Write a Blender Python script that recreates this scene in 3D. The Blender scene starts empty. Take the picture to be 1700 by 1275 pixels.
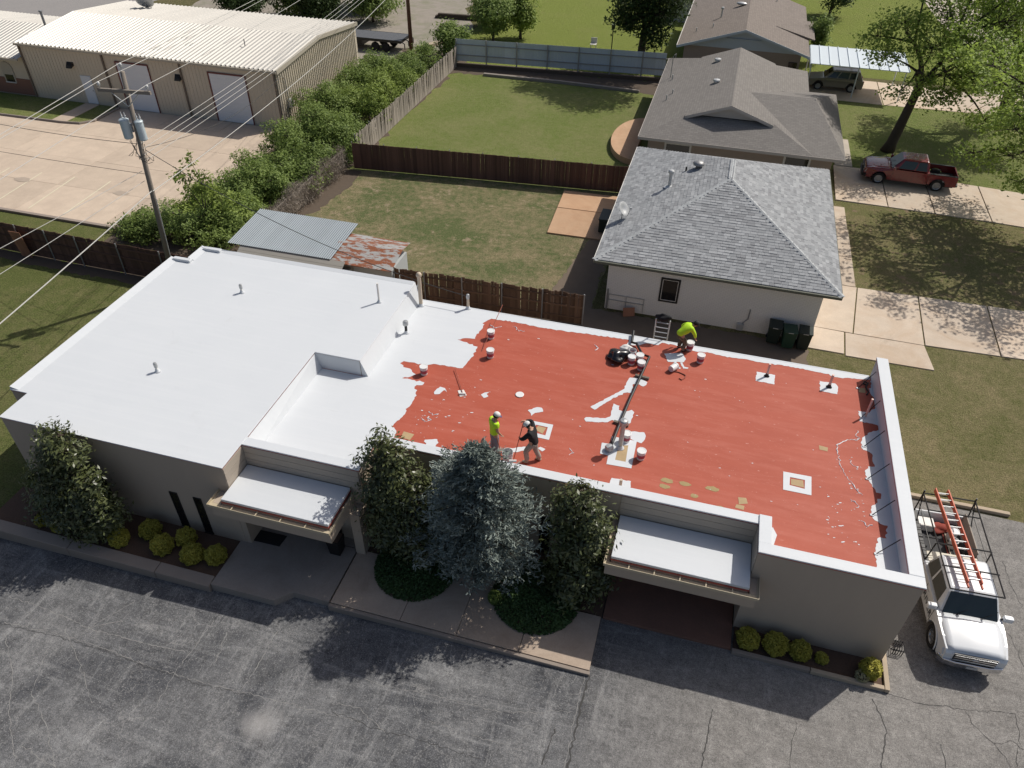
import bpy, bmesh, math, random
import numpy as np
from mathutils import Vector, Matrix, Euler
random.seed(7); rng = np.random.default_rng(7)
S = bpy.context.scene; COL = S.collection; PI = math.pi; RAD = math.radians

# ---------------- camera ----------------
cam = bpy.data.cameras.new('camera'); camo = bpy.data.objects.new('camera', cam); COL.objects.link(camo)
cam.sensor_width = 36; cam.lens = 1250/1700*36; cam.clip_end = 1000; cam.clip_start = .1
def cam_matrix(pitch, roll, yaw, loc):
    p, r, y = RAD(pitch), RAD(roll), RAD(yaw)
    f = Vector((math.sin(y)*math.cos(p), math.cos(y)*math.cos(p), -math.sin(p)))
    rt = Vector((math.cos(y), -math.sin(y), 0)); up = rt.cross(f)
    a = math.cos(r)*rt+math.sin(r)*up; b = -math.sin(r)*rt+math.cos(r)*up
    m = Matrix((a, b, -f)).transposed().to_4x4(); m.translation = loc
    return m
camo.matrix_world = cam_matrix(39.8, .95, -15.1, (0, 0, 22))
S.camera = camo
# ---------------- sky and sun ----------------
W = bpy.data.worlds.new('World'); S.world = W; W.use_nodes = True
nt = W.node_tree; bg = nt.nodes['Background']
sky = nt.nodes.new('ShaderNodeTexSky'); sky.sky_type = 'NISHITA'; sky.sun_disc = False
sky.sun_elevation = RAD(49.2); sky.sun_rotation = RAD(41.6); sky.air_density = 1.0; sky.dust_density = 3.5
nt.links.new(sky.outputs[0], bg.inputs[0]); bg.inputs[1].default_value = .085
sl = bpy.data.lights.new('sun', 'SUN'); sl.energy = 4.1; sl.angle = RAD(.53); sl.color = (1, .955, .88)
so = bpy.data.objects.new('sun', sl); COL.objects.link(so)
so.rotation_euler = Vector((-.57, -.648, -1)).to_track_quat('-Z', 'Y').to_euler(); so.location = (20, 20, 40)
S.view_settings.view_transform = 'Standard'; S.view_settings.look = 'None'; S.view_settings.gamma = 1
S.view_settings.use_curve_mapping = False; S.view_settings.exposure = -.07
S.render.engine = 'CYCLES'

# ---------------- materials ----------------
MATS = {}
def nodes_of(m):
    m.use_nodes = True; n = m.node_tree; return n, n.nodes['Principled BSDF']
def N(n, t, **kw):
    o = n.nodes.new(t)
    for k, v in kw.items(): setattr(o, k, v)
    return o
def L(n, a, b): n.links.new(a, b)
def c4(c): return (c[0], c[1], c[2], 1)
def noise(n, pos, scale, detail=4, rough=.55, stretch=None, dist=0):
    t = N(n, 'ShaderNodeTexNoise'); t.inputs['Scale'].default_value = scale; t.inputs['Detail'].default_value = detail
    t.inputs['Roughness'].default_value = rough; t.inputs['Distortion'].default_value = dist
    if stretch:
        mp = N(n, 'ShaderNodeMapping'); mp.inputs['Scale'].default_value = stretch[:3]
        if len(stretch) > 3: mp.inputs['Rotation'].default_value[2] = stretch[3]
        L(n, pos, mp.inputs[0]); L(n, mp.outputs[0], t.inputs['Vector'])
    else: L(n, pos, t.inputs['Vector'])
    return t.outputs[0]
def ramp(n, fac, stops):
    r = N(n, 'ShaderNodeValToRGB'); e = r.color_ramp.elements
    while len(e) < len(stops): e.new(.5)
    for i, (p, c) in enumerate(stops):
        e[i].position = p; e[i].color = c4(c) if hasattr(c, '__len__') else (c, c, c, 1)
    L(n, fac, r.inputs[0]); return r.outputs[0]
def mix(n, fac, a, b, mode='MIX'):
    m = N(n, 'ShaderNodeMix', data_type='RGBA', blend_type=mode)
    for sock, v in ((m.inputs[0], fac), (m.inputs[6], a), (m.inputs[7], b)):
        if hasattr(v, 'node'): L(n, v, sock)
        elif hasattr(v, '__len__'): sock.default_value = c4(v)
        else: sock.default_value = v
    return m.outputs[2]
def position(n): return N(n, 'ShaderNodeNewGeometry').outputs['Position']
def bumped(n, b, height, strength, dist=.02):
    k = N(n, 'ShaderNodeBump'); k.inputs['Strength'].default_value = strength; k.inputs['Distance'].default_value = dist
    L(n, height, k.inputs['Height']); L(n, k.outputs[0], b.inputs['Normal'])
def sc(c, k): return tuple(min(1, x*k) for x in c)
def mat(name, base, rough=.75, var=.15, scale=2., bump=0., bscale=40., metal=0., rnd=0., island=0., spec=.4, coat=0., stretch=None):
    if name in MATS: return MATS[name]
    m = bpy.data.materials.new(name); n, b = nodes_of(m); MATS[name] = m
    pos = position(n)
    col = mix(n, noise(n, pos, scale, 5, .6, stretch), sc(base, 1-var), sc(base, 1+var))
    if var > 0: col = mix(n, noise(n, pos, scale*9, 3, .6, stretch), sc(base, 1), col)
    if rnd:
        r = N(n, 'ShaderNodeObjectInfo').outputs['Random']
        col = mix(n, 1., col, ramp(n, r, [(0, 1-rnd), (1, 1+rnd)]), 'MULTIPLY')
    if island:
        r = N(n, 'ShaderNodeNewGeometry').outputs['Random Per Island']
        col = mix(n, 1., col, ramp(n, r, [(0, 1-island), (.5, 1), (1, 1+island*.7)]), 'MULTIPLY')
    L(n, col, b.inputs['Base Color']); b.inputs['Roughness'].default_value = rough; b.inputs['Metallic'].default_value = metal
    b.inputs['Specular IOR Level'].default_value = spec; b.inputs['Coat Weight'].default_value = coat
    if bump: bumped(n, b, noise(n, pos, bscale, 3), bump)
    return m
def leafmat(name, base, base2, trans=.3, rough=.6, spec=.3):
    if name in MATS: return MATS[name]
    m = bpy.data.materials.new(name); n, b = nodes_of(m); MATS[name] = m
    r = N(n, 'ShaderNodeNewGeometry').outputs['Random Per Island']
    big = noise(n, position(n), .9, 3)
    col = mix(n, ramp(n, r, [(0, 0), (1, 1)]), base, base2)
    col = mix(n, ramp(n, big, [(.35, 0), (.7, 1)]), col, sc(base2, 1.15))
    L(n, col, b.inputs['Base Color']); b.inputs['Roughness'].default_value = rough; b.inputs['Specular IOR Level'].default_value = spec
    t = N(n, 'ShaderNodeBsdfTranslucent'); L(n, col, t.inputs[0])
    s = N(n, 'ShaderNodeMixShader'); s.inputs[0].default_value = trans
    L(n, b.outputs[0], s.inputs[1]); L(n, t.outputs[0], s.inputs[2]); L(n, s.outputs[0], n.nodes['Material Output'].inputs[0])
    return m
def lawn(name, green, tan, bare, gscale=.35, lo=.4, hi=.62, bare_lo=.62):
    m = bpy.data.materials.new(name); n, b = nodes_of(m); MATS[name] = m
    pos = position(n)
    big = noise(n, pos, gscale, 6, .65, dist=.6)
    mid = ramp(n, noise(n, pos, 2.2, 6, .75), [(.3, .1), (.7, .9)])
    fine = ramp(n, mix(n, .5, noise(n, pos, 13, 3, .7), noise(n, pos, 30, 3, .8)), [(.36, 0), (.64, 1)])
    stalk = noise(n, pos, 10, 4, .8, (1, 2.6, 1, .5))
    g = mix(n, fine, sc(green, .35), sc(green, 1.6))
    t = mix(n, fine, sc(tan, .4), sc(tan, 1.5))
    f = ramp(n, mix(n, .38, big, mid), [(lo, 0), (hi, 1)])
    c = mix(n, f, g, t)
    c = mix(n, ramp(n, mix(n, .45, noise(n, pos, gscale*1.7, 5, .6), mid), [(bare_lo, 0), (bare_lo+.07, 1)]), c, mix(n, fine, sc(bare, .75), sc(bare, 1.2)))
    c = mix(n, ramp(n, stalk, [(.5, 0), (.68, .6)]), c, sc(tan, 1.3))
    L(n, c, b.inputs['Base Color']); b.inputs['Roughness'].default_value = .95; b.inputs['Specular IOR Level'].default_value = .1
    bumped(n, b, mix(n, .5, fine, noise(n, pos, 60, 3, .7)), 1., .06)
    return m
def concrete(name, base, stain, joint=None, k=.3):
    m = bpy.data.materials.new(name); n, b = nodes_of(m); MATS[name] = m
    pos = position(n)
    c = mix(n, noise(n, pos, 1.2, 6, .65), sc(base, .8), sc(base, 1.15))
    c = mix(n, ramp(n, noise(n, pos, .45, 6, .7, dist=1.), [(.46, 0), (.7, min(1, k*2.6))]), c, stain)
    c = mix(n, ramp(n, noise(n, pos, .28, 7, .75, (1, .45, 1, .5), 1.5), [(.6, 0), (.72, .5)]), c, sc(stain, .62))
    c = mix(n, ramp(n, noise(n, pos, 30, 3, .7), [(.35, .25), (.6, 0)]), c, sc(base, .55))
    r = N(n, 'ShaderNodeObjectInfo').outputs['Random']
    c = mix(n, 1., c, ramp(n, r, [(0, .9), (1, 1.08)]), 'MULTIPLY')
    L(n, c, b.inputs['Base Color']); b.inputs['Roughness'].default_value = .85; b.inputs['Specular IOR Level'].default_value = .25
    bumped(n, b, noise(n, pos, 45, 3, .7), .35, .01)
    return m
def asphalt():
    m = bpy.data.materials.new('asphalt'); n, b = nodes_of(m); MATS['asphalt'] = m
    pos = position(n)
    c = mix(n, ramp(n, noise(n, pos, .22, 8, .68, dist=1.2), [(.36, 0), (.63, 1)]), (.055, .058, .066), (.172, .172, .174))
    # pale worn streaks running with the traffic
    st = noise(n, pos, .55, 7, .72, (.3, 2.0, 1, .12), 1.6)
    c = mix(n, ramp(n, st, [(.50, 0), (.66, .75)]), c, (.25, .25, .25))
    st2 = noise(n, pos, .6, 6, .72, (2.6, .5, 1, -.45), 1.2)
    c = mix(n, ramp(n, st2, [(.52, 0), (.68, .7)]), c, (.285, .283, .28))
    # fine network of pale cracks, patchy
    warp = N(n, 'ShaderNodeVectorMath', operation='ADD')
    wn = N(n, 'ShaderNodeTexNoise'); wn.inputs['Scale'].default_value = 1.7; wn.inputs['Detail'].default_value = 5; L(n, pos, wn.inputs['Vector'])
    L(n, pos, warp.inputs[0]); L(n, wn.outputs['Color'], warp.inputs[1])
    for s, w, tone, lo in ((.85, .020, (.38, .37, .355), .45), (3.2, .035, (.31, .30, .29), .46)):
        v = N(n, 'ShaderNodeTexVoronoi', feature='DISTANCE_TO_EDGE'); v.inputs['Scale'].default_value = s; L(n, warp.outputs[0], v.inputs['Vector'])
        line = ramp(n, v.outputs['Distance'], [(0, 1), (w, 0)])
        patch = ramp(n, noise(n, pos, .33*s**.5, 4), [(lo, 0), (lo+.18, .5)])
        c = mix(n, mix(n, 1., line, patch, 'MULTIPLY'), c, tone)
    # pale sealer-worn spots
    c = mix(n, ramp(n, noise(n, pos, .8, 5, .6, dist=.4), [(.64, 0), (.74, .55)]), c, (.34, .33, .32))
    # towards the right the old surface is browner and drier
    sx = N(n, 'ShaderNodeSeparateXYZ'); L(n, pos, sx.inputs[0])
    br = ramp(n, N_map(n, sx.outputs[0], -1.2, 3.5), [(0, 0), (1, .65)])
    c = mix(n, br, c, mix(n, noise(n, pos, 1.1, 6, .7), (.22, .203, .182), (.35, .325, .295)))
    mott = ramp(n, mix(n, .45, noise(n, pos, 9, 5, .8), noise(n, pos, 2.6, 6, .75)), [(.36, .55), (.64, 1.45)])
    c = mix(n, 1., c, mott, 'MULTIPLY')
    g = noise(n, pos, 34, 3, .85)
    c = mix(n, ramp(n, g, [(.36, .8), (.52, 0)]), c, (.05, .05, .053))
    c = mix(n, ramp(n, noise(n, pos, 24, 3, .8), [(.55, 0), (.68, .7)]), c, (.37, .36, .35))
    # one pale scoured spot where a vehicle leaked and was hosed off
    vd = N(n, 'ShaderNodeVectorMath', operation='DISTANCE'); L(n, warp.outputs[0], vd.inputs[0]); vd.inputs[1].default_value = (-9.35, 8.9, .5)
    c = mix(n, ramp(n, vd.outputs['Value'], [(.15, .5), (.75, 0)]), c, (.40, .385, .37))
    L(n, c, b.inputs['Base Color']); b.inputs['Roughness'].default_value = .9; b.inputs['Specular IOR Level'].default_value = .22
    bumped(n, b, g, .7, .012)
def N_map(n, v, a, b):
    m = N(n, 'ShaderNodeMapRange'); m.inputs[1].default_value = a; m.inputs[2].default_value = b; L(n, v, m.inputs[0]); return m.outputs[0]
asphalt()
def red_roof():
    m = bpy.data.materials.new('red_base_coat'); n, b = nodes_of(m); MATS['red_base_coat'] = m
    pos = position(n)
    c = mix(n, noise(n, pos, .5, 6, .62, (1, 2.2, 1)), (.325, .063, .034), (.42, .098, .058))
    c = mix(n, ramp(n, noise(n, pos, 1.1, 5, .6, (.5, 2.6, 1, .1)), [(.47, 0), (.7, .6)]), c, (.44, .125, .085))
    c = mix(n, ramp(n, noise(n, pos, 7, 5, .7), [(.6, 0), (.75, .3)]), c, (.53, .19, .135))
    c = mix(n, ramp(n, noise(n, pos, 1.6, 6, .75, (.35, 2.2, 1, .08), .5), [(.58, 0), (.74, .4)]), c, (.285, .06, .037))
    c = mix(n, ramp(n, noise(n, pos, 3.2, 6, .8, (.45, 2.6, 1, .2), .8), [(.6, 0), (.72, .5)]), c, (.60, .27, .21))
    # thin white roller drips and spatter
    sp = noise(n, pos, 5.5, 2, .5, (1, 3.5, 1, .15))
    c = mix(n, ramp(n, sp, [(.735, 0), (.76, .5)]), c, (.68, .45, .40))
    sp2 = noise(n, pos, 24, 2, .5)
    pk = ramp(n, noise(n, pos, .45, 3), [(.5, 0), (.66, 1)])
    c = mix(n, mix(n, 1., ramp(n, sp2, [(.72, 0), (.76, .6)]), pk, 'MULTIPLY'), c, (.72, .62, .58))
    L(n, c, b.inputs['Base Color']); b.inputs['Roughness'].default_value = .62; b.inputs['Specular IOR Level'].default_value = .3
    bumped(n, b, noise(n, pos, 18, 4, .6, (1, 2, 1)), .35, .01)
red_roof()
def white_coat():
    m = bpy.data.materials.new('white_coating'); n, b = nodes_of(m); MATS['white_coating'] = m
    pos = position(n)
    c = mix(n, noise(n, pos, .35, 5, .6), (.56, .585, .61), (.62, .64, .66))
    c = mix(n, ramp(n, noise(n, pos, 1.4, 5, .7, (.4, 1.5, 1)), [(.55, 0), (.8, .25)]), c, (.515, .54, .57))
    L(n, c, b.inputs['Base Color']); b.inputs['Roughness'].default_value = .5; b.inputs['Specular IOR Level'].default_value = .3
    # very faint lap lines of the roller and dried puddle marks
    lap = noise(n, pos, 2.2, 3, .5, (.12, 2.4, 1)); c = mix(n, ramp(n, lap, [(.5, 0), (.62, .16)]), c, (.66, .675, .69))
    c = mix(n, ramp(n, noise(n, pos, .9, 7, .75, dist=.8), [(.6, 0), (.7, .2)]), c, (.46, .47, .47)); L(n, c, b.inputs['Base Color'])
    bumped(n, b, noise(n, pos, 6, 4, .6), .2, .012)
white_coat()
def rusty():
    m = bpy.data.materials.new('rusty_sheet'); n, b = nodes_of(m); MATS['rusty_sheet'] = m
    tc = N(n, 'ShaderNodeTexCoord').outputs['Object']
    f = noise(n, tc, 2.3, 6, .7, (.5, 1.5, 1))
    c = mix(n, ramp(n, f, [(.47, 0), (.53, 1)]), (.36, .36, .35), mix(n, noise(n, tc, 9, 4), (.16, .045, .02), (.34, .13, .06)))
    L(n, c, b.inputs['Base Color']); b.inputs['Roughness'].default_value = .7; b.inputs['Metallic'].default_value = .2
rusty()
mat('wall_paint', (.43, .355, .28), .8, .12, 1.2, .3, 60, stretch=(1.5,1.5,.35))
mat('wall_boards', (.40, .345, .285), .75, .10, 1.5, .15, 30, rnd=.08)
mat('red_edge', (.34, .075, .06), .6, .15)
mat('tan_metal', (.48, .41, .29), .5, .12, 3)
mat('dark_glass', (.012, .012, .014), .08, 0, spec=.5)
mat('black', (.012, .012, .013), .45, .1)
mat('black_rubber', (.016, .016, .017), .8, .2, 6)
mat('soffit', (.30, .23, .2), .8, .08)
mat('mulch', (.10, .062, .043), .95, .5, 14, .9, 30)
mat('soil', (.10, .075, .055), .95, .35, 3, .7, 25)
mat('shade_dirt', (.15, .115, .085), .95, .35, 1.4, .6, 25)
mat('kerb', (.27, .225, .19), .85, .2, 2, .3, 30)
mat('wood_kerb', (.42, .34, .25), .85, .2, 3, .3, 30)
concrete('walk_concrete', (.44, .35, .275), (.33, .25, .19))
concrete('porch_concrete', (.33, .29, .255), (.25, .21, .18))
concrete('red_porch', (.235, .125, .09), (.17, .10, .075))
concrete('drive_concrete', (.59, .49, .39), (.50, .37, .26))
concrete('patio_concrete', (.53, .345, .215), (.45, .26, .15))
concrete('lot_concrete', (.56, .455, .355), (.46, .37, .29))
concrete('street_concrete', (.55, .48, .40), (.45, .4, .34))
lawn('lawn_tan', (.142, .148, .055), (.295, .245, .135), (.32, .26, .165), .3, .36, .66, .68)
lawn('lawn_patchy', (.112, .145, .055), (.31, .255, .15), (.37, .30, .2), .24, .40, .60, .60)
lawn('lawn_green', (.152, .198, .05), (.255, .25, .11), (.29, .245, .135), .22, .38, .70, .66)
lawn('lawn_bright', (.185, .225, .05), (.235, .235, .085), (.24, .2, .11), .2, .5, .85, .8)
lawn('lawn_shady', (.165, .17, .065), (.28, .225, .125), (.29, .21, .14), .4, .4, .68, .58)
lawn('lawn_left', (.122, .145, .045), (.215, .2, .09), (.26, .2, .11), .3, .45, .7, .7)
lawn('rough_ground', (.10, .105, .04), (.19, .16, .09), (.2, .17, .12), .2, .4, .7, .6)
concrete('gravel', (.30, .265, .225), (.2, .2, .13), k=.4)
mat('road_grey', (.26, .245, .235), .9, .15, .6, .3, 30)
# ---------------- mesh helpers ----------------
class MB:
    def __init__(s): s.v = []; s.f = []
    def add(s, vs, fs):
        k = len(s.v); s.v += [tuple(v) for v in vs]; s.f += [tuple(i+k for i in f) for f in fs]; return s
    def box(s, x0, x1, y0, y1, z0, z1):
        return s.add([(x0,y0,z0),(x1,y0,z0),(x1,y1,z0),(x0,y1,z0),(x0,y0,z1),(x1,y0,z1),(x1,y1,z1),(x0,y1,z1)],
                     [(3,2,1,0),(4,5,6,7),(0,1,5,4),(1,2,6,5),(2,3,7,6),(3,0,4,7)])
    def prism(s, poly, z0, z1):                       # z0, z1 numbers or functions of (x, y)
        f0 = z0 if callable(z0) else (lambda x, y: z0); f1 = z1 if callable(z1) else (lambda x, y: z1)
        a = sum(p[0]*q[1]-q[0]*p[1] for p, q in zip(poly, poly[1:]+poly[:1]))
        if a < 0: poly = poly[::-1]
        n = len(poly)
        return s.add([(x,y,f0(x,y)) for x,y in poly]+[(x,y,f1(x,y)) for x,y in poly],
                     [tuple(range(n))[::-1], tuple(range(n,2*n))]+[(i,(i+1)%n,n+(i+1)%n,n+i) for i in range(n)])
    def sheet(s, poly, z):
        f = z if callable(z) else (lambda x, y: z)
        a = sum(p[0]*q[1]-q[0]*p[1] for p, q in zip(poly, poly[1:]+poly[:1]))
        if a < 0: poly = poly[::-1]
        return s.add([(x,y,f(x,y)) for x,y in poly], [tuple(range(len(poly)))])
    def quad(s, a, b, c, d): return s.add([a,b,c,d], [(0,1,2,3)])
    def tube(s, pts, r, n=8, cap=True):
        pts = [Vector(p) for p in pts]; m = len(pts); rs = r if hasattr(r, '__len__') else [r]*m
        vs = []; fs = []
        for i, p in enumerate(pts):
            t = (pts[min(i+1,m-1)]-pts[max(i-1,0)]).normalized()
            u = t.cross(Vector((0,0,1)) if abs(t.z) < .95 else Vector((1,0,0))).normalized(); w = u.cross(t)
            for k in range(n):
                a = 2*PI*k/n; vs.append(p+(u*math.cos(a)+w*math.sin(a))*rs[i])
        for i in range(m-1):
            for k in range(n): fs.append((i*n+k, i*n+(k+1)%n, (i+1)*n+(k+1)%n, (i+1)*n+k))
        if cap: fs += [tuple(range(n))[::-1], tuple(range((m-1)*n, m*n))]
        return s.add(vs, fs)
    def lathe(s, prof, n=16, c=(0,0,0), cap=True):
        vs = []; fs = []; m = len(prof)
        for r, z in prof:
            for k in range(n): vs.append((c[0]+r*math.cos(2*PI*k/n), c[1]+r*math.sin(2*PI*k/n), c[2]+z))
        for i in range(m-1):
            for k in range(n): fs.append((i*n+k, i*n+(k+1)%n, (i+1)*n+(k+1)%n, (i+1)*n+k))
        if cap and prof[0][0] > 1e-6: fs.append(tuple(range(n))[::-1])
        if cap and prof[-1][0] > 1e-6: fs.append(tuple(range((m-1)*n, m*n)))
        return s.add(vs, fs)
    def ellipsoid(s, c, r, nu=12, nv=8):
        vs = []; fs = []
        for j in range(nv+1):
            th = PI*j/nv
            for i in range(nu):
                ph = 2*PI*i/nu; vs.append((c[0]+r[0]*math.sin(th)*math.cos(ph), c[1]+r[1]*math.sin(th)*math.sin(ph), c[2]+r[2]*math.cos(th)))
        for j in range(nv):
            for i in range(nu): fs.append((j*nu+i, (j+1)*nu+i, (j+1)*nu+(i+1)%nu, j*nu+(i+1)%nu))
        return s.add(vs, fs)
    def xf(s, M):
        s.v = [tuple(M@Vector(v)) for v in s.v]; return s
    def mesh(s, name, m, smooth=False):
        me = bpy.data.meshes.new(name); me.from_pydata(s.v, [], s.f); me.update()
        if any(len(f) > 4 for f in s.f):
            b = bmesh.new(); b.from_mesh(me); bmesh.ops.triangulate(b, faces=[f for f in b.faces if len(f.verts) > 4], ngon_method='EAR_CLIP'); b.to_mesh(me); b.free()
        me.materials.append(MATS[m] if isinstance(m, str) else m)
        if smooth: me.polygons.foreach_set('use_smooth', [True]*len(me.polygons))
        return me
    def build(s, name, m, parent=None, smooth=False, bevel=0, world=True, angle=None):
        return link(name, s.mesh(name, m, smooth), parent, bevel, world)
ORG = {}
def link(name, me, parent=None, bevel=0, world=False, loc=(0,0,0)):
    o = bpy.data.objects.new(name, me); COL.objects.link(o)
    o.location = loc; org = Vector(loc)
    if parent is not None:
        o.parent = parent
        if world: o.location = -ORG.get(parent.name, Vector((0,0,0))); org = Vector((0,0,0))
        else: org = org+ORG.get(parent.name, Vector((0,0,0)))
    ORG[o.name] = org
    if bevel:
        b = o.modifiers.new('bevel', 'BEVEL'); b.width = bevel; b.segments = 2; b.limit_method = 'ANGLE'; b.angle_limit = RAD(40)
    return o
def tag(o, label, cat, group=None):
    o['label'] = label; o['category'] = cat
    if group: o['group'] = group
    return o
def thing(name, label, cat, loc=(0,0,0), rotz=0, group=None):
    o = bpy.data.objects.new(name, None); COL.objects.link(o); o.empty_display_size = .2
    o.location = loc; o.rotation_euler = (0,0,rotz); ORG[o.name] = Vector(loc); return tag(o, label, cat, group)
def struct(o): o['kind'] = 'structure'; return o
def stuff(o): o['kind'] = 'stuff'; return o
def rough_poly(poly, amp=.05, step=.12, rs=None):
    r = rs or random.Random(3); out = []
    for a, b in zip(poly, poly[1:]+poly[:1]):
        d = math.hypot(b[0]-a[0], b[1]-a[1]); k = max(1, int(d/step)); out.append(a)
        for i in range(1, k):
            t = i/k; nx, ny = -(b[1]-a[1])/d, (b[0]-a[0])/d; e = r.gauss(0, amp)
            out.append((a[0]+(b[0]-a[0])*t+nx*e, a[1]+(b[1]-a[1])*t+ny*e))
    return out
# leaf clouds: P points, size, elongated diamond leaves with a fold
def leaf_mesh(name, P, size, m, aspect=.5, up=.4, normals=None, jitter=.35):
    n = len(P); P = np.asarray(P, float)
    nr = rng.normal(size=(n,3)); nr[:,2] = np.abs(nr[:,2])*(1+up*2)
    if normals is not None: nr = nr*.7+np.asarray(normals)*1.2
    nr /= np.linalg.norm(nr, axis=1)[:,None]
    t = rng.normal(size=(n,3)); t -= (t*nr).sum(1)[:,None]*nr; t /= np.linalg.norm(t, axis=1)[:,None]
    u = np.cross(nr, t); s = size*(1+jitter*rng.uniform(-1,1,n))[:,None]
    V = np.stack([P-t*s, P+u*s*aspect-nr*s*.12, P+t*s, P-u*s*aspect-nr*s*.12], 1).reshape(-1,3)
    return quad_mesh(name, V, m)
def quad_mesh(name, V, m):
    n = len(V)//4; me = bpy.data.meshes.new(name)
    me.vertices.add(4*n); me.vertices.foreach_set('co', V.astype(np.float32).ravel())
    me.loops.add(4*n); me.loops.foreach_set('vertex_index', np.arange(4*n, dtype=np.int32))
    me.polygons.add(n); me.polygons.foreach_set('loop_start', np.arange(0,4*n,4,dtype=np.int32)); me.polygons.foreach_set('loop_total', np.full(n,4,dtype=np.int32))
    me.update(calc_edges=True); me.materials.append(MATS[m] if isinstance(m, str) else m); return me
def clumps(blobs, per_area, nleaf, sig, shell=.55):
    """points of leaf clumps spread in the outer shell of ellipsoid blobs"""
    P = []; Cn = []; Nn = []
    for (x,y,z,rx,ry,rz) in blobs:
        k = max(6, int(per_area*(rx*ry+ry*rz+rx*rz)*4))
        d = rng.normal(size=(k,3)); d /= np.linalg.norm(d,axis=1)[:,None]
        rr = (shell+(1.08-shell)*rng.uniform(0,1,k)**.6)[:,None]
        c = np.array([x,y,z])+d*rr*np.array([rx,ry,rz])
        c = c[c[:,2] > .05]; d = d[:len(c)]
        Cn.append(c)
        pts = np.repeat(c, nleaf, 0)+rng.normal(size=(len(c)*nleaf,3))*sig*np.array([1,1,.75])
        P.append(pts); Nn.append(np.repeat(d, nleaf, 0))
    return np.concatenate(P), np.concatenate(Cn), np.concatenate(Nn)

# ---------------- setting: ground, paving, road ----------------
MB().sheet([(-200,12.9),(200,12.9),(200,260),(-200,260)], -.012).build('ground', 'rough_ground')['kind'] = 'structure'
def ground_sheet(name, poly, m, z): return struct(MB().sheet(poly, z).build(name, m))
def lot_z(x): return min(0, max(-.42, (x+1)*.019))      # the lot falls gently towards the left
lot = MB()
for a, b in ((-90,-23.1),(-23.1,-12),(-12,-1)): lot.quad((a,-50,lot_z(a)),(b,-50,lot_z(b)),(b,12.95,lot_z(b)),(a,12.95,lot_z(a)))
lot.sheet([(-1,-50),(60,-50),(60,22.9),(13.9,23.12),(8.0,23.3),(8.0,15.6),(-1,15.6)], 0)
struct(lot.build('parking_lot', 'asphalt'))
ground_sheet('lawn', rough_poly([(8.05,23.2),(14,23.05),(60,23.0),(60,40),(6,40),(-.2,30),(2.0,26.5),(8.05,26.5)], .04, .3), 'lawn_tan', -.004)
ground_sheet('lawn', [(-70,12.2),(-22.3,12.2),(-22.3,28.55),(-70,28.55)], 'lawn_left', -.006)
ground_sheet('verge', [(-70,28.55),(-24,28.55),(-24,32.8),(-70,32.6)], 'lawn_left', -.004)
ground_sheet('back_yard', rough_poly([(-24.3,30.6),(-4.6,30.6),(-4.6,46.5),(-24.3,44.6)], .03, .5), 'lawn_patchy', -.004)
ground_sheet('back_yard', [(-24.2,44.62),(-4.6,46.52),(-4.6,69.5),(-24.4,68)], 'lawn_green', -.003)
ground_sheet('back_yard', [(-27,69),(-4,70),(-4,125),(-24,125)], 'lawn_bright', -.006)
ground_sheet('lawn', [(6.8,38.6),(60,38.6),(60,49.5),(6.8,49.5)], 'lawn_shady', 0)
ground_sheet('lawn', [(6.0,54.6),(60,53.5),(60,74),(6.0,70.2)], 'lawn_green', 0)
ground_sheet('lawn', [(3,76.5),(24,76.5),(24,130),(3,130)], 'lawn_bright', -.003)
# bare strip worn under the shady wall between the two buildings
ground_sheet('dirt_strip', rough_poly([(-24,26.3),(2.2,26.3),(2.6,28.2),(3.2,29.2),(6.15,30.2),(6.15,32.5),(-4.6,32.6),(-4.9,44),(-6.2,39),(-6.9,34.2),(-7.4,31.0),(-24,30.7)], .06, .25), 'shade_dirt', .003)
ground_sheet('dirt_strip', rough_poly([(-24.2,36.5),(-23.0,38.5),(-22.8,43.0),(-23.0,44.5),(-24.2,44.6)], .12, .3), 'soil', .001)
ground_sheet('dirt_strip', rough_poly([(-24,66.3),(-12,66.4),(-5,66.0),(-5,69.5),(-24,68.3)], .15, .4), 'soil', .001)
ground_sheet('dirt_strip', rough_poly([(-40,28.0),(-25,27.7),(-25,28.6),(-40,28.8)], .08, .25), 'soil', .001)
ground_sheet('yard_lot', rough_poly([(-60,67),(-27.6,67),(-26.5,80),(-30,88),(-32,99),(-60,99)], .3, 1.5), 'gravel', -.002)
ground_sheet('undergrowth', rough_poly([(-33.2,31.2),(-24,30.7),(-24,72),(-30.5,72),(-31.4,50),(-31.0,42),(-33,35)], .2, .8), 'soil', .004)
struct(MB().prism([(-110,55),(-68,60),(-62,95),(-45,150),(-64,150),(-84,88),(-110,70)], -.02, .004).build('road', 'road_grey'))
struct(MB().prism([(24,40),(34,40),(40,150),(20,150),(21.5,100),(23.5,85)], -.02, .02).build('street', 'street_concrete'))
struct(MB().prism([(22,74.5),(31,78),(31,86),(21.5,83)], -.02, .03).build('driveway_apron', 'street_concrete'))

def slabs(parent_name, m, polys, z0, z1, label=None):
    p = None
    for k, poly in enumerate(polys):
        cx = sum(q[0] for q in poly)/len(poly); cy = sum(q[1] for q in poly)/len(poly)
        sp = []
        for x, y in poly:
            d = math.hypot(x-cx, y-cy); sp.append((x+(cx-x)/d*.012, y+(cy-y)/d*.012))
        dz = random.uniform(-.006, .006)
        if p is None:
            p = struct(MB().prism(sp, z0, z1+dz).build(parent_name, m, bevel=.008))
        else: MB().prism(sp, z0, z1+dz).build('slab', m, p, bevel=.008)
    return p
def rect(x0, x1, y0, y1): return [(x0,y0),(x1,y0),(x1,y1),(x0,y1)]
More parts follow.
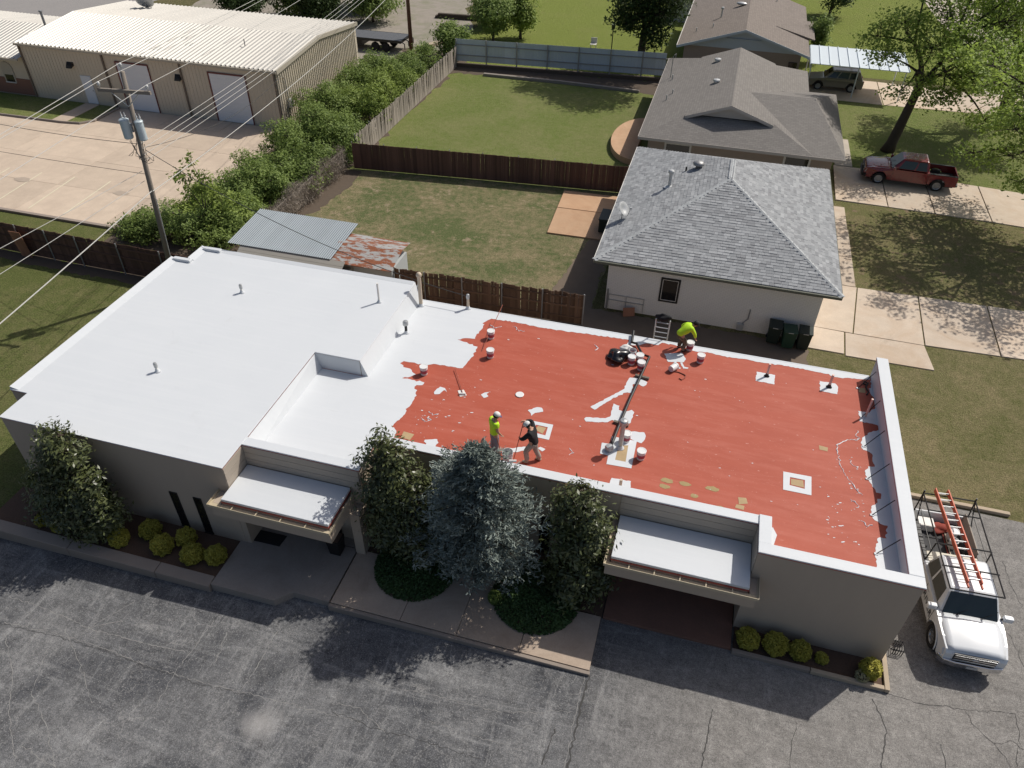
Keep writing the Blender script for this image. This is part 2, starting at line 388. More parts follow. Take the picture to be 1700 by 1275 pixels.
# front walk along the building, entry court, kerbs
slabs('sidewalk', 'walk_concrete', [rect(-9.6,-7.1,12.6,14.9), rect(-7.1,-5.15,12.6,15.3), rect(-5.15,-3.05,12.6,15.2), rect(-3.05,-.74,12.6,14.6)], -.5, .12)
MB().box(-9.62,-.72,12.46,12.585,-.5,.105).build('sidewalk_kerb', 'kerb', bevel=.02)['kind'] = 'structure'
slabs('entry_court', 'porch_concrete', [[(-13.85,12.12),(-11.45,12.12),(-10.98,12.6),(-9.64,12.6),(-9.64,14.9),(-13.85,14.9)], rect(-13.62,-9.64,14.93,16.0)], -.6, .115)
slabs('porch_slab', 'red_porch', [rect(-.7,3.48,14.6,16.66)], -.1, .12)
k = None
for a, b in zip([-45,-32.4,-27.9,-23.4,-19.6,-16.0], [-32.42,-27.92,-23.42,-19.62,-16.02,-13.87]):
    o = MB().prism(rect(a,b,12.02,12.44), -.6, lambda x, y: .09+(y-12.02)*.12).build('kerb' if k is None else 'kerb_segment', 'kerb', k, bevel=.025)
    if k is None: k = struct(o)
struct(MB().prism(rect(-23.3,-13.87,12.46,14.06), -.1, .07).build('planting_bed', 'mulch'))
struct(MB().prism([(-9.6,14.95),(-.72,14.62),(-.72,16.66),(-9.25,16.66),(-9.25,15.25),(-9.6,15.2)], -.1, .1).build('planting_bed', 'mulch'))
struct(MB().prism(rect(3.55,8.08,14.64,15.49), -.1, .07).build('planting_bed', 'mulch'))
k = struct(MB().box(3.5,5.9,14.48,14.62,-.05,.16).build('planter_kerb', 'kerb', bevel=.015))
MB().box(5.92,8.1,14.48,14.62,-.05,.155).build('kerb_segment', 'wood_kerb', k, bevel=.015)
MB().box(8.11,8.26,14.48,15.9,-.05,.165).build('kerb_segment', 'wood_kerb', k, bevel=.015)
# timber wheel stop at the end of the lot
tag(MB().box(9.7,13.4,23.25,23.42,.0,.15).build('parking_timber', 'wood_kerb', bevel=.02), 'long pale timber at the edge of the lot behind the white pickup', 'timber')
# neighbour's driveway slabs (front), side walk, far driveway
slabs('driveway', 'drive_concrete', [[(6.2,32.25),(7.9,32.22),(8.0,34.1),(6.35,34.2)], [(7.95,32.1),(11.95,32.1),(11.75,34.05),(8.05,34.1)],
    [(6.5,34.2),(8.4,34.13),(8.9,38.7),(7.0,38.7)], [(8.45,34.13),(11.75,34.08),(12.0,38.75),(8.95,38.7)], [(11.8,34.1),(15.2,34.2),(15.4,38.8),(12.05,38.75)],
    [(15.25,34.2),(19,34.4),(19.2,38.85),(15.45,38.8)], [(19.05,34.4),(24,34.6),(24,39),(19.25,38.85)]], -.05, .05)
slabs('side_walk', 'drive_concrete', [rect(7.2,8.85,38.75,42.0), rect(7.2,8.85,42.03,45.5), rect(7.2,8.8,45.53,48.6)], -.05, .045)
slabs('driveway', 'drive_concrete', [[(8.3,49.6),(11.5,49.5),(11.5,55.2),(8.4,55.3)], [(11.55,49.5),(14.3,49.4),(14.3,55.0),(11.55,55.2)], [(14.35,49.4),(17.6,49.2),(17.7,54.6),(14.35,55.0)],
    [(17.65,49.2),(21,48.9),(21,54.2),(17.75,54.6)], [(21.05,48.9),(25,48),(25,54.8),(21.05,54.2)]], -.05, .05)
slabs('front_step_walk', 'street_concrete', [rect(8.5,9.7,55.35,57.2), rect(8.5,9.7,57.25,60.5)], -.05, .06)
slabs('driveway', 'drive_concrete', [[(7,69.5),(13,69.4),(13,75.5),(7,75.6)], [(13.05,69.4),(19,69.6),(19,75),(13.05,75.5)], [(19.05,69.6),(25,70),(25,75),(19.05,75)]], -.05, .03)
# back patios
slabs('patio', 'patio_concrete', [[(-8.85,43.1),(-5.0,43.2),(-5.0,45.7),(-8.95,45.6)], [(-8.7,39.7),(-4.8,39.8),(-5.0,43.15),(-8.85,43.05)]], -.05, .09)
struct(MB().prism([(-5.3+2.15*math.cos(a),55.2+4.1*math.sin(a)) for a in np.linspace(PI*.5,PI*1.5,24)], -.05, .42).build('round_patio', 'patio_concrete', bevel=.01))
# the warehouse yard: jointed concrete, kerb, striping
ys = [32.8,36.6,40.4,44.2,47.6]; xs = [-62,-55,-48,-41,-34.5,-30.6]; pl = []
for j in range(4):
    for i in range(5): pl.append(rect(xs[i],xs[i+1],ys[j],ys[j+1]))
pl += [rect(-46.2,-41,47.6,49.6), rect(-41,-36,47.6,49.6), rect(-36,-31.3,47.6,49.6)]
slabs('warehouse_yard', 'lot_concrete', pl, -.1, .06)
MB().box(-62,-33.6,32.55,32.79,-.1,.14).build('yard_kerb', 'kerb', bevel=.02)['kind'] = 'structure'
struct(MB().prism([(-70,45.4),(-48.3,45.7),(-46.9,45.9),(-46.2,46.6),(-46.2,49.6),(-70,49.6)], -.1, .12).build('grass_island', 'lawn_green'))
MB().tube([(-70,45.35,.12),(-48.3,45.62,.12),(-46.8,45.82,.12),(-46.12,46.6,.12),(-46.12,49.5,.12)], .1, 6).build('island_kerb', 'kerb')['kind'] = 'structure'
slabs('entry_walk', 'lot_concrete', [rect(-49.3,-48.0,45.75,49.55)], 0, .15)
mat('stripe_paint', (.62, .56, .42), .8, .25, 6)
for x0, y0, x1, y1 in [(-42.9,33.2,-43.3,37.8),(-40.3,33.2,-40.75,37.9),(-37.7,33.2,-38.05,38),(-45.5,33.2,-45.9,37.8),(-48.1,33.2,-48.5,37.8)]:
    struct(MB().quad((x0,y0,.072),(x0+.11,y0,.072),(x1+.11,y1,.072),(x1,y1,.072)).build('stall_stripe', 'stripe_paint'))
mat('oil_film', (.39, .32, .255), .7, .35, 3)
for x, y, a, b in ((-43.7,36.5,.6,.35),(-36.2,36.7,.55,.35)):
    struct(MB().sheet([(x+a*random.uniform(.7,1.15)*math.cos(t), y+b*random.uniform(.7,1.15)*math.sin(t)) for t in np.linspace(0,2*PI,22)[:-1]], .074).build('oil_stain', 'oil_film'))
# long cracks and tar seams in the asphalt
mat('crack_dark', (.06, .058, .056), .95, .3, 9)
mat('crack_pale', (.27, .262, .25), .95, .3, 9)
def crack(pts, w, m, seed, amp=.06):
    r = random.Random(seed); w *= .5 if m == 'crack_dark' else .34; amp = .022; P = rough_poly(pts, amp, .1, r); P = P[:len(P)-max(1,int(math.hypot(pts[0][0]-pts[-1][0],pts[0][1]-pts[-1][1])/.1))+1] if len(pts) > 1 else P
    mb = MB(); pv = None
    for i in range(len(P)-1):
        a, b = Vector(P[i]), Vector(P[i+1]); d = (b-a)
        if d.length < 1e-4: continue
        nrm = Vector((-d.y, d.x)).normalized(); w1 = w*r.uniform(.35,1.3)
        l1, r1 = b+nrm*w1/2, b-nrm*w1/2
        if pv is None: pv = (a+nrm*w/2, a-nrm*w/2)
        mb.quad(*[(q.x,q.y,lot_z(q.x)+.006) for q in (pv[1],r1,l1,pv[0])]); pv = (l1, r1)
    struct(mb.build('pavement_crack', m))
crack([(-0.71,12.50),(-0.77,11.63),(-0.78,10.74),(-0.77,9.57)], 0.13, 'crack_dark', 0)
crack([(-0.87,12.46),(-0.86,11.60),(-0.88,10.65),(-0.86,9.55)], 0.05, 'crack_pale', 1)
crack([(-1.38,10.57),(-1.43,9.98),(-1.49,9.46)], 0.1, 'crack_dark', 2)
crack([(7.75,14.15),(7.98,13.60),(8.07,13.29),(7.84,12.05)], 0.06, 'crack_dark', 3)
crack([(8.12,14.47),(9.09,14.40),(10.43,14.58),(10.64,14.10),(11.09,13.70),(11.35,13.27),(11.42,13.08)], 0.035, 'crack_dark', 4)
crack([(10.43,14.58),(11.29,14.76),(11.90,14.86),(11.87,14.19),(11.54,13.11)], 0.035, 'crack_dark', 5)
crack([(11.09,13.70),(11.65,13.93),(11.89,13.74)], 0.03, 'crack_dark', 6)
crack([(3.07,12.46),(2.98,11.63),(2.88,10.62)], 0.07, 'crack_dark', 7)
crack([(5.51,12.75),(5.36,12.12),(5.33,11.33)], 0.035, 'crack_dark', 8)
crack([(9.58,13.24),(9.60,12.55)], 0.05, 'crack_dark', 9)
crack([(11.97,18.39),(12.35,17.67),(12.44,16.91),(12.51,16.62)], 0.03, 'crack_dark', 10)
crack([(12.74,20.97),(12.79,19.86),(12.95,19.02)], 0.03, 'crack_dark', 11)
crack([(-19.84,9.16),(-17.83,9.25),(-15.95,9.23),(-14.11,9.08),(-12.19,9.04),(-10.41,9.13),(-8.64,9.15),(-6.94,9.23)], 0.045, 'crack_pale', 12)
crack([(-19.78,9.09),(-17.76,9.17),(-15.90,9.17),(-14.06,9.02),(-12.15,8.98),(-10.37,9.07)], 0.03, 'crack_dark', 13)
crack([(-20.66,10.04),(-18.86,9.95),(-16.81,9.71),(-15.06,9.73),(-13.39,9.82)], 0.05, 'crack_pale', 14)
crack([(-16.09,10.25),(-17.00,9.73),(-16.16,10.99)], 0.05, 'crack_pale', 15)
crack([(-17.71,8.65),(-17.11,7.33),(-15.96,6.64),(-14.68,5.58)], 0.05, 'crack_pale', 16)
crack([(-17.67,9.46),(-16.37,8.57),(-15.09,7.57)], 0.045, 'crack_pale', 17)
crack([(-13.14,11.10),(-13.18,9.96),(-13.26,9.17),(-13.16,7.78)], 0.05, 'crack_pale', 18)
crack([(-10.88,11.26),(-10.89,9.71),(-10.97,9.10)], 0.06, 'crack_pale', 19)
crack([(-12.47,10.80),(-12.19,9.63)], 0.07, 'crack_pale', 20)
crack([(-19.47,8.77),(-18.19,7.75),(-17.28,6.59),(-15.76,5.27)], 0.05, 'crack_pale', 21)
crack([(-16.20,5.92),(-15.15,5.72),(-14.39,5.67)], 0.05, 'crack_pale', 22)
crack([(-8.56,10.53),(-6.74,10.47),(-5.05,10.60),(-3.03,10.63),(-1.01,11.21)], 0.04, 'crack_pale', 23)
crack([(-7.94,9.28),(-6.51,9.16),(-5.06,9.19),(-3.23,9.15)], 0.035, 'crack_dark', 24)
crack([(-8.06,9.52),(-7.27,9.61),(-6.16,9.13)], 0.05, 'crack_pale', 25)
crack([(-5.02,9.79),(-3.41,9.73),(-2.12,9.71)], 0.03, 'crack_pale', 26)
# ---------------- the white-roofed commercial building ----------------
B = thing('commercial_building', 'long brown flat-roofed building, roof half coated white and half red', 'building', (-7, 20, 0))
def rz(x, y): return 3.3-(y-16.9)*.026
LW = [(-22.42,14.07),(-13.63,14.07),(-13.63,20.62),(-11.7,20.62),(-11.7,26.45),(-22.4,26.45),(-22.4,25.25),(-23.2,25.25),(-23.2,15.4),(-22.42,15.4)]
def offset(poly, d):
    n = len(poly); out = []
    a = sum(p[0]*q[1]-q[0]*p[1] for p, q in zip(poly, poly[1:]+poly[:1])); sg = 1 if a > 0 else -1
    for i in range(n):
        p0, p1, p2 = Vector(poly[i-1]), Vector(poly[i]), Vector(poly[(i+1)%n])
        e1 = (p1-p0).normalized(); e2 = (p2-p1).normalized()
        n1 = Vector((e1.y,-e1.x))*sg; n2 = Vector((e2.y,-e2.x))*sg
        k = d/(1+n1.dot(n2)) if 1+n1.dot(n2) > .1 else d
        q = p1+(n1+n2)*k; out.append((q.x,q.y))
    return out
lw = MB().prism(LW, 0, 3.86).build('wall', 'wall_paint', B)
MB().prism(offset(LW,.012), 3.862, 3.90).build('roof_edge', 'red_edge', B)
lr = MB().prism(offset(LW,.03), 3.902, 3.955).build('left_roof', 'white_coating', B, bevel=.012)
lr['label'] = 'higher roof of the left wing, freshly coated white'
# raised lip along the left edge and the two scupper boxes at the back corner
MB().prism(rect(-23.22,-22.86,15.42,25.2), 3.95, lambda x, y: 4.05 if x < -23 else 3.962).build('roof_lip', 'white_coating', lr)
MB().prism(rect(-22.42,-22.1,25.3,26.46), 3.95, lambda x, y: 4.06 if x < -22.3 else 3.962).build('roof_lip', 'white_coating', lr)
for x0, y0 in ((-23.05,25.02),(-22.25,26.22)):
    m = MB(); m.box(x0,x0+.9,y0,y0+.22,3.94,4.08); m.build('scupper_box', 'white_coating', lr, bevel=.03)
MB().prism(rect(-21.4,-11.72,26.25,26.47), 3.95, lambda x, y: 4.01 if y > 26.3 else 3.958).build('roof_lip', 'white_coating', lr)
# body of the lower wings
BODY = [(-13.6,15.27),(-9.3,15.27),(-9.3,16.67),(3.5,16.67),(3.5,15.5),(8.1,15.5),(8.1,26.5),(-11.66,26.5),(-11.66,20.58),(-13.6,20.58)]
MB().prism(BODY, 0, lambda x, y: rz(x,y)-.03).build('wall', 'wall_paint', B)
RED = [(-13.6,15.4),(-9.4,15.4),(-9.4,16.8),(3.6,16.8),(3.6,15.6),(7.9,15.6),(7.9,26.52),(-11.66,26.52),(-11.66,20.6),(-13.6,20.6)]
deck = MB().prism(RED, lambda x, y: rz(x,y)-.028, rz).build('roof_deck', 'red_base_coat', B)
deck['label'] = 'lower flat roof with red base coat still showing'
# parapets: painted outside wall, white inside face and cap
def parapet(x0, x1, y0, y1, zt, inner):     # inner: which side is the roof ('y+', 'x-', 'x+')
    t = .12
    if inner == 'y+': o = (x0,x1,y0-.003,y0+t); i = (x0,x1,y0+t+.002,y1-.03)
    elif inner == 'x-': o = (x1-t,x1+.003,y0,y1); i = (x0+.03,x1-t-.002,y0,y1)
    else: o = (x0-.003,x0+t,y0,y1); i = (x0+t+.002,x1-.03,y0,y1)
    MB().box(*o, 3.0, zt-.095).build('parapet_wall', 'wall_paint', B)
    MB().box(*i, 2.98, zt-.055).build('parapet_face', 'white_coating', B)
parapet(-13.6,-9.64,15.27,15.62,3.93,'y+')
parapet(-9.62,-9.3,15.28,16.68,3.93,'x-')
parapet(-9.28,3.82,16.67,17.0,3.93,'y+')
parapet(3.5,3.82,15.86,16.66,4.0,'x+')
parapet(3.5,8.09,15.5,15.85,4.0,'y+')
parapet(7.72,8.1,15.86,26.5,4.0,'x-')
MB().box(7.74,8.09,26.5,26.56,2.9,3.94).build('parapet_end', 'white_coating', B)
caps = [(rect(-13.64,-9.28,15.24,15.61), 3.93), (rect(-9.63,-9.27,15.615,16.64), 3.93), (rect(-9.63,3.51,16.645,17.01), 3.93),
        (rect(3.47,3.85,15.875,17.0), 3.985), (rect(3.47,8.13,15.47,15.87), 4.0), (rect(7.70,8.13,15.875,26.56), 4.0)]
for poly, zt in caps:
    MB().prism(poly, zt-.055, zt).build('parapet_cap', 'white_coating', B, bevel=.015)
    MB().prism(offset(poly,-.006), zt-.09, zt-.056).build('cap_edge', 'red_edge', B)
# canted fillets where the lower roof meets the left wing
MB().add([(-13.6,15.62,3.33),(-13.3,15.62,3.335),(-13.6,15.62,3.88),(-13.6,20.6,3.2),(-13.4,20.6,3.21),(-13.6,20.6,3.88)], [(0,1,2),(3,5,4),(1,4,5,2),(0,2,5,3),(0,3,4,1)]).build('roof_fillet', 'white_coating', B)
MB().add([(-11.68,20.6,3.2),(-11.42,20.6,3.212),(-11.68,20.6,3.9),(-11.68,26.48,3.04),(-11.42,26.48,3.06),(-11.68,26.48,3.9)], [(0,1,2),(3,5,4),(1,4,5,2),(0,2,5,3),(0,3,4,1)]).build('roof_fillet', 'white_coating', B)
MB().quad((-13.6,20.59,3.0),(-11.7,20.59,3.0),(-11.7,20.59,3.9),(-13.6,20.59,3.9)).build('roof_step', 'white_coating', B)
MB().box(-11.67,7.7,26.5,26.56,2.86,3.06).build('back_edge', 'white_coating', B)

# ---- white coat already rolled out on the lower roof, and patches of it ----
CWL = [(-6.79,26.01),(-7.54,26.00),(-7.99,25.99),(-8.22,25.61),(-8.25,25.50),(-8.15,25.46),(-8.15,25.08),(-8.25,24.66),(-8.21,24.31),(-8.63,24.23),(-8.90,24.05),(-8.64,23.97),(-7.93,23.79),(-7.94,23.55),(-7.89,23.18),(-7.99,22.72),(-8.02,22.41),(-8.05,22.22),(-8.44,22.18),(-9.26,22.14),(-9.53,21.95),(-10.14,21.98),(-10.47,21.96),(-10.56,21.78),(-10.34,21.59),(-9.94,21.49),(-9.82,21.35),(-9.68,21.28),(-9.83,21.09),(-10.11,20.90),(-9.71,20.91),(-9.18,20.90),(-9.20,20.72),(-9.41,20.66),(-9.41,20.42),(-9.27,20.37),(-9.18,19.84),(-9.22,18.74),(-9.39,18.12),(-9.14,17.97),(-9.07,17.50)]
CBS = [(-6.54,26.02),(-5.62,25.96),(-3.96,26.06),(-1.96,26.18),(-1.99,25.82),(-1.69,25.83),(-1.45,25.93),(-1.21,26.15),(-0.72,26.16),(-0.59,26.38),(-0.13,26.39),(0.50,26.30),(0.83,26.17),(1.31,26.26),(1.95,26.17),(2.68,26.21),(3.64,26.19),(4.13,26.24),(5.03,26.22),(5.63,26.19),(6.14,26.20),(6.28,26.04),(7.40,26.22)]
rr = random.Random(5)
def open_rough(p, amp, step): q = rough_poly(p, amp, step, rr); d = math.hypot(p[0][0]-p[-1][0],p[0][1]-p[-1][1]); return q[:len(q)-max(1,int(d/step))+1]
coat = open_rough(CWL,.022,.09)+[(-9.07,16.9),(-9.3,16.9),(-9.5,16.9),(-9.5,15.5),(-13.58,15.5),(-13.58,20.56),(-11.64,20.56),(-11.64,26.525),(7.71,26.525),(7.71,26.3)]+open_rough(CBS[::-1],.02,.09)
MB().sheet(coat, lambda x, y: rz(x,y)+.005).build('coating_patch', 'white_coating', deck)
CRW = [(7.72,26.22),(7.71,25.81),(7.64,25.41),(7.67,25.26),(7.79,25.12),(7.73,25.01),(7.77,24.66),(7.73,24.41),(7.60,24.31),(7.51,24.11),(7.10,24.09),(7.11,23.47),(7.44,23.46),(7.73,23.43),(7.78,23.20),(7.41,22.92),(7.19,22.61),(7.08,22.31),(7.06,21.96),(7.30,21.81),(7.39,21.73),(7.38,21.45),(7.40,21.23),(7.43,21.07),(7.21,21.02),(7.09,20.79),(7.07,20.73),(7.12,20.37),(7.32,19.95),(7.35,19.77),(7.51,19.77),(7.48,19.50),(7.36,19.47),(7.36,19.31),(7.14,19.06),(7.11,18.73),(7.19,18.45),(7.35,18.34),(7.57,18.32),(7.48,17.75),(7.21,17.69),(7.10,17.24),(7.06,16.87),(7.09,16.35)]
MB().sheet(open_rough(CRW,.025,.08)+[(7.09,16.0),(6.0,16.03),(5.1,15.99),(4.4,16.06),(4.05,16.45),(4.15,16.9),(4.02,17.2),(3.9,17.02),(3.7,16.9),(3.7,15.7),(7.86,15.7),(7.86,26.22)], lambda x, y: rz(x,y)+.0055).build('coating_patch', 'white_coating', deck)
PATCH = dict(
 v1=[(3.33,25.49),(4.05,25.48),(4.02,24.83),(3.30,24.86)], v2=[(5.76,25.60),(6.35,25.61),(6.45,25.42),(6.40,24.92),(5.76,24.93)],
 r1=[(-1.12,20.39),(-0.53,20.50),(-0.45,20.33),(-0.46,20.11),(-0.55,19.89),(-1.11,20.06)],
 f=[(-1.87,21.80),(-1.63,21.73),(-1.63,21.49),(-1.40,21.42),(-1.16,21.63),(-1.04,21.50),(-1.10,20.84),(-1.43,20.78),(-1.77,20.84),(-1.91,20.66),(-2.27,20.55),(-2.52,20.51),(-2.69,20.48),(-2.77,20.60),(-2.73,20.71),(-2.57,20.76),(-2.03,20.86),(-1.87,21.01)],
 strip=[(-2.68,21.34),(-1.62,22.81),(-1.60,23.23),(-1.52,23.59),(-1.26,23.64),(-1.03,23.63),(-0.81,23.47),(-0.83,23.31),(-0.94,23.17),(-1.18,23.28),(-1.35,23.19),(-1.31,22.65),(-1.54,22.58),(-1.98,22.05),(-2.49,21.23)],
 a=[(-8.61,20.51),(-8.51,20.83),(-8.29,20.80),(-8.15,20.58),(-8.29,20.68),(-8.37,20.40),(-8.55,20.33)], c=[(-6.85,20.83),(-6.75,20.99),(-6.59,21.08),(-6.65,20.93),(-6.54,20.82),(-6.68,20.67)],
 d=[(-4.89,20.45),(-4.60,20.74),(-4.42,20.75),(-4.32,20.55),(-4.60,20.39),(-4.68,20.19),(-4.74,20.32)], e=[(-5.11,18.22),(-4.45,18.52),(-4.38,18.34),(-5.04,17.98)],
 g=[(-4.03,18.57),(-3.96,18.66),(-3.76,18.60),(-3.84,18.45)], h=[(-7.99,17.82),(-7.58,17.98),(-7.47,17.82),(-7.51,17.59),(-7.81,17.48)],
 m1=[(-1.27,17.88),(-0.62,17.91),(-0.55,17.0),(-1.36,17.0)], s1=[(-0.40,25.62),(0.31,25.90),(0.50,25.50),(0.44,25.26),(-0.18,25.09)],
 l1=[(0.04,25.13),(0.13,25.19),(0.23,24.86),(0.35,24.84),(0.35,24.76),(0.14,24.75)], l2=[(0.29,25.18),(0.38,25.24),(0.49,24.94),(0.66,24.94),(0.63,24.85),(0.45,24.82)])
for i, (kk, p) in enumerate(PATCH.items()): MB().sheet(rough_poly(p,.012,.08,rr), lambda x, y: rz(x,y)+.006+.0002*i).build('coating_patch', 'white_coating', deck)
def frame_patch(outer, inner):
    m = MB(); n = 4
    for i in range(4): m.quad(*[(p[0],p[1],rz(*p)+.0095) for p in (outer[i],outer[(i+1)%4],inner[(i+1)%4],inner[i])][::-1])
    m.build('coating_patch', 'white_coating', deck)
frame_patch([(4.35,19.89),(5.28,19.91),(5.25,19.00),(4.34,19.00)], [(4.57,19.68),(5.06,19.68),(5.04,19.24),(4.55,19.28)])
frame_patch([(-4.60,19.93),(-3.79,19.94),(-3.75,19.10),(-4.60,19.12)], [(-4.40,19.76),(-3.95,19.75),(-3.93,19.29),(-4.39,19.33)])
frame_patch([(-1.62,19.95),(-0.72,19.95),(-0.70,18.52),(-1.56,18.48)], [(-1.31,19.54),(-0.98,19.64),(-0.94,18.78),(-1.31,18.78)])
MB().sheet([(-1.91,19.51),(-1.62,19.53),(-1.58,18.92),(-1.87,18.94)], lambda x, y: rz(x,y)+.0092).build('coating_patch', 'white_coating', deck)
mat('tan_patch', (.40, .29, .16), .8, .3, 5)
for p in ([(-8.87,18.02),(-8.45,17.98),(-8.49,17.65),(-8.85,17.70)],[(5.59,21.65),(5.90,21.61),(5.87,21.40),(5.60,21.42)],[(7.21,25.59),(7.48,25.64),(7.46,25.32),(7.23,25.31)],[(2.90,18.21),(3.16,18.25),(3.22,18.01),(2.94,17.89)],[(2.86,17.87),(3.12,17.87),(3.10,17.68),(2.82,17.71)],
          [(-1.31,19.54),(-0.98,19.64),(-0.94,18.78),(-1.31,18.78)],[(4.6,19.6),(5.0,19.64),(5.02,19.3),(4.6,19.32)],[(-4.3,19.72),(-4.0,19.7),(-4.05,19.35),(-4.38,19.5)]):
    MB().sheet(p, lambda x, y: rz(x,y)+.0062).build('bare_patch', 'tan_patch', deck)
mat('old_stain', (.33, .25, .12), .85, .4, 9)
for x, y, a, b in ((.55,18.3,.22,.12),(1.15,18.32,.2,.1),(.5,18.0,.2,.1),(2.05,18.35,.22,.11),(1.5,17.85,.15,.09),(2.35,17.55,.16,.09)):
    MB().sheet([(x+a*(1+.2*rr.uniform(-1,1))*math.cos(t), y+b*(1+.2*rr.uniform(-1,1))*math.sin(t)) for t in np.linspace(0,2*PI,14)[:-1]], lambda x, y: rz(x,y)+.0061).build('bare_patch', 'old_stain', deck)
# thin drips of white trailing across the red
drips = [[(7.0,22.4),(6.55,22.2),(6.25,21.9),(6.2,21.4),(6.25,20.9),(6.4,20.4),(6.65,19.9),(6.9,19.5)],[(7.0,22.9),(6.9,22.6),(7.05,22.45),(6.85,22.3)],[(6.6,21.2),(6.7,20.9),(6.85,20.8)],[(6.5,19.2),(6.75,18.95),(6.65,18.85)],[(6.75,18.3),(6.95,18.1),(7.1,18.2)],[(-2.95,18.9),(-2.75,18.7),(-2.9,18.55)],[(-7.9,25.5),(-7.6,25.35),(-7.4,25.55)],[(-6.9,25.7),(-6.6,25.4),(-6.35,25.5)],[(-8.4,19.3),(-8.2,19.15),(-8.0,19.3)],[(-8.55,18.9),(-8.3,18.75),(-8.15,18.9),(-8.3,19.05)],[(-3.3,25.4),(-3.1,25.2),(-3.2,25.0)]]
for i, d in enumerate(drips):
    m = MB(); P = open_rough(d,.03,.07)
    m.tube([(x,y,rz(x,y)+.003) for x, y in P], [.008+.022*rr.random()**2 for _ in P], 5); m.build('paint_drip', 'white_coating', deck)
m = MB()
for i in range(170):
    k = rr.random()
    if k < .45: x, y = rr.gauss(6.5,.6), rr.gauss(18.6,1.4)
    elif k < .7: x, y = rr.gauss(-8,.8), rr.gauss(19,1.2)
    else: x, y = rr.uniform(-7.5,6.8), rr.uniform(17.2,25.6)
    if not (-8.8 < x < 7 and 17.1 < y < 25.8): continue
    a = .009+.018*rr.random()**3; e = rr.uniform(1,3); th = rr.uniform(-.3,.5)
    m.sheet([(x+a*e*math.cos(t)*math.cos(th)-a*math.sin(t)*math.sin(th), y+a*e*math.cos(t)*math.sin(th)+a*math.sin(t)*math.cos(th)) for t in np.linspace(0,2*PI,7)[:-1]], lambda x, y: rz(x,y)+.007)
stuff(m.build('paint_spatter', 'white_coating', deck))
# struts bracing the right parapet
for x, y in ((7.2,25.55),(7.2,23.75),(7.15,22.05),(7.12,20.35),(7.12,18.65),(7.1,17.0)):
    z = rz(x,y)
    MB().tube([(x,y,z+.02),(7.72,y+.42,3.72)], .016, 6).build('parapet_strut', 'black', B)
    MB().box(x-.06,x+.06,y-.04,y+.04,z+.006,z+.03).build('strut_foot', 'white_coating', B)
# ---- boarding in the two canopy recesses ----
for j in range(3):
    z0 = 2.99+j*.29
    MB().box(-13.6,-9.33,15.235,15.268,z0,z0+.275).build('board', 'wall_boards', B)
    MB().box(-13.628,-13.605,14.09,15.232,z0,z0+.275).build('board', 'wall_boards', B)
    MB().box(-.78,3.46,16.635,16.668,z0,z0+.275).build('board', 'wall_boards', B)
    MB().box(3.465,3.498,15.52,16.63,z0,z0+.275).build('board', 'wall_boards', B)
# ---- canopies ----
def canopy(x0, x1, yf, yb, xg0, xg1, ret):
    c = MB().box(x0,x1,yf+.13,yb,2.86,2.97).build('canopy_roof', 'white_coating', B, bevel=.02)
    MB().prism(rough_poly(rect(x0-.008,x1+.008,yf+.122,yb-.002),.004,.2), 2.80, 2.858).build('canopy_edge', 'red_edge', c)
    MB().box(x0+.02,x1-.02,yf+.12,yb-.02,2.2,2.79).build('canopy_box', 'soffit', c)
    MB().box(xg0+.05,xg1-.05,yf+.03,yf+.115,2.18,2.72).build('fascia', 'wall_paint', c)
    for xa, xb, ya in ret: MB().box(xa,xb,yf+.12,ya,2.18,2.72).build('fascia', 'wall_paint', c)
    g = MB(); g.box(xg0,xg1,yf-.09,yf-.075,2.72,2.83); g.box(xg0,xg1,yf-.075,yf+.1,2.72,2.735)
    for xx, ya in ((xg0, ret[0][2]), (xg1-.015, ret[1][2])): g.box(xx,xx+.015,yf-.075,ya,2.722,2.832)
    gt = g.build('gutter', 'tan_metal', c)
    for xa, xb, ya in ret:
        s = MB(); s.box(xg0+.016 if xa < (x0+x1)/2 else xb+.002, xa-.002 if xa < (x0+x1)/2 else xg1-.016, yf+.102, ya, 2.722, 2.734); s.build('gutter_floor', 'tan_metal', c)
    k = int((xg1-xg0)/.75)
    for i in range(1, k):
        x = xg0+(xg1-xg0)*i/k; MB().box(x-.015,x+.015,yf-.074,yf+.12,2.80,2.815).build('gutter_strap', 'tan_metal', c)
    return c
canopy(-13.6,-9.7,13.42,15.23,-14.03,-9.58,[(-13.95,-13.64,14.06),(-9.69,-9.62,15.2)])
canopy(-.74,3.46,14.76,16.63,-.93,3.77,[(-.85,-.76,16.6),(3.5,3.7,15.49)])
MB().box(-9.62,-9.27,14.74,15.24,.1,2.18).build('entry_pier', 'wall_paint', B)
MB().box(-13.63,-13.4,14.08,15.24,.1,2.17).build('entry_pier', 'wall_paint', B)
# entrance glazing under the canopies
def doorway(x0, x1, y, n):
    d = MB().box(x0,x1,y-.05,y-.003,.12,2.15).build('entrance_door', 'black', B)
    for i in range(n):
        a = x0+(x1-x0)*i/n+.05; b = x0+(x1-x0)*(i+1)/n-.05
        MB().box(a,b,y-.06,y-.051,.2,2.08).build('pane', 'dark_glass', d)
        MB().tube([(b-.08,y-.1,.9),(b-.08,y-.1,1.4)], .015, 6).build('handle', 'tan_metal', d)
doorway(-12.2,-10.4,15.27,2); doorway(.4,2.4,16.67,2)
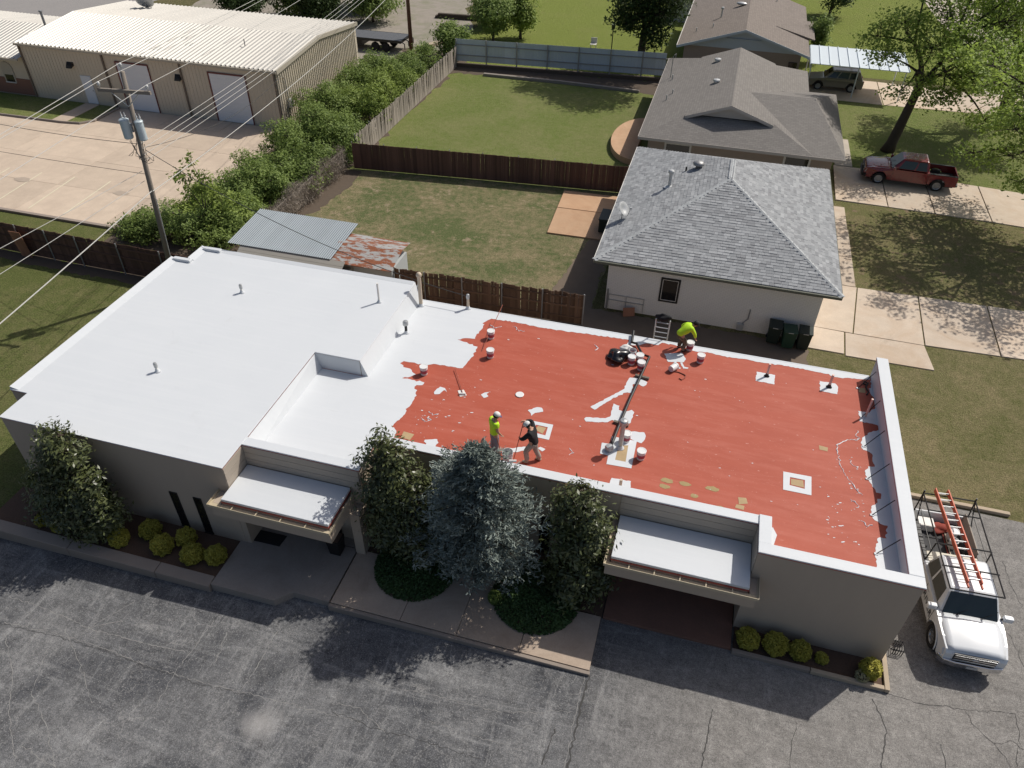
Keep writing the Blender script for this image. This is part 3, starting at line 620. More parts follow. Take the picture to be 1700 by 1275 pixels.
# slit windows
def slit(x0, x1, y, z0, z1):
    w = MB().box(x0,x1,y-.012,y-.002,z0,z1).build('window', 'dark_glass', B)
    f = MB()
    for a in ((x0-.03,x0,z0,z1),(x1,x1+.03,z0,z1)): f.box(a[0],a[1],y-.03,y-.003,a[2],a[3])
    f.box(x0-.03,x1+.03,y-.03,y-.003,z1,z1+.03); f.box(x0-.04,x1+.04,y-.05,y-.003,z0-.04,z0); f.build('window_frame', 'black', w)
slit(-16.2,-15.94,14.07,.2,1.98); slit(-15.24,-14.98,14.07,.15,1.98); slit(-3.39,-3.06,16.67,.1,1.96); slit(-19.2,-18.94,14.07,.2,1.98)
# brown horizontal siding lines on the front walls
# ---- things on the roof that belong to the building: vents and masts ----
mat('grey_metal', (.42, .43, .43), .4, .12, 5, metal=.6)
mat('white_pvc', (.72, .70, .66), .5, .08)
mat('tan_pvc', (.55, .45, .34), .6, .12)
mat('pink_pvc', (.72, .50, .43), .6, .15, 9)
def vent(x, y, z, h, r, m, collar=True, lean=(0,0), cap=None):
    p = MB().tube([(x,y,z-.02),(x+lean[0],y+lean[1],z+h)], r, 12).build('vent_pipe', m, B, smooth=False)
    if collar: MB().lathe([(r+.07,.006),(r+.05,.03),(r+.012,.10),(r+.012,.14)], 14, (x,y,z)).build('vent_collar', 'black' if m == 'pink_pvc' else 'white_coating', p, smooth=True)
    if cap: MB().lathe([(r+.005,h-.02),(cap,h+.02),(cap,h+.16),(cap*.8,h+.2),(.001,h+.22)], 14, (x+lean[0],y+lean[1],z)).build('vent_cap', 'grey_metal', p)
    return p
vent(3.72,25.3,rz(0,25.3),.62,.045,'pink_pvc'); vent(6.1,25.3,rz(0,25.3),.62,.05,'pink_pvc'); vent(7.35,23.85,rz(0,23.85),.85,.04,'pink_pvc',False)
vent(-.92,17.35,rz(0,17.35),.55,.05,'tan_pvc')
vent(-1.24,19.42,rz(0,19.42),1.15,.085,'grey_metal',True,(0,0),.15)
vent(-11.12,23.85,rz(0,23.85),.42,.06,'black',True,(0,0),.12)
vent(-12.58,24.56,3.955,.95,.045,'white_pvc'); vent(-18.56,23.53,3.955,.22,.05,'white_pvc',True,(0,0),.07); vent(-18.69,17.79,3.955,.22,.05,'white_pvc',True,(0,0),.07)
vent(-11.3,26.05,rz(0,26),1.55,.085,'tan_pvc',True,(0,0),None)
MB().ellipsoid((-11.3,26.05,4.66),(.13,.13,.14)).build('mast_head', 'tan_pvc', B, smooth=True)
vent(-9.22,26.45,rz(0,26.4),.55,.06,'tan_pvc',True,(0,0),.08)
MB().box(-11.66,-11.5,26.5,26.7,2.2,3.75).build('meter_box', 'grey_metal', B)
# ---------------- fences ----------------
mat('dark_fence', (.115, .06, .044), .85, .3, 2, .3, 20, rnd=.3, stretch=(1,1,.25))
mat('brown_fence', (.145, .088, .058), .85, .3, 2, .3, 20, rnd=.3, stretch=(1,1,.25))
mat('grey_fence', (.30, .262, .225), .9, .3, 2, .3, 20, rnd=.28, stretch=(1,1,.25))
mat('red_fence', (.30, .14, .085), .85, .3, 2, .3, 20, rnd=.2)
mat('post_metal', (.30, .30, .30), .5, .15, 3, metal=.4)
def plank_meshes(m, h, w):
    out = []
    for i in range(4):
        c = random.uniform(.0,.015); hh = h+random.uniform(-.012,.012)
        mb = MB().prism([(-w/2,-.011),(w/2,-.011),(w/2,.011),(-w/2,.011)], .03, lambda x, y: hh-(c if x < 0 else 0))
        out.append(mb.mesh('plank', m))
    return out
def plank_fence(label, pts, h, m, w=.14, rail_side=1, posts='post_metal', lean=.006, group=None, planks=None):
    f = thing('wooden_fence', label, 'fence', (pts[0][0],pts[0][1],0), group=group); o = Vector((pts[0][0],pts[0][1],0))
    ms = planks or plank_meshes(m, h, w)
    for (ax,ay), (bx,by) in zip(pts, pts[1:]):
        d = Vector((bx-ax,by-ay,0)); n = math.ceil(d.length/(w+.002)); sp = d.length/n; u = d.normalized(); ang = math.atan2(u.y,u.x); nrm = Vector((-u.y,u.x,0))*rail_side
        for i in range(n):
            p = Vector((ax,ay,0))+u*sp*(i+.5)-o
            k = link('plank', random.choice(ms), f, loc=p); k.rotation_euler = (random.gauss(0,lean),random.gauss(0,lean*.5),ang+random.gauss(0,.015)); k.scale = (1,1,random.uniform(1-lean*.8,1+lean*.4))
        r = MB()
        for z in (.35,h*.55,h-.3):
            a = Vector((ax,ay,z))+nrm*.035; b = Vector((bx,by,z))+nrm*.035
            r = MB(); s = nrm*.02
            r.add([a-s,b-s,b+s,a+s]+[v+Vector((0,0,.09)) for v in (a-s,b-s,b+s,a+s)], [(3,2,1,0),(4,5,6,7),(0,1,5,4),(1,2,6,5),(2,3,7,6),(3,0,4,7)])
            r.build('rail', m, f)
        k = max(1,round(d.length/2.4))
        for i in range(k+1):
            p = Vector((ax,ay,0))+d*(i/k)+nrm*.09
            MB().tube([(p.x,p.y,0),(p.x,p.y,h+.06)], .035, 8).build('post', posts, f)
    return f
plank_fence('dark reddish brown privacy fence dividing the two back yards', [(-23.6,44.75),(-14.6,45.65),(-5.0,46.5)], 1.83, 'dark_fence', rail_side=1)
plank_fence('weathered grey plank fence running back beside the hedge', [(-23.95,46.2),(-24.0,56),(-24.1,67.8)], 1.8, 'grey_fence', rail_side=1, lean=.03)
plank_fence('low dark brown fence right behind the white roof', [(-17.0,30.55),(-11,30.75),(-4.75,31.0)], 1.8, 'brown_fence', rail_side=-1, lean=.02)
plank_fence('dark brown fence between the left lawn and the warehouse yard', [(-60,29.2),(-38.3,28.8),(-32.3,28.62),(-24.3,28.5)], 1.83, 'dark_fence', rail_side=-1)
# leaning orange-brown gate leaf at the far left
g = thing('fence_gate', 'reddish wooden gate leaf standing against the dark left fence', 'gate', (-36.3,28.45,0)); ms = plank_meshes('red_fence',1.7,.14)
for i in range(5):
    k = link('plank', ms[i%4], g, loc=(i*.146,0,0)); k.rotation_euler = (RAD(6),0,0)
MB().box(-.05,.65,-.045,-.015,.4,.5).build('rail', 'red_fence', g, world=False); MB().box(-.05,.65,-.17,-.14,1.3,1.4).build('rail', 'red_fence', g, world=False)
# pale metal fence at the back
mat('pale_metal', (.50, .565, .63), .45, .1, 1.5, metal=.2, rnd=.06)
F = thing('metal_fence', 'tall pale blue-grey sheet metal fence behind the second back yard', 'fence', (-24.2,68.3,0))
pn = MB()
for i in range(3):
    x = i*.3; pn.box(x,x+.255,-.006,.006,.45,2.35); pn.box(x+.255,x+.295,-.022,.006,.45,2.35)
pm = pn.mesh('metal_panel', 'pale_metal'); d = Vector((19.6,1.63,0)); u = d.normalized(); ang = math.atan2(u.y,u.x)
for i in range(int(d.length/.9)):
    k = link('metal_panel', pm, F, loc=u*(.9*i)); k.rotation_euler = (0,0,ang)
for z in (.95,1.85):
    a = MB().box(0,d.length,-.10,-.03,z,z+.07).build('rail', 'post_metal', F, world=False); a.rotation_euler = (0,0,ang)
for i in range(8):
    a = MB().box(-.05,.05,-.2,-.1,0,2.4).build('post', 'post_metal', F, world=False); a.location = u*(i*d.length/7); a.rotation_euler = (0,0,ang)
a = MB().box(0,d.length,-.3,.1,0,.28).build('base_board', 'soil', F, world=False); a.rotation_euler = (0,0,ang)
tag(MB().prism([(-21,66.2),(-14,66.3),(-7,66.0),(-7,66.25),(-14,66.6),(-21,66.5)],0,.22).build('garden_timber','grey_fence'), 'row of old landscape timbers at the foot of the metal fence', 'timber')

# ---------------- white brick house with grey hip roof ----------------
def shingle_mat(name, tones, sc_=1.):
    m = bpy.data.materials.new(name); n, b = nodes_of(m); MATS[name] = m
    r = N(n, 'ShaderNodeNewGeometry').outputs['Random Per Island']; o = N(n, 'ShaderNodeObjectInfo').outputs['Random']
    a = N(n, 'ShaderNodeMath', operation='ADD'); L(n, r, a.inputs[0]); L(n, o, a.inputs[1])
    w = N(n, 'ShaderNodeMath', operation='FRACT'); L(n, a.outputs[0], w.inputs[0])
    c = ramp(n, w.outputs[0], [(i/(len(tones)-1), t) for i, t in enumerate(tones)])
    pos = position(n); c = mix(n, ramp(n, noise(n, pos, 60, 3, .8), [(.3,.75),(.6,1)]), (.2,.2,.2), c)
    c = mix(n, .75, c, c); L(n, c, b.inputs['Base Color']); b.inputs['Roughness'].default_value = .9; b.inputs['Specular IOR Level'].default_value = .2
    bumped(n, b, noise(n, pos, 80, 2), .4, .01)
shingle_mat('grey_shingle', [(.215,.22,.23),(.29,.30,.31),(.335,.345,.355),(.25,.26,.27),(.38,.39,.40),(.31,.32,.33),(.23,.235,.245),(.33,.34,.35)])
mat('ridge_shingle', (.40,.415,.42), .9, .1, 8, .3, 60, island=.12)
mat('white_brick', (.43,.415,.395), .85, .08, 2, .3, 20)
def painted_brick():
    m = bpy.data.materials.new('painted_brick'); n, b = nodes_of(m); MATS['painted_brick'] = m
    tc = position(n); mp = N(n, 'ShaderNodeMapping'); mp.inputs['Rotation'].default_value = (RAD(90),0,0); L(n, tc, mp.inputs[0])
    bk = N(n, 'ShaderNodeTexBrick'); L(n, mp.outputs[0], bk.inputs['Vector']); bk.inputs['Scale'].default_value = 1; bk.inputs['Brick Width'].default_value = .22; bk.inputs['Row Height'].default_value = .075; bk.inputs['Mortar Size'].default_value = .008
    c = mix(n, noise(n, tc, 3, 5), (.74,.715,.67), (.82,.795,.75)); c = mix(n, bk.outputs['Fac'], c, (.62,.60,.565))
    L(n, c, b.inputs['Base Color']); b.inputs['Roughness'].default_value = .85
    iv = N(n, 'ShaderNodeMath', operation='SUBTRACT'); iv.inputs[0].default_value = 1; L(n, bk.outputs['Fac'], iv.inputs[1]); bumped(n, b, iv.outputs[0], .5, .01)
painted_brick()
mat('gutter_green', (.115,.118,.09), .6, .15)
mat('white_trim', (.62,.60,.56), .6, .06)
mat('galv', (.5,.51,.51), .4, .15, 4, metal=.4)
H1 = thing('brick_house', 'white painted brick house with light grey hipped shingle roof', 'house', (1,39,0))
MB().box(-3.95,6.3,32.85,46.2,0,2.9).build('wall', 'painted_brick', H1)
E0, X0, X1, Y0, Y1 = 3.0, -4.65, 7.0, 32.46, 47.0
RX, RYA, RYB, RZ = 1.18, 39.3, 41.5, 5.02
def hip_face(c): return c
base = MB()
A, Bq, Cq, D = (X0,Y0,E0),(X1,Y0,E0),(X1,Y1,E0),(X0,Y1,E0); R1 = (RX,RYA,RZ); R2 = (RX,RYB+.3,RZ)
base.add([A,Bq,Cq,D,R1,R2]+[(p[0],p[1],p[2]-.14) for p in (A,Bq,Cq,D)], [(0,1,4),(1,2,5,4),(3,0,4,5),(2,3,5),(6,9,8,7),(0,6,7,1),(1,7,8,2),(2,8,9,3),(3,9,6,0)])
rf = base.build('roof', 'grey_shingle', H1)
# individual shingle tabs: the 300 nearest are pieces of their own, the rest one mesh
def tabs_on(p0, u, up, width_at, length, w=.33, e=.19):
    nrm = u.cross(up).normalized(); out = []; j = 0
    while j*e < length:
        a, b = width_at(j*e); x = a-(w*.5 if j%2 else random.uniform(0,.1))
        while x < b:
            ww = w*random.choice((.55,.8,1,1,1.25)); xa, xb = max(x,a), min(x+ww-.008,b)
            if xb-xa > .04: out.append((p0+u*((xa+xb)/2)+up*(j*e), (xb-xa), random.choice((.004,.010,.018))))
            x += ww
        j += 1
    return out, nrm
tiles = []
def run_face(p0, p1, q0, q1):     # eave p0->p1, top q0->q1 (may coincide)
    p0, p1, q0, q1 = map(Vector, (p0,p1,q0,q1)); u = (p1-p0).normalized()
    h = (q0-p0)-u*((q0-p0).dot(u)); ln = h.length; up = h.normalized(); W0 = (p1-p0).length; s0 = (q0-p0).dot(u); s1 = (q1-p0).dot(u)
    t, nrm = tabs_on(p0, u, up, lambda s: (s0*s/ln+.02, W0+(s1-W0)*s/ln-.02), ln-.08)
    return t, u, up, nrm
allt = []
for fc in ((A,Bq,R1,R1),(Bq,Cq,R1,R2),(D,A,R2,R1)):
    t, u, up, nrm = run_face(*fc)
    for c, w, th in t: allt.append((c,w,th,u,up,nrm))
allt.sort(key=lambda q: q[0].y)
def tab_verts(c, w, th, u, up, nrm, e=.19):
    a = c-u*w/2; b = c+u*w/2; t = nrm*(th+.012); k = nrm*.003
    return [a+k,b+k,b+up*(e+.02)+k,a+up*(e+.02)+k,a+t,b+t,b+up*(e+.02)+nrm*.006,a+up*(e+.02)+nrm*.006]
TF = [(4,5,6,7),(0,1,5,4),(1,2,6,5),(3,0,4,7)]
for q in allt[:300]: MB().add(tab_verts(*q), TF).build('shingle', 'grey_shingle', rf)
m = MB()
for q in allt[300:]: m.add(tab_verts(*q), TF)
stuff(m.build('shingle', 'grey_shingle', rf))
def ridge_caps(a, b, w=.17):
    a, b = Vector(a), Vector(b); d = (b-a); u = d.normalized(); s = u.cross(Vector((0,0,1))).normalized(); up = s.cross(u); m = MB(); n = int(d.length/.2)
    for i in range(n):
        p = a+u*(i*.2); q = p+u*.24; z = .035+.012*random.random()
        m.add([p-s*w+up*(z-.06),p+up*(z+.012),p+s*w+up*(z-.06),q-s*w+up*(z-.075),q+up*z,q+s*w+up*(z-.075)], [(0,1,4,3),(1,2,5,4),(0,3,5,2)])
    stuff(m.build('ridge_cap', 'ridge_shingle', rf))
ridge_caps(R1,A); ridge_caps(R1,Bq); ridge_caps(R2,R1)
gm = MB(); gm.box(X0-.02,X1+.02,Y0-.13,Y0-.02,E0-.16,E0-.02); gm.build('gutter', 'gutter_green', H1, bevel=.02)
MB().box(X1+.01,X1+.05,Y0,Y1,E0-.16,E0-.02).build('fascia', 'gutter_green', H1); MB().box(X0-.05,X0-.01,Y0,Y1,E0-.16,E0+.01).build('fascia', 'white_trim', H1)
MB().box(X0+.03,X1-.03,Y0+.02,Y0+.8,E0-.2,E0-.145).build('soffit', 'soffit', H1)
def sash(parent, x0, x1, y, z0, z1, frame='black', inner='white_trim', dirn=-1, mid=True):
    f = MB(); t = .09
    for a in ((x0-t,x0,z0-t,z1+t),(x1,x1+t,z0-t,z1+t),(x0,x1,z1,z1+t),(x0,x1,z0-t,z0)): f.box(a[0],a[1],y-.05,y-.002,a[2],a[3])
    w = f.build('window', frame, parent)
    MB().box(x0,x1,y-.02,y-.003,z0,z1).build('pane', 'dark_glass', w)
    g = MB(); s = .03
    for a in ((x0,x0+s,z0,z1),(x1-s,x1,z0,z1),(x0+s,x1-s,z1-s,z1),(x0+s,x1-s,z0,z0+s)): g.box(a[0],a[1],y-.04,y-.021,a[2],a[3])
    if mid: g.box(x0+s,x1-s,y-.045,y-.021,(z0+z1)/2-.02,(z0+z1)/2+.02)
    g.build('sash', inner, w)
sash(H1,-1.2,-.42,32.85,1.05,2.25,mid=False)
# roof furniture
def roofz(x, y): # height of the hip roof
    return min(E0+(y-Y0)*(RZ-E0)/(RYA-Y0), E0+(Y1-y)*(RZ-E0)/(Y1-RYB-.3), E0+(x-X0)*(RZ-E0)/(RX-X0), E0+(X1-x)*(RZ-E0)/(X1-RX))
x, y = -1.95, 39.7; z = roofz(x,y)
p = MB().tube([(x,y,z-.05),(x,y,z+.85)], .09, 12).build('flue', 'galv', H1); MB().lathe([(.1,.8),(.17,.83),(.17,.93),(.12,.98),(.001,1.0)], 14, (x,y,z)).build('flue_cap', 'galv', p)
MB().lathe([(.3,0),(.2,.03),(.1,.12)], 12, (x,y,z-.02)).build('flue_collar', 'galv', p)
x, y = -.62, 41.6; z = roofz(x,y); MB().lathe([(.14,-.05),(.15,.18),(.3,.2),(.33,.27),(.22,.38),(.001,.42)], 16, (x,y,z)).build('roof_vent', 'post_metal', H1, smooth=True)
x, y = -1.25, 41.5; z = roofz(x,y); MB().tube([(x,y,z-.05),(x,y,z+.25)], .05, 8).build('vent_pipe', 'black', H1)
def dish(parent, x, y, z, r=.36, yaw=0):
    m = MB(); M4 = Matrix.Translation((x,y,z+.55))@Euler((RAD(55),0,yaw)).to_matrix().to_4x4()
    m.lathe([(.02,.0),(r*.5,.02),(r*.85,.07),(r,.11),(r*.98,.115),(r*.5,.03),(.0,.01)], 20); m.xf(M4); d = m.build('satellite_dish', 'galv', parent, smooth=True)
    MB().tube([(x,y,z-.05),(x,y,z+.5)], .025, 8).build('dish_mast', 'post_metal', d)
    e = M4@Vector((0,-.1,.5)); MB().tube([M4@Vector((0,-r,.1)),e], .015, 6).build('dish_arm', 'post_metal', d); MB().box(e.x-.05,e.x+.05,e.y-.05,e.y+.05,e.z-.05,e.z+.05).build('receiver', 'galv', d)
dish(H1,-4.0,36.6,roofz(-4.0,36.6),.4,RAD(70))
# meter and conduits on the wall
MB().tube([(3.05,32.8,.15),(3.0,32.78,.5),(3.2,32.8,.75),(3.2,32.8,1.3)], .03, 8).build('conduit', 'post_metal', H1); MB().box(2.75,3.05,32.65,32.84,.1,.45).build('meter_box', 'galv', H1)
m = MB(); [m.box(-3.8+i*.9,-3.77+i*.9,32.8,32.84,.1,.9) for i in range(3)]; m.box(-3.8,-1.97,32.8,32.84,.55,.6); m.box(-3.8,-1.97,32.8,32.84,.88,.92); m.build('trellis', 'galv', H1)
MB().tube([(-3.85,32.8,0),(-3.85,32.8,1.2)], .04, 8).build('pipe', 'post_metal', H1)

# ---------------- second house: taupe shingles, dutch gables ----------------
def flat_shingle(name, base, s=1.):
    m = bpy.data.materials.new(name); n, b = nodes_of(m); MATS[name] = m
    pos = position(n)
    rows = N(n, 'ShaderNodeTexBrick'); rows.inputs['Scale'].default_value = 1; rows.inputs['Brick Width'].default_value = .32; rows.inputs['Row Height'].default_value = .17; rows.inputs['Mortar Size'].default_value = .012; rows.inputs['Bias'].default_value = 0
    rows.inputs['Color1'].default_value = c4(sc(base,.86)); rows.inputs['Color2'].default_value = c4(sc(base,1.15)); rows.inputs['Mortar'].default_value = c4(sc(base,.6))
    L(n, N(n,'ShaderNodeTexCoord').outputs['UV'], rows.inputs['Vector'])
    c = mix(n, noise(n, pos, .7, 5, .6), sc(base,.9), sc(base,1.1)); c = mix(n, .6, c, rows.outputs['Color'])
    L(n, c, b.inputs['Base Color']); b.inputs['Roughness'].default_value = .92; b.inputs['Specular IOR Level'].default_value = .15
    bumped(n, b, noise(n, pos, 50, 2), .4, .01)
flat_shingle('taupe_shingle', (.215,.20,.185)); flat_shingle('brown_shingle', (.22,.19,.168))
def roof_faces(name, faces, m, parent, thick=.12):
    """sloped planes with metre-scaled UVs along each slope, plus a thickness below"""
    o = []
    mb = MB(); uvs = []
    for f in faces:
        P = [Vector(p) for p in f]; n = (P[1]-P[0]).cross(P[2]-P[0]).normalized()
        if n.z < 0: P = P[::-1]; n = -n
        u = Vector((0,0,1)).cross(n); u = u.normalized() if u.length > 1e-4 else Vector((1,0,0)); v = n.cross(u)
        mb.add(P, [tuple(range(len(P)))]); uvs.append([(p.dot(u),p.dot(v)) for p in P])
    me = bpy.data.meshes.new(name); me.from_pydata(mb.v,[],mb.f); me.materials.append(MATS[m]); ul = me.uv_layers.new(name='UVMap')
    k = 0
    for poly, us in zip(me.polygons, uvs):
        for li, uv in zip(poly.loop_indices, us): ul.data[li].uv = uv
    me.update(); ob = link(name, me, parent, world=True)
    s = ob.modifiers.new('thickness','SOLIDIFY'); s.thickness = thick; s.offset = -1
    return ob
mat('taupe_brick', (.32,.26,.215), .85, .15, 4, .3, 30); mat('taupe_trim', (.45,.41,.37), .7, .1); mat('blue_siding', (.44,.50,.54), .7, .08, 2)
H2 = thing('brown_house', 'taupe shingled house with dutch gables beyond the white brick one', 'house', (1,58,0))
MB().box(-4.3,5.6,50.0,66.4,0,2.75).build('wall', 'taupe_brick', H2); MB().box(5.6,7.5,50.0,61.4,0,2.75).build('wall', 'taupe_brick', H2)
e, rx, rzz = 2.8, .65, 4.7; xa, xb = -4.92, 6.2; ya, yb = 49.35, 67.0; gz = 3.72; gx = 3.2; gya, gyb = 51.75, 64.6; pk = .0
k = (rzz-e)/(rx-xa); kx = (rzz-e)/(xb-rx)
gl = rx-(rzz-gz)/k; gr = rx+(rzz-gz)/kx
r2 = roof_faces('roof', [
  [(xa,ya,e),(gl,gya,gz),(gl,gyb,gz),(xa,yb,e)], [(gl,gya-.35,gz),(rx,gya-.35,rzz),(rx,gyb+.3,rzz),(gl,gyb+.3,gz)],
  [(xb,yb,e),(gr,gyb,gz),(gr,gya,gz),(xb,ya,e)], [(gr,gyb+.3,gz),(rx,gyb+.3,rzz),(rx,gya-.35,rzz),(gr,gya-.35,gz)],
  [(xa,ya,e),(xb,ya,e),(gr,gya,gz),(gl,gya,gz)], [(xb,yb,e),(xa,yb,e),(gl,gyb,gz),(gr,gyb,gz)]], 'taupe_shingle', H2)
# the wing to the right
wx, wa, wb, wz, wy = 8.15, 49.36, 61.9, 4.32, 55.7
roof_faces('wing_roof', [[(xb,wa,e),(wx,wa,e),(6.1,wy,wz),(xb-(wz-e)/kx,wy,wz)], [(wx,wb,e),(xb,wb,e),(xb-(wz-e)/kx,wy,wz),(6.1,wy,wz)], [(wx,wa,e),(wx,wb,e),(6.1,wy,wz)]], 'taupe_shingle', H2)
for yy, s in ((gya,-1),(gyb,1)):
    g = MB().add([(gl+.25,yy+.02*s,gz+.05),(gr-.25,yy+.02*s,gz+.05),(rx,yy+.02*s,rzz-.1)], [(0,1,2)]).build('gable', 'taupe_trim', H2)
for a, b in (((gl,gya-.36,gz),(rx,gya-.36,rzz)),((rx,gya-.36,rzz),(gr,gya-.36,gz))):
    a, b = Vector(a), Vector(b); MB().add([a,b,b-Vector((0,0,.2)),a-Vector((0,0,.2))]+[v+Vector((0,.04,0)) for v in (a,b,b-Vector((0,0,.2)),a-Vector((0,0,.2)))], [(0,1,2,3),(7,6,5,4),(0,4,5,1),(3,2,6,7)]).build('barge_board', 'taupe_trim', H2)
MB().box(xa,wx,ya-.05,ya-.005,e-.2,e-.01).build('fascia', 'taupe_trim', H2); MB().box(xa-.04,xa-.004,ya,yb,e-.2,e-.01).build('fascia', 'taupe_trim', H2)
sash(H2,-3.1,-1.5,50.0,1.35,2.3,'white_trim','white_trim',mid=False); sash(H2,4.6,6.1,50.0,1.25,2.35,'white_trim','white_trim')
def r2z(x, y): return e+min((x-xa)*k,(xb-x)*kx)
for x, y in ((-.9,62.5),(-.65,57.2)): MB().lathe([(.18,-.05),(.18,.1),(.26,.12),(.24,.22),(.001,.27)], 12, (x,y,r2z(x,y))).build('roof_vent', 'galv', H2)
for x, y, h in ((-4.0,60.6,.35),(-3.6,57.0,.3),(-3.9,55.8,.35)): MB().tube([(x,y,r2z(x,y)-.05),(x,y,r2z(x,y)+h)], .05, 8).build('vent_pipe', 'galv', H2)
MB().tube([(-4.2,61.2,r2z(-4.2,61.2)),(-4.2,61.2,4.6),(-4.1,61.2,4.75)], .03, 8).build('service_mast', 'post_metal', H2)

# ---------------- third house: blue-grey gable ----------------
H3 = thing('gabled_house', 'brown roofed house with pale blue gable end and low brick wall', 'house', (1,78,0))
MB().box(-4.1,5.8,71.6,88,0,2.75).build('wall', 'taupe_brick', H3)
e3, z3 = 2.8, 4.5
roof_faces('roof', [[(-4.7,71.0,e3),(.86,71.0,z3),(.86,88.5,z3),(-4.7,88.5,e3)], [(.86,71.0,z3),(6.45,71.0,e3),(6.45,88.5,e3),(.86,88.5,z3)], [(3.4,76.2,3.75),(7.0,76.2,2.85),(7.0,82.6,2.85),(4.6,80.2,3.45)]], 'brown_shingle', H3)
MB().add([(-4.1,71.55,2.75),(5.8,71.55,2.75),(.86,71.55,4.33)], [(0,1,2)]).build('gable', 'blue_siding', H3)
MB().box(-.6,2.3,71.44,71.52,3.55,3.62).build('gable_trim', 'blue_siding', H3)
for a, b in (((-4.72,70.98,e3),(.86,70.98,z3)),((.86,70.98,z3),(6.47,70.98,e3))):
    a, b = Vector(a), Vector(b); q = Vector((0,0,.2)); MB().add([a,b,b-q,a-q]+[v+Vector((0,-.04,0)) for v in (a,b,b-q,a-q)], [(3,2,1,0),(4,5,6,7),(0,1,5,4),(7,6,2,3)]).build('barge_board', 'blue_siding', H3)
MB().box(-4.76,-4.705,71,88.5,e3-.15,e3+.02).build('gutter', 'white_trim', H3)
def r3z(x): return e3+(z3-e3)*(1-abs(x-.86)/5.6)
MB().tube([(-1.5,77.5,r3z(-1.5)-.05),(-1.5,77.5,r3z(-1.5)+.75)], .08, 10).build('flue', 'galv', H3); MB().lathe([(.09,.7),(.15,.72),(.13,.85),(.001,.88)], 12, (-1.5,77.5,r3z(-1.5))).build('flue_cap', 'galv', H3)
MB().ellipsoid((.1,80.2,r3z(.1)+.2),(.5,.3,.14)).build('roof_vent', 'galv', H3, smooth=True)
for x, y in ((-3.4,74.3),(-2.0,74.5),(3.4,85.5),(1.5,88)): MB().tube([(x,y,r3z(x)-.05),(x,y,r3z(x)+.3)], .05, 8).build('vent_pipe', 'galv', H3)
MB().box(4.9,5.6,71.5,71.59,.1,2.1).build('window', 'dark_glass', H3)

# ---------------- carport ----------------
mat('carport_white', (.60,.66,.70), .45, .06, 1, metal=.1)
CP = thing('carport', 'white ribbed metal carport roof on posts beside the trees', 'carport', (10.4,74,0))
for i in range(10):
    x = 6.6+i*.78
    p = MB().add([(x,70.2,2.55),(x+.76,70.2,2.55),(x+.76,75.0,2.75),(x,75.0,2.75),(x,70.2,2.5),(x+.76,70.2,2.5),(x+.76,75.0,2.7),(x,75.0,2.7)], [(0,1,2,3),(7,6,5,4),(0,4,5,1),(1,5,6,2),(2,6,7,3),(3,7,4,0)]).build('roof_panel', 'carport_white', CP)
    MB().add([(x+.74,70.2,2.55),(x+.78,70.2,2.55),(x+.78,75,2.75),(x+.74,75,2.75),(x+.74,70.2,2.62),(x+.78,70.2,2.62),(x+.78,75,2.82),(x+.74,75,2.82)], [(4,5,6,7),(0,1,5,4),(1,2,6,5),(2,3,7,6),(3,0,4,7)]).build('seam', 'post_metal' if False else 'carport_white', p)
MB().add([(6.55,70.15,2.5),(6.6,70.15,2.5),(6.6,75.0,2.7),(6.55,75.0,2.7),(6.55,70.15,2.15),(6.6,70.15,2.15),(6.6,75,2.35),(6.55,75,2.35)], [(0,1,2,3),(4,7,6,5),(0,3,7,4),(1,5,6,2),(0,4,5,1),(3,2,6,7)]).build('side_flashing', 'carport_white', CP)
for x in (6.7,10.5,14.2):
    for y in (70.5,74.7): MB().tube([(x,y,0),(x,y,2.52)], .05, 8).build('post', 'carport_white', CP)

# ---------------- warehouse ----------------
mat('beige_panel', (.56,.495,.395), .6, .08, .8, rnd=.04); mat('beige_trim', (.42,.38,.31), .6, .08); mat('roof_panel', (.49,.47,.43), .45, .09, .5, metal=.15, rnd=.04); mat('door_white', (.70,.72,.75), .6, .04); mat('brick_red', (.23,.12,.085), .85, .25, 8, .3, 30)
mat('wall_shadow_line', (.2,.175,.14), .6, .1); mat('downspout', (.17,.135,.105), .6, .1); mat('downspout_red', (.16,.05,.045), .6, .1)
WH = thing('warehouse', 'beige metal warehouse with low ribbed gable roof and white roll-up doors', 'warehouse', (-43,56,0))
wx0, wx1, wy0, wy1, we, wr, wry = -54.15, -31.5, 49.7, 63.2, 4.3, 4.95, 56.45
MB().add([(wx0,wy0,0),(wx1-.04,wy0,0),(wx1-.04,wy1,0),(wx0,wy1,0),(wx0,wy0,we-.05),(wx1-.04,wy0,we-.05),(wx1-.04,wy1,we-.05),(wx0,wy1,we-.05),(wx0,wry,wr-.06),(wx1-.04,wry,wr-.06)],
   [(0,1,5,4),(1,2,6,9,5),(2,3,7,6),(3,0,4,8,7),(4,5,9,8),(8,9,6,7)]).build('wall', 'beige_panel', WH)
n = 30; pw = (wx1-wx0+.2)/n
for i in range(n):
    x0 = wx0-.1+i*pw
    for (ya, za, yb, zb) in ((wy0-.12,we,wry,wr),(wry,wr,wy1+.1,we)):
        m = MB(); prof = [(0,.0),(.07,.085),(.11,.085),(.18,0),(pw*.5,0),(pw*.5+.07,.085),(pw*.5+.11,.085),(pw*.5+.18,0),(pw-.001,0)]
        for (a, h0), (b, h1) in zip(prof, prof[1:]): m.quad((x0+a,ya,za+h0),(x0+b,ya,za+h1),(x0+b,yb,zb+h1),(x0+a,yb,zb+h0))
        m.build('roof_panel', 'roof_panel', WH)
def rib_wall(x0, x1, y, z0, z1):
    m = MB(); x = x0
    while x < x1-.1: m.box(x,min(x+.05,x1),y-.03,y-.002,z0,z1); x += .3
    return m
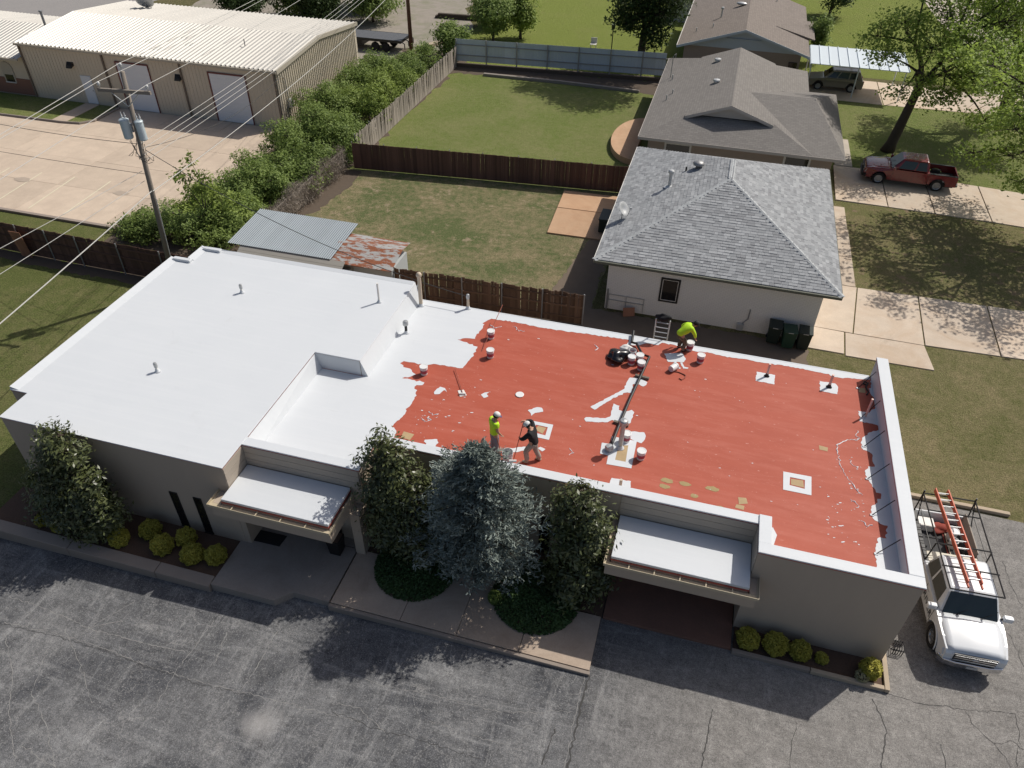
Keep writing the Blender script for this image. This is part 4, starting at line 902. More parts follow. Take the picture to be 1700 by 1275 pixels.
# wall panels along the front: plain field panels with a fine rib each, one object per bay
for a, b in ((wx0,-46.0),(-45.9,-45.35),(-42.45,-37.3),(-34.1,wx1)):
    m = MB(); x = a+.08
    while x < b-.06: m.box(x,x+.03,wy0-.018,wy0-.002,.1,we-.15); x += .31
    m.build('wall_panel', 'beige_panel', WH)
# gable end with bold ribs
y = wy0+.1; i = 0
while y < wy1-.35:
    m = MB(); zt = lambda q: we-.1+(wr-we)*(1-abs(q-wry)/(wry-wy0))
    for q in (y,y+.3):
        if q < wy1-.1: m.add([(wx1-.04,q,0),(wx1+.03,q+.04,0),(wx1+.03,q+.11,0),(wx1-.04,q+.15,0),(wx1-.04,q,zt(q)),(wx1+.03,q+.04,zt(q)),(wx1+.03,q+.11,zt(q)),(wx1-.04,q+.15,zt(q))], [(0,1,5,4),(1,2,6,5),(2,3,7,6),(4,5,6,7)])
    m.build('wall_panel', 'beige_panel', WH); y += .6
for (ya, za, yb, zb) in ((wy0-.14,we,wry,wr),(wry,wr,wy1+.12,we)):
    MB().add([(wx1-.02,ya,za-.22),(wx1+.14,ya,za-.22),(wx1+.14,yb,zb-.22),(wx1-.02,yb,zb-.22),(wx1-.02,ya,za+.07),(wx1+.14,ya,za+.07),(wx1+.14,yb,zb+.07),(wx1-.02,yb,zb+.07)], [(3,2,1,0),(4,5,6,7),(0,1,5,4),(1,2,6,5),(2,3,7,6),(3,0,4,7)]).build('rake_trim', 'beige_trim', WH)
MB().box(wx0-.12,wx1+.1,wy0-.24,wy0-.13,we-.16,we-.01).build('gutter', 'beige_trim', WH)
for x0, x1 in ((-45.25,-42.5),(-37.2,-34.2)):
    d = MB().box(x0,x1,wy0-.06,wy0-.02,.08,3.62).build('roll_up_door', 'door_white', WH)
    for j in range(11): MB().box(x0+.03,x1-.03,wy0-.068,wy0-.061,.12+j*.32,.41+j*.32).build('door_slat', 'door_white', d)
    f = MB(); f.box(x0-.1,x0,wy0-.09,wy0-.002,0,3.72); f.box(x0,x1+.06,wy0-.085,wy0-.002,3.62,3.72); f.box(x1,x1+.06,wy0-.08,wy0-.002,0,3.61); f.build('door_frame', 'downspout_red' , d)
d = MB().box(-49.05,-48.1,wy0-.07,wy0-.02,.15,2.3).build('door', 'door_white', WH); MB().ellipsoid((-48.2,wy0-.1,1.2),(.04,.04,.04),8,6).build('knob', 'post_metal', d)
for x in (-54.0,-46.4,-39.6,-31.7):
    MB().box(x-.06,x+.06,wy0-.14,wy0-.04,0,we-.17).build('downspout', 'downspout', WH)
for x in (-49.6,-39.9): MB().add([(x-.3,wy0-.02,3.0),(x+.3,wy0-.02,3.0),(x+.25,wy0-.35,2.85),(x-.25,wy0-.35,2.85),(x-.3,wy0-.02,3.25),(x+.3,wy0-.02,3.25),(x+.2,wy0-.3,3.05),(x-.2,wy0-.3,3.05)], [(3,2,1,0),(4,5,6,7),(0,1,5,4),(1,2,6,5),(2,3,7,6),(3,0,4,7)]).build('wall_light', 'black', WH)
MB().box(wx1+.03,wx1+.3,50.5,50.9,1.4,2.0).build('meter_box', 'galv', WH); MB().tube([(wx1+.1,50.6,2.0),(wx1+.1,50.55,3.4),(wx1+.1,50.3,3.7)], .04, 8).build('conduit', 'post_metal', WH)
MB().tube([(-36.0,53.2,4.6),(-36.0,53.2,5.2)], .04, 6).build('vent_pipe', 'post_metal', WH)
dish(WH,-50.2,60.6,4.55,.75,RAD(200))
mat('roof_stain', (.42,.41,.37), .7, .3, 4)
for x, y, a in ((-42.5,51.2,.5),(-44,52.4,.4),(-40.5,52.6,.45),(-41.8,53.8,.35)):
    pz = we+(y-wy0+.12)*(wr-we)/(wry-wy0+.12); MB().add([(x-a,y-.25,pz-.02),(x+a,y-.2,pz-.016),(x+a*.8,y+.3,pz+.035),(x-a*.8,y+.25,pz+.03)], [(0,1,2,3)]).xf(Matrix.Translation((0,0,.012))).build('worn_patch', 'roof_stain', WH)
# lower brick office on the left
OF = thing('brick_office', 'low brick office with arched windows joined to the warehouse', 'office', (-60,53,0))
MB().box(-68,-54.25,49.9,60,0,3.1).build('wall', 'beige_panel', OF); MB().box(-68,-54.26,49.84,49.897,.1,1.35).build('brick_base', 'brick_red', OF)
for i in range(18):
    x0 = -68.3+i*.78
    for ya, za, yb, zb in ((49.3,3.15,55.2,4.1),(55.2,4.1,60.6,3.15)):
        m = MB(); pr = [(0,0),(.05,.045),(.1,.045),(.15,0),(.39,0),(.44,.045),(.49,.045),(.54,0),(.779,0)]
        for (a, h0), (b, h1) in zip(pr, pr[1:]): m.quad((x0+a,ya,za+h0),(x0+b,ya,za+h1),(x0+b,yb,zb+h1),(x0+a,yb,zb+h0))
        m.build('roof_panel', 'roof_panel', OF)
MB().box(-68.3,-54.2,49.18,49.29,3.0,3.15).build('gutter', 'beige_trim', OF)
for x in (-56.3,-58.6):
    pts = [(x-.55,1.0),(x+.55,1.0),(x+.55,2.1)]+[(x+.55*math.cos(t),2.1+.5*math.sin(t)) for t in np.linspace(.2,PI-.2,8)]+[(x-.55,2.1)]
    f = MB().add([(a,49.83,b) for a, b in pts]+[(a,49.895,b) for a, b in pts], [tuple(range(len(pts)))]+[(i,len(pts)+i,len(pts)+(i+1)%len(pts),(i+1)%len(pts)) for i in range(len(pts))]).build('window', 'beige_trim', OF)
    MB().box(x-.4,x+.4,49.81,49.828,1.05,1.6).build('pane', 'dark_glass', f); MB().box(x-.5,x+.5,49.76,49.82,.96,1.03).build('sill', 'white_trim', f)
MB().tube([(-55.4,54.3,4.0),(-55.4,54.3,5.4)], .1, 10).build('chimney_pipe', 'post_metal', OF); MB().lathe([(.16,1.35),(.16,1.45),(.001,1.5)], 10, (-55.4,54.3,4.0)).build('pipe_cap', 'post_metal', OF)

# ---------------- corrugated shed ----------------
mat('corrugated', (.185,.215,.24), .55, .1, 1.5, metal=.15, rnd=.05); mat('weathered_wood', (.30,.285,.255), .9, .2, 2, .3, 20, rnd=.12, stretch=(.3,2,2)); mat('shed_white', (.42,.44,.44), .7, .12, 2)
SD = thing('garden_shed', 'lean-to shed roofed with corrugated sheets, one end badly rusted', 'shed', (-19,31.8,0))
MB().box(-23.2,-16.8,30.35,33.0,0,2.0).build('wall', 'weathered_wood', SD); MB().box(-16.78,-14.65,30.35,32.4,0,1.75).build('wall', 'shed_white', SD)
x = -23.75; i = 0
while x < -18.2:
    m = MB(); k = 30
    for j in range(k):
        a0, a1 = j/k*.6, (j+1)/k*.6; h = lambda a: .018*math.sin(a/.12*2*PI)
        m.quad((x+a0,29.95,2.14+h(a0)),(x+a1,29.95,2.14+h(a1)),(x+a1,33.4,2.42+h(a1)),(x+a0,33.4,2.42+h(a0)))
    m.build('roof_sheet', 'corrugated', SD); x += .595
for i in range(6):
    x0 = -18.12+i*.6; m = MB()
    m.add([(x0,30.0,1.95),(x0+.59,30.0,1.95),(x0+.59,31.6,2.28),(x0,31.6,2.28),(x0+.59,32.75,2.12),(x0,32.75,2.12),(x0,30.0,1.92),(x0+.59,30.0,1.92),(x0+.59,31.6,2.25),(x0,31.6,2.25)], [(0,1,2,3),(3,2,4,5),(7,6,9,8),(0,6,7,1)])
    m.box(x0+.57,x0+.6,30.0,30.02,1.95,1.97); o = m.build('roof_sheet', 'rusty_sheet', SD); o.delta_location = (0,0,.004*(i%2))
for j in range(5):
    MB().add([(-22.9,28.88,1.58-j*.16),(-17.2,28.88,1.58-j*.16),(-17.2,28.9,1.43-j*.16),(-22.9,28.9,1.43-j*.16)], [(3,2,1,0)]).build('board', 'weathered_wood', SD)
for j in range(4): MB().add([(-23.0,28.8+j*.3,1.62+j*.12),(-17.0,28.8+j*.3,1.62+j*.12),(-17.0,29.09+j*.3,1.735+j*.12),(-23.0,29.09+j*.3,1.735+j*.12)], [(0,1,2,3)]).build('roof_board', 'weathered_wood', SD)
MB().box(-17.22,-16.9,28.95,30.34,0,1.58).build('corner_post', 'weathered_wood', SD)
# ---------------- far sheds behind the tree ----------------
T = thing('white_shed', 'pale metal shed roof showing behind the dark back tree', 'shed', (-5.6,93,0))
MB().box(-7.2,-4.0,90,97,0,2.4).build('wall', 'shed_white', T); MB().add([(-7.5,89.6,2.4),(-3.8,89.6,2.4),(-3.8,97,2.9),(-7.5,97,2.9),(-7.5,89.6,2.48),(-3.8,89.6,2.48),(-3.8,97,2.98),(-7.5,97,2.98)], [(3,2,1,0),(4,5,6,7),(0,1,5,4),(1,2,6,5),(3,0,4,7)]).build('roof', 'carport_white', T)
# ---------------- vegetation ----------------
leafmat('magnolia_leaf', (.03,.042,.017), (.10,.115,.042), .15, .35, .5)
leafmat('cedar_needle', (.06,.08,.07), (.25,.29,.26), .12, .6, .25)
leafmat('yellow_leaf', (.20,.20,.03), (.42,.385,.07), .25)
leafmat('groundcover_leaf', (.022,.048,.018), (.055,.10,.03), .15)
leafmat('hedge_leaf', (.085,.135,.035), (.24,.315,.085), .4)
leafmat('hedge_leaf_lime', (.11,.17,.03), (.26,.33,.075), .35)
leafmat('maple_leaf', (.10,.16,.028), (.32,.42,.09), .45)
leafmat('dark_tree_leaf', (.022,.042,.014), (.06,.095,.026), .25)
leafmat('dead_vine', (.15,.122,.10), (.29,.245,.2), .1)
leafmat('cream_leaf', (.25,.25,.13), (.42,.40,.24), .3)
mat('bark', (.075,.058,.045), .95, .35, 4, .6, 18); mat('bark_pale', (.16,.135,.11), .95, .3, 4, .6, 18)
def limb(a, b, r0, r1, bend=.12, seg=6, r=random):
    a, b = Vector(a), Vector(b); d = b-a; o = Vector((r.uniform(-1,1),r.uniform(-1,1),r.uniform(-.3,.6)))*d.length*bend
    pts = [a+d*(i/seg)+o*math.sin(PI*i/seg) for i in range(seg+1)]; return pts, [r0+(r1-r0)*(i/seg)**.8 for i in range(seg+1)]
def plant(name, label, cat, base, blobs, m, leaf, per, nleaf, sig, trunk=(.15,1.), aspect=.5, bark='bark', group=None, shell=.5, twigs=2, up=.4, fork=None):
    t = thing(name, label, cat, (base[0],base[1],0), group=group)
    P, Cn, Nn = clumps(blobs, per, nleaf, sig, shell)
    ok = P[:,2] > .08; link('crown', leaf_mesh('crown', P[ok], leaf, m, aspect, up, Nn[ok] if len(Nn) == len(P) else None), t, world=True)
    mb = MB(); top = Vector(fork or (base[0],base[1],trunk[1])); p, rr_ = limb((base[0],base[1],-.05), top, trunk[0]*1.25, trunk[0]*.8, .03); mb.tube(p, rr_, 8)
    for (x,y,z,rx,ry,rz_) in blobs:
        p, rr_ = limb(top, (x,y,z), trunk[0]*.55, trunk[0]*.2, .1); mb.tube(p, rr_, 6)
    for c in Cn[::max(1,int(4/max(twigs,.1)))]:
        k = min(blobs, key=lambda q: (q[0]-c[0])**2+(q[1]-c[1])**2+(q[2]-c[2])**2); p, rr_ = limb((k[0],k[1],k[2]), c, trunk[0]*.16+.006, .006, .12, 4); mb.tube(p, rr_, 4, False)
    mb.build('trunk', bark, t, smooth=True); return t
# magnolias against the front wall
plant('magnolia_tree', 'broad dark magnolia at the left end of the front wall', 'tree', (-19.6,13.3),
    [(x_*.78-19.35*.22, y_, z_*.96, rx_*.8, ry_*.85, rz_*.9) for x_, y_, z_, rx_, ry_, rz_ in [(-19.0,13.4,4.75,.38,.35,.42),(-19.6,13.4,4.5,.45,.4,.5),(-18.9,13.3,4.0,.7,.55,.55),(-19.9,13.3,3.6,.7,.6,.6),(-20.5,13.2,2.7,.75,.6,.5),(-19.3,13.2,2.9,.8,.6,.6),(-18.0,13.0,3.0,.6,.5,.55),(-18.4,12.9,2.3,.7,.5,.5),(-20.4,13.2,1.9,1.1,.75,.7),(-18.8,12.9,1.6,1.5,.7,1.0),(-17.8,13.0,1.6,.8,.6,.8),(-20.9,13.1,.9,1.2,.7,.8),(-19.2,12.8,.7,1.5,.5,.6)]], 'magnolia_leaf', .082, 15, 14, .16, (.10,1.2), .42, shell=.62)
plant('magnolia_tree', 'dark magnolia between the left canopy and the blue cedar', 'tree', (-8.1,15.4),
    [(-8.5,15.5,5.25,.3,.3,.45),(-8.0,15.5,4.8,.42,.4,.45),(-8.6,15.5,4.3,.6,.55,.5),(-7.7,15.4,4.0,.65,.6,.5),(-7.0,15.4,3.3,.7,.6,.5),(-8.0,15.3,3.5,.8,.65,.6),(-8.5,15.3,3.0,.8,.75,.9),(-7.5,15.3,2.4,1.0,.8,.9),(-8.3,15.2,1.6,.9,.8,.9),(-7.2,15.2,1.2,1.0,.8,.9)], 'magnolia_leaf', .082, 15, 14, .16, (.09,1.0), .42, shell=.62)
plant('magnolia_tree', 'narrow dark magnolia beside the right canopy', 'tree', (-1.5,15.4),
    [(x_-.32,)+tuple(q_) for x_, *q_ in [(-1.6,15.5,5.0,.3,.3,.35),(-1.9,15.5,4.5,.5,.42,.45),(-1.2,15.4,4.1,.5,.45,.45),(-1.9,15.4,3.7,.55,.5,.5),(-1.0,15.3,3.3,.5,.5,.5),(-1.6,15.3,3.0,.7,.6,.6),(-1.7,15.3,2.4,.85,.7,.9),(-1.3,15.2,1.5,.9,.75,.9),(-1.6,15.1,.8,.95,.7,.6)]], 'magnolia_leaf', .082, 16, 14, .15, (.08,1.0), .42, shell=.62)
# blue atlas cedar: tiers of drooping sprays
def cedar(x, y, h, rmax):
    t = thing('blue_cedar', 'large silvery blue cedar in front of the middle wall', 'tree', (x,y,0)); V = []; tr = MB()
    tr.tube([(x,y,-.05),(x+.05,y,h*.5),(x-.05,y,h*.97)], [.19,.11,.02], 8); z = 1.25; ga = 0
    while z < h*.985:
        f = (h-z)/h; rad = rmax*min(1, ((h-z)/3.3)**.72)*(.5+.5*min(1,(z-.9)/2.0)); nb = int(5+11*f)
        for b in range(nb):
            ga += 2.4+random.uniform(-.3,.3); ln = rad*(1+.16*math.sin(ga*2.3+z*1.9))*random.uniform(.62,1.16); lift = random.uniform(.0,.3)*(1-f)+random.uniform(-.12,.12)
            a = Vector((x,y,z)); dr = Vector((math.cos(ga),.74*math.sin(ga),0)); n = 7; pts = [a+dr*ln*(i/n)+Vector((0,0,lift*ln*(i/n)-.16*ln*(i/n)**2)) for i in range(n+1)]
            tr.tube(pts, [.022*(1-i/n)+.005 for i in range(n+1)], 4, False)
            sd = Vector((-dr.y,dr.x,0))
            for i in range(1, n+1):
                w = (.28+.30*(1-i/n))*min(1,ln)
                for s in range(12 if i > 2 else 5):
                    o = pts[i]+dr*random.uniform(-ln/n,ln/n*.6)+sd*random.gauss(0,w*.55)+Vector((0,0,random.uniform(-.10,.06)))
                    tip = (dr*random.uniform(.3,1)+sd*random.uniform(-1,1)+Vector((0,0,random.uniform(-.25,.5)))).normalized()
                    for q in range(3):
                        tq = (tip+Vector((random.gauss(0,.45),random.gauss(0,.45),random.gauss(0,.35)))).normalized(); l = random.uniform(.07,.15)
                        pw = tq.cross(Vector((random.gauss(0,1),random.gauss(0,1),random.gauss(0,1)))).normalized()*random.uniform(.012,.024); c = o+tip*q*.04
                        V += [c-pw,c+pw,c+tq*l+pw*.6,c+tq*l-pw*.6]
        z += .185+.1*f
    link('crown', quad_mesh('crown', np.array([tuple(v) for v in V]), 'cedar_needle'), t, world=True); tr.build('trunk', 'bark', t)
cedar(-5.05, 14.85, 6.75, 2.15)
# ground cover mounds (each a rounded mat of low creeping foliage)
def mound(label, cx, cy, r, h, clip=None):
    t = thing('groundcover_mound', label, 'shrub', (cx,cy,0), group='low green mounds beside the walk'); n = 9000
    a = rng.uniform(0,2*PI,n); q = np.sqrt(rng.uniform(0,1,n)); x = cx+r*q*np.cos(a); y = cy+r*.98*q*np.sin(a); z = .1+h*np.sqrt(np.clip(1-q**2,0,1))*rng.uniform(.75,1.05,n)+.03*rng.normal(size=n)
    P = np.stack([x,y,z],1); P = P[(P[:,1] < 16.4)]
    link('crown', leaf_mesh('crown', P, .055, 'groundcover_leaf', .55, .8), t, world=True)
    m = MB(); pr = [(r*math.cos(b)*.97,.08+h*.8*math.sin(b)) for b in np.linspace(0,PI/2,7)]; m.lathe(pr, 24, (cx,cy,0)); m.build('trunk', 'mulch', t)
mound('round dark green mound between the left canopy walk and cedar', -7.35, 14.75, 1.45, .42); mound('round dark green mound in front of the narrow magnolia', -3.0, 14.75, 1.5, .42)
def ball(label, x, y, r, h=None, m='yellow_leaf', name='yellow_shrub', group='clipped yellow-green shrubs', n=None):
    t = thing(name, label, 'shrub', (x,y,0), group=group); h = h or r*1.05; n = n or int(5200*(r/.4)**2)
    d = rng.normal(size=(n,3)); d /= np.linalg.norm(d,axis=1)[:,None]; lump = 1+.17*np.sin(d[:,0]*7+x*3)*np.sin(d[:,1]*6+y)*np.cos(d[:,2]*5)
    P = np.array([x,y,h*.95])+d*np.array([r,r,h*.9])*((.74+.3*rng.uniform(0,1,n)**.5)*lump)[:,None]; P = P[P[:,2] > .08]
    link('crown', leaf_mesh('crown', P, .042, m, .45, .5), t, world=True)
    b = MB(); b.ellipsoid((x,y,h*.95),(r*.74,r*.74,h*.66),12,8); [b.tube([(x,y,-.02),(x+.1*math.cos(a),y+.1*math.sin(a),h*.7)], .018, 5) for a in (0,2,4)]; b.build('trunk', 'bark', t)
for lab, x, y, r in (('yellow-green ball shrub nearest the magnolia, by the kerb', -17.95,12.82,.40),('yellow-green ball shrub close to the wall, left of the slit windows', -17.1,13.45,.41),('yellow-green ball shrub by the kerb, second from the magnolia', -16.25,12.95,.43),
    ('yellow-green ball shrub touching the wall under the slit windows', -15.65,13.5,.40),('yellow-green ball shrub by the kerb, touching the one behind it', -15.0,12.9,.43),('yellow-green ball shrub at the bed corner beside the entry court', -14.2,13.1,.41),
    ('small yellow shrub half hidden under the left magnolia, left of two', -21.2,12.8,.30),('small yellow shrub half hidden under the left magnolia, right of two', -20.45,12.72,.30),
    ('yellow-green ball shrub beside the red porch slab', 3.95,14.98,.40),('largest yellow-green ball shrub in the right bed', 4.8,15.0,.43),('third yellow-green ball shrub from the red porch', 5.58,15.02,.37),('smallest yellow-green ball shrub in the right bed', 6.25,15.02,.22)):
    ball(lab, x, y, r*.86)
ball('loose yellow and green bush at the right corner bed', 7.65,14.92,.30,.42,'yellow_leaf','corner_bush','corner planting',2600)
ball('small light green shrub at the mound edge by the sunlit walk', -4.3,14.25,.24,.26,'hedge_leaf','small_shrub',None,1600)
ball('pale leafy sprig on the corner bed kerb', 7.45,14.72,.2,.25,'cream_leaf','corner_sprig',None,350)
# overgrown hedge along the back lane
hs = [(-25.9,32.6,1.4,1.1),(-27.9,32.8,1.5,1.5),(-30.2,33.0,1.5,1.1),(-32.3,33.2,1.1,.7),(-27.2,34.8,1.6,1.9),(-29.4,35.0,1.6,1.6),(-25.7,36.0,1.4,1.5),(-26.6,38.2,1.7,2.0),(-28.6,38.0,1.6,2.1),(-26.0,40.6,1.6,1.9),(-28.0,41.0,1.8,2.3),(-26.2,43.3,1.6,2.1),(-28.4,44.0,1.8,2.5),(-26.0,46.2,1.7,2.3),(-28.3,47.3,1.9,2.9),(-26.2,49.2,1.7,2.5),(-28.6,50.4,1.9,2.9),(-26.3,52.4,1.7,2.3),(-28.6,53.8,1.9,2.7),(-26.4,55.8,1.6,2.4),(-28.9,57.2,1.8,2.5),(-26.6,59.3,1.6,2.2),(-29.0,60.6,1.6,2.0),(-26.4,62.6,1.5,2.1),(-26.3,65.6,1.5,2.0),(-27.9,64.0,1.4,1.8)]
hs = [(x+random.uniform(-.5,.5),y+random.uniform(-.6,.6),r,h,i in (17,19,21,4,5)) for i, (x,y,r,h) in enumerate(hs)]
ORD = 'first second third fourth fifth sixth seventh eighth ninth tenth eleventh twelfth thirteenth fourteenth fifteenth sixteenth'.split(); near = sorted(q[1] for q in hs if q[0] > -27.2); far = sorted(q[1] for q in hs if q[0] <= -27.2)
for i, (x,y,r,h,lime) in enumerate(hs):
    side = ORD[near.index(y)]+' hedge bush from the shed end, on the back yard side' if x > -27.2 else ORD[far.index(y)]+' hedge bush from the utility pole, on the warehouse side'
    h *= random.uniform(1.0,1.5); bl = []
    for q in range(9):
        a_ = random.uniform(0,2*PI); d_ = r*random.uniform(.2,1.0); s_ = random.uniform(.28,.62); bl.append((x+d_*math.cos(a_),y+d_*math.sin(a_),h*random.uniform(.35,.9)*(1-.35*d_/r),r*s_,r*s_,r*s_*random.uniform(.6,.95)))
    bl.append((x,y,h*.3,r,r,h*.35))
    plant('hedge_bush', ('lime green, ' if lime else 'dense green, ')+side, 'bush', (x,y), bl, 'hedge_leaf_lime' if lime else 'hedge_leaf', .085, 7, 12, .15, (.06,h*.3), .5, group='bushes of the overgrown hedge', shell=.55, twigs=.5)
plant('tall_sapling', 'tall loose sapling rising out of the hedge beside the utility pole', 'tree', (-27.6,33.6), [(-27.4,33.8,3.2,.8,.7,.7),(-28.3,33.4,3.7,.6,.6,.6),(-26.9,34.2,2.4,.8,.7,.6),(-28.0,34.0,4.3,.3,.3,.5),(-27.0,33.6,3.9,.3,.3,.5)], 'hedge_leaf_lime', .12, 5, 7, .16, (.06,1.5), .5, shell=.3, up=.3)
# dead grey vines smothering the fence left of the near yard
t = thing('dead_vine_hedge', 'grey-brown tangle of dead vines along the near yard fence', 'hedge', (-24.2,40.5,0)); n = 15000
y = rng.uniform(34.5,44.6,n); x = -24.25+rng.normal(size=n)*.22+.1*np.sin(y*2.1); z = rng.uniform(.1,1.55,n)*(1+.12*np.sin(y*1.7)); P = np.stack([x,y,z],1)
tn = rng.normal(size=(n,3))*np.array([.6,.6,1.]); tn /= np.linalg.norm(tn,axis=1)[:,None]; wv = np.cross(tn, rng.normal(size=(n,3))); wv /= np.linalg.norm(wv,axis=1)[:,None]; l = rng.uniform(.1,.3,n)[:,None]
V = np.stack([P-wv*.008,P+wv*.008,P+tn*l+wv*.006,P+tn*l-wv*.006],1).reshape(-1,3); link('vine_tangle', quad_mesh('vine_tangle', V, 'dead_vine'), t, world=True)
m = MB(); [m.tube([(-24.25,yy,0),(-24.25,yy,1.5)], .04, 6) for yy in np.arange(34.6,44.6,2)]; m.box(-24.3,-24.24,34.5,44.6,.1,1.3); m.build('fence_core', 'grey_fence', t)
# tall shade trees on the right
def tree(label, base, h, r, blobs, m, leaf=.16, per=2.2, nleaf=16, sig=.34, fork=.4, lean=(0,0), name='shade_tree', bark='bark', shell=.35, group='big shade trees on the right'):
    t = thing(name, label, 'tree', (base[0],base[1],0), group=group); mb = MB(); bx, by = base; fk = Vector((bx+lean[0],by+lean[1],h*fork))
    p, q = limb((bx,by,-.1), fk, r*1.2, r*.75, .03, 8); q[0] *= 1.35; mb.tube(p, q, 10)
    P, Cn, Nn = clumps(blobs, per, nleaf, sig, shell)
    heads = []; G = {}
    for q in blobs: G.setdefault(int(((math.atan2(q[1]-fk.y,q[0]-fk.x)+PI)/(2*PI)*4))%4, []).append(q)
    for qs in G.values():
        mc = sum((Vector(q[:3]) for q in qs), Vector())/len(qs); hub = fk+(mc-fk)*.5+Vector((0,0,.2)); p, q_ = limb(fk-Vector((0,0,.3)), hub, r*.62, r*.36, .1, 8); mb.tube(p, q_, 8)
        for q in qs:
            c = Vector(q[:3]); p, q_ = limb(hub, c, r*.3, r*.09, .16, 8); mb.tube(p, q_, 6); heads.append((c, p))
    for c in Cn:
        c = Vector(c); b = min(heads, key=lambda k: (k[0]-c).length); s = min(b[1][3:], key=lambda k: (k-c).length); p, q = limb(s, c, .022+.0016*(c-s).length, .007, .15, 4); mb.tube(p, q, 4, False)
    link('crown', leaf_mesh('crown', P, leaf, m, .55, .5), t, world=True); mb.build('trunk', bark, t, smooth=True); return t
tree('tall forked tree behind the red pickup', (12.4,59.3), 12, .34, [(11.0,60.2,8.4,1.7,1.7,1.0),(13.4,59.4,9.0,2.0,1.9,1.3),(12.0,63.0,11.0,2.4,2.3,1.5),(15.4,62.0,11.0,2.4,2.2,1.6),(15.0,58.6,7.8,1.8,1.8,1.1),(10.3,59.0,6.6,1.3,1.4,.7),(13.4,62.2,12.8,2.2,2.2,1.3),(16.2,58.4,5.6,1.9,1.8,1.1),(14.2,57.6,4.6,1.3,1.3,.7),(17.0,60.5,9.0,2.0,2,1.4),(9.6,60.6,7.4,1.2,1.2,.7),(12.6,57.0,5.8,1.0,1.0,.6),(14.0,56.4,7.4,1.3,1.3,.8),(12.8,58.4,7.4,1.3,1.2,.8),(15.4,56.6,6.4,1.3,1.3,.8),(17.4,57.6,3.4,1.4,1.4,.8),(11.6,58.2,4.6,.8,.8,.5),(16.2,61.0,7.0,1.6,1.6,1.1),(17.8,62.4,11.6,1.9,1.9,1.4)], 'maple_leaf', .115, 2.0, 21, .33, .42, (.75,.4))
tree('second large tree at the right edge beyond the red pickup', (21.7,67.4), 12, .48, [(19.0,67,7.8,2.0,2,1.3),(21.2,65,9.4,2.4,2.2,1.7),(18.2,68.4,10.2,2.4,2.2,1.6),(22.8,67,11,2.6,2.4,1.9),(19.8,64.2,6.0,2.0,2,1.3),(22.4,63.6,6.8,2.1,2,1.4),(17.4,65.4,8.4,1.7,1.7,1.1),(20.6,69.5,12.2,2.2,2.2,1.4),(18.4,62.4,4.8,1.6,1.6,.9),(20.8,61.8,4.4,1.6,1.6,1.0),(17.0,70.5,8.0,1.5,1.5,1.1),(22.6,70,7.4,1.8,1.8,1.4)], 'maple_leaf', .115, 2.0, 21, .33, .4, (-.4,.3))
tree('leafy tree at the right edge whose low boughs hang over the driveway', (22.2,48.4), 11, .45, [(17.0,48.8,4.4,1.9,1.6,.9),(15.4,50.6,3.7,1.2,1.2,.6),(14.6,48.2,8.6,1.5,1.5,1.0),(14.4,51.4,9.4,1.5,1.5,1.0),(16.2,46.2,8.8,1.6,1.6,1.1),(15.2,45.0,7.2,1.2,1.2,.8),(16.6,52.4,8.4,1.6,1.6,1.1),(16.4,49.6,6.6,1.3,1.3,.8),(13.4,46.6,9.8,1.0,1.0,.7),(17.6,47.6,10.2,1.8,1.8,1.2),(16.0,44.0,9.6,1.2,1.2,.8),(18.6,51.0,5.8,2.1,2,1.2),(17.0,46.2,4.0,1.3,1.1,.5),(19.0,46.4,6.0,2.0,1.8,1.2),(21.8,48.4,8.8,2.9,2.7,1.9),(18.8,49,8.2,2.1,1.9,1.4),(20.4,44.2,6.6,2.1,1.9,1.3),(23,45.6,8.2,2.5,2.3,1.6),(19.4,53.4,6.4,2.0,2,1.3),(20.2,42.6,8.6,2.2,2.2,1.4),(17.9,43.4,7.6,1.5,1.5,.9),(22.6,51.6,9.6,2.4,2.4,1.6),(18.2,54.6,4.8,1.5,1.4,.9)], 'maple_leaf', .115, 1.35, 20, .30, .35, (-.5,0))
tree('dark dense tree behind the pale metal fence', (-8.2,75.6), 9, .38, [(-10.3,75.4,3.5,1.5,1.4,1.1),(-8.7,75.0,3.9,1.7,1.5,1.3),(-6.6,75.2,4.3,1.7,1.5,1.4),(-7.4,74.5,2.3,1.5,1.3,.9),(-9.2,75.2,5.8,2.3,2.0,1.5),(-6.2,74.8,6.2,2.2,2.0,1.5),(-5.6,73.2,9.2,2.7,2.6,1.9),(-4.0,71.6,12.2,3.2,3.0,2.2),(-8.2,73.2,11.4,2.8,2.8,2.0)], 'dark_tree_leaf', .15, 2.8, 17, .34, .25, shell=.45, group=None)
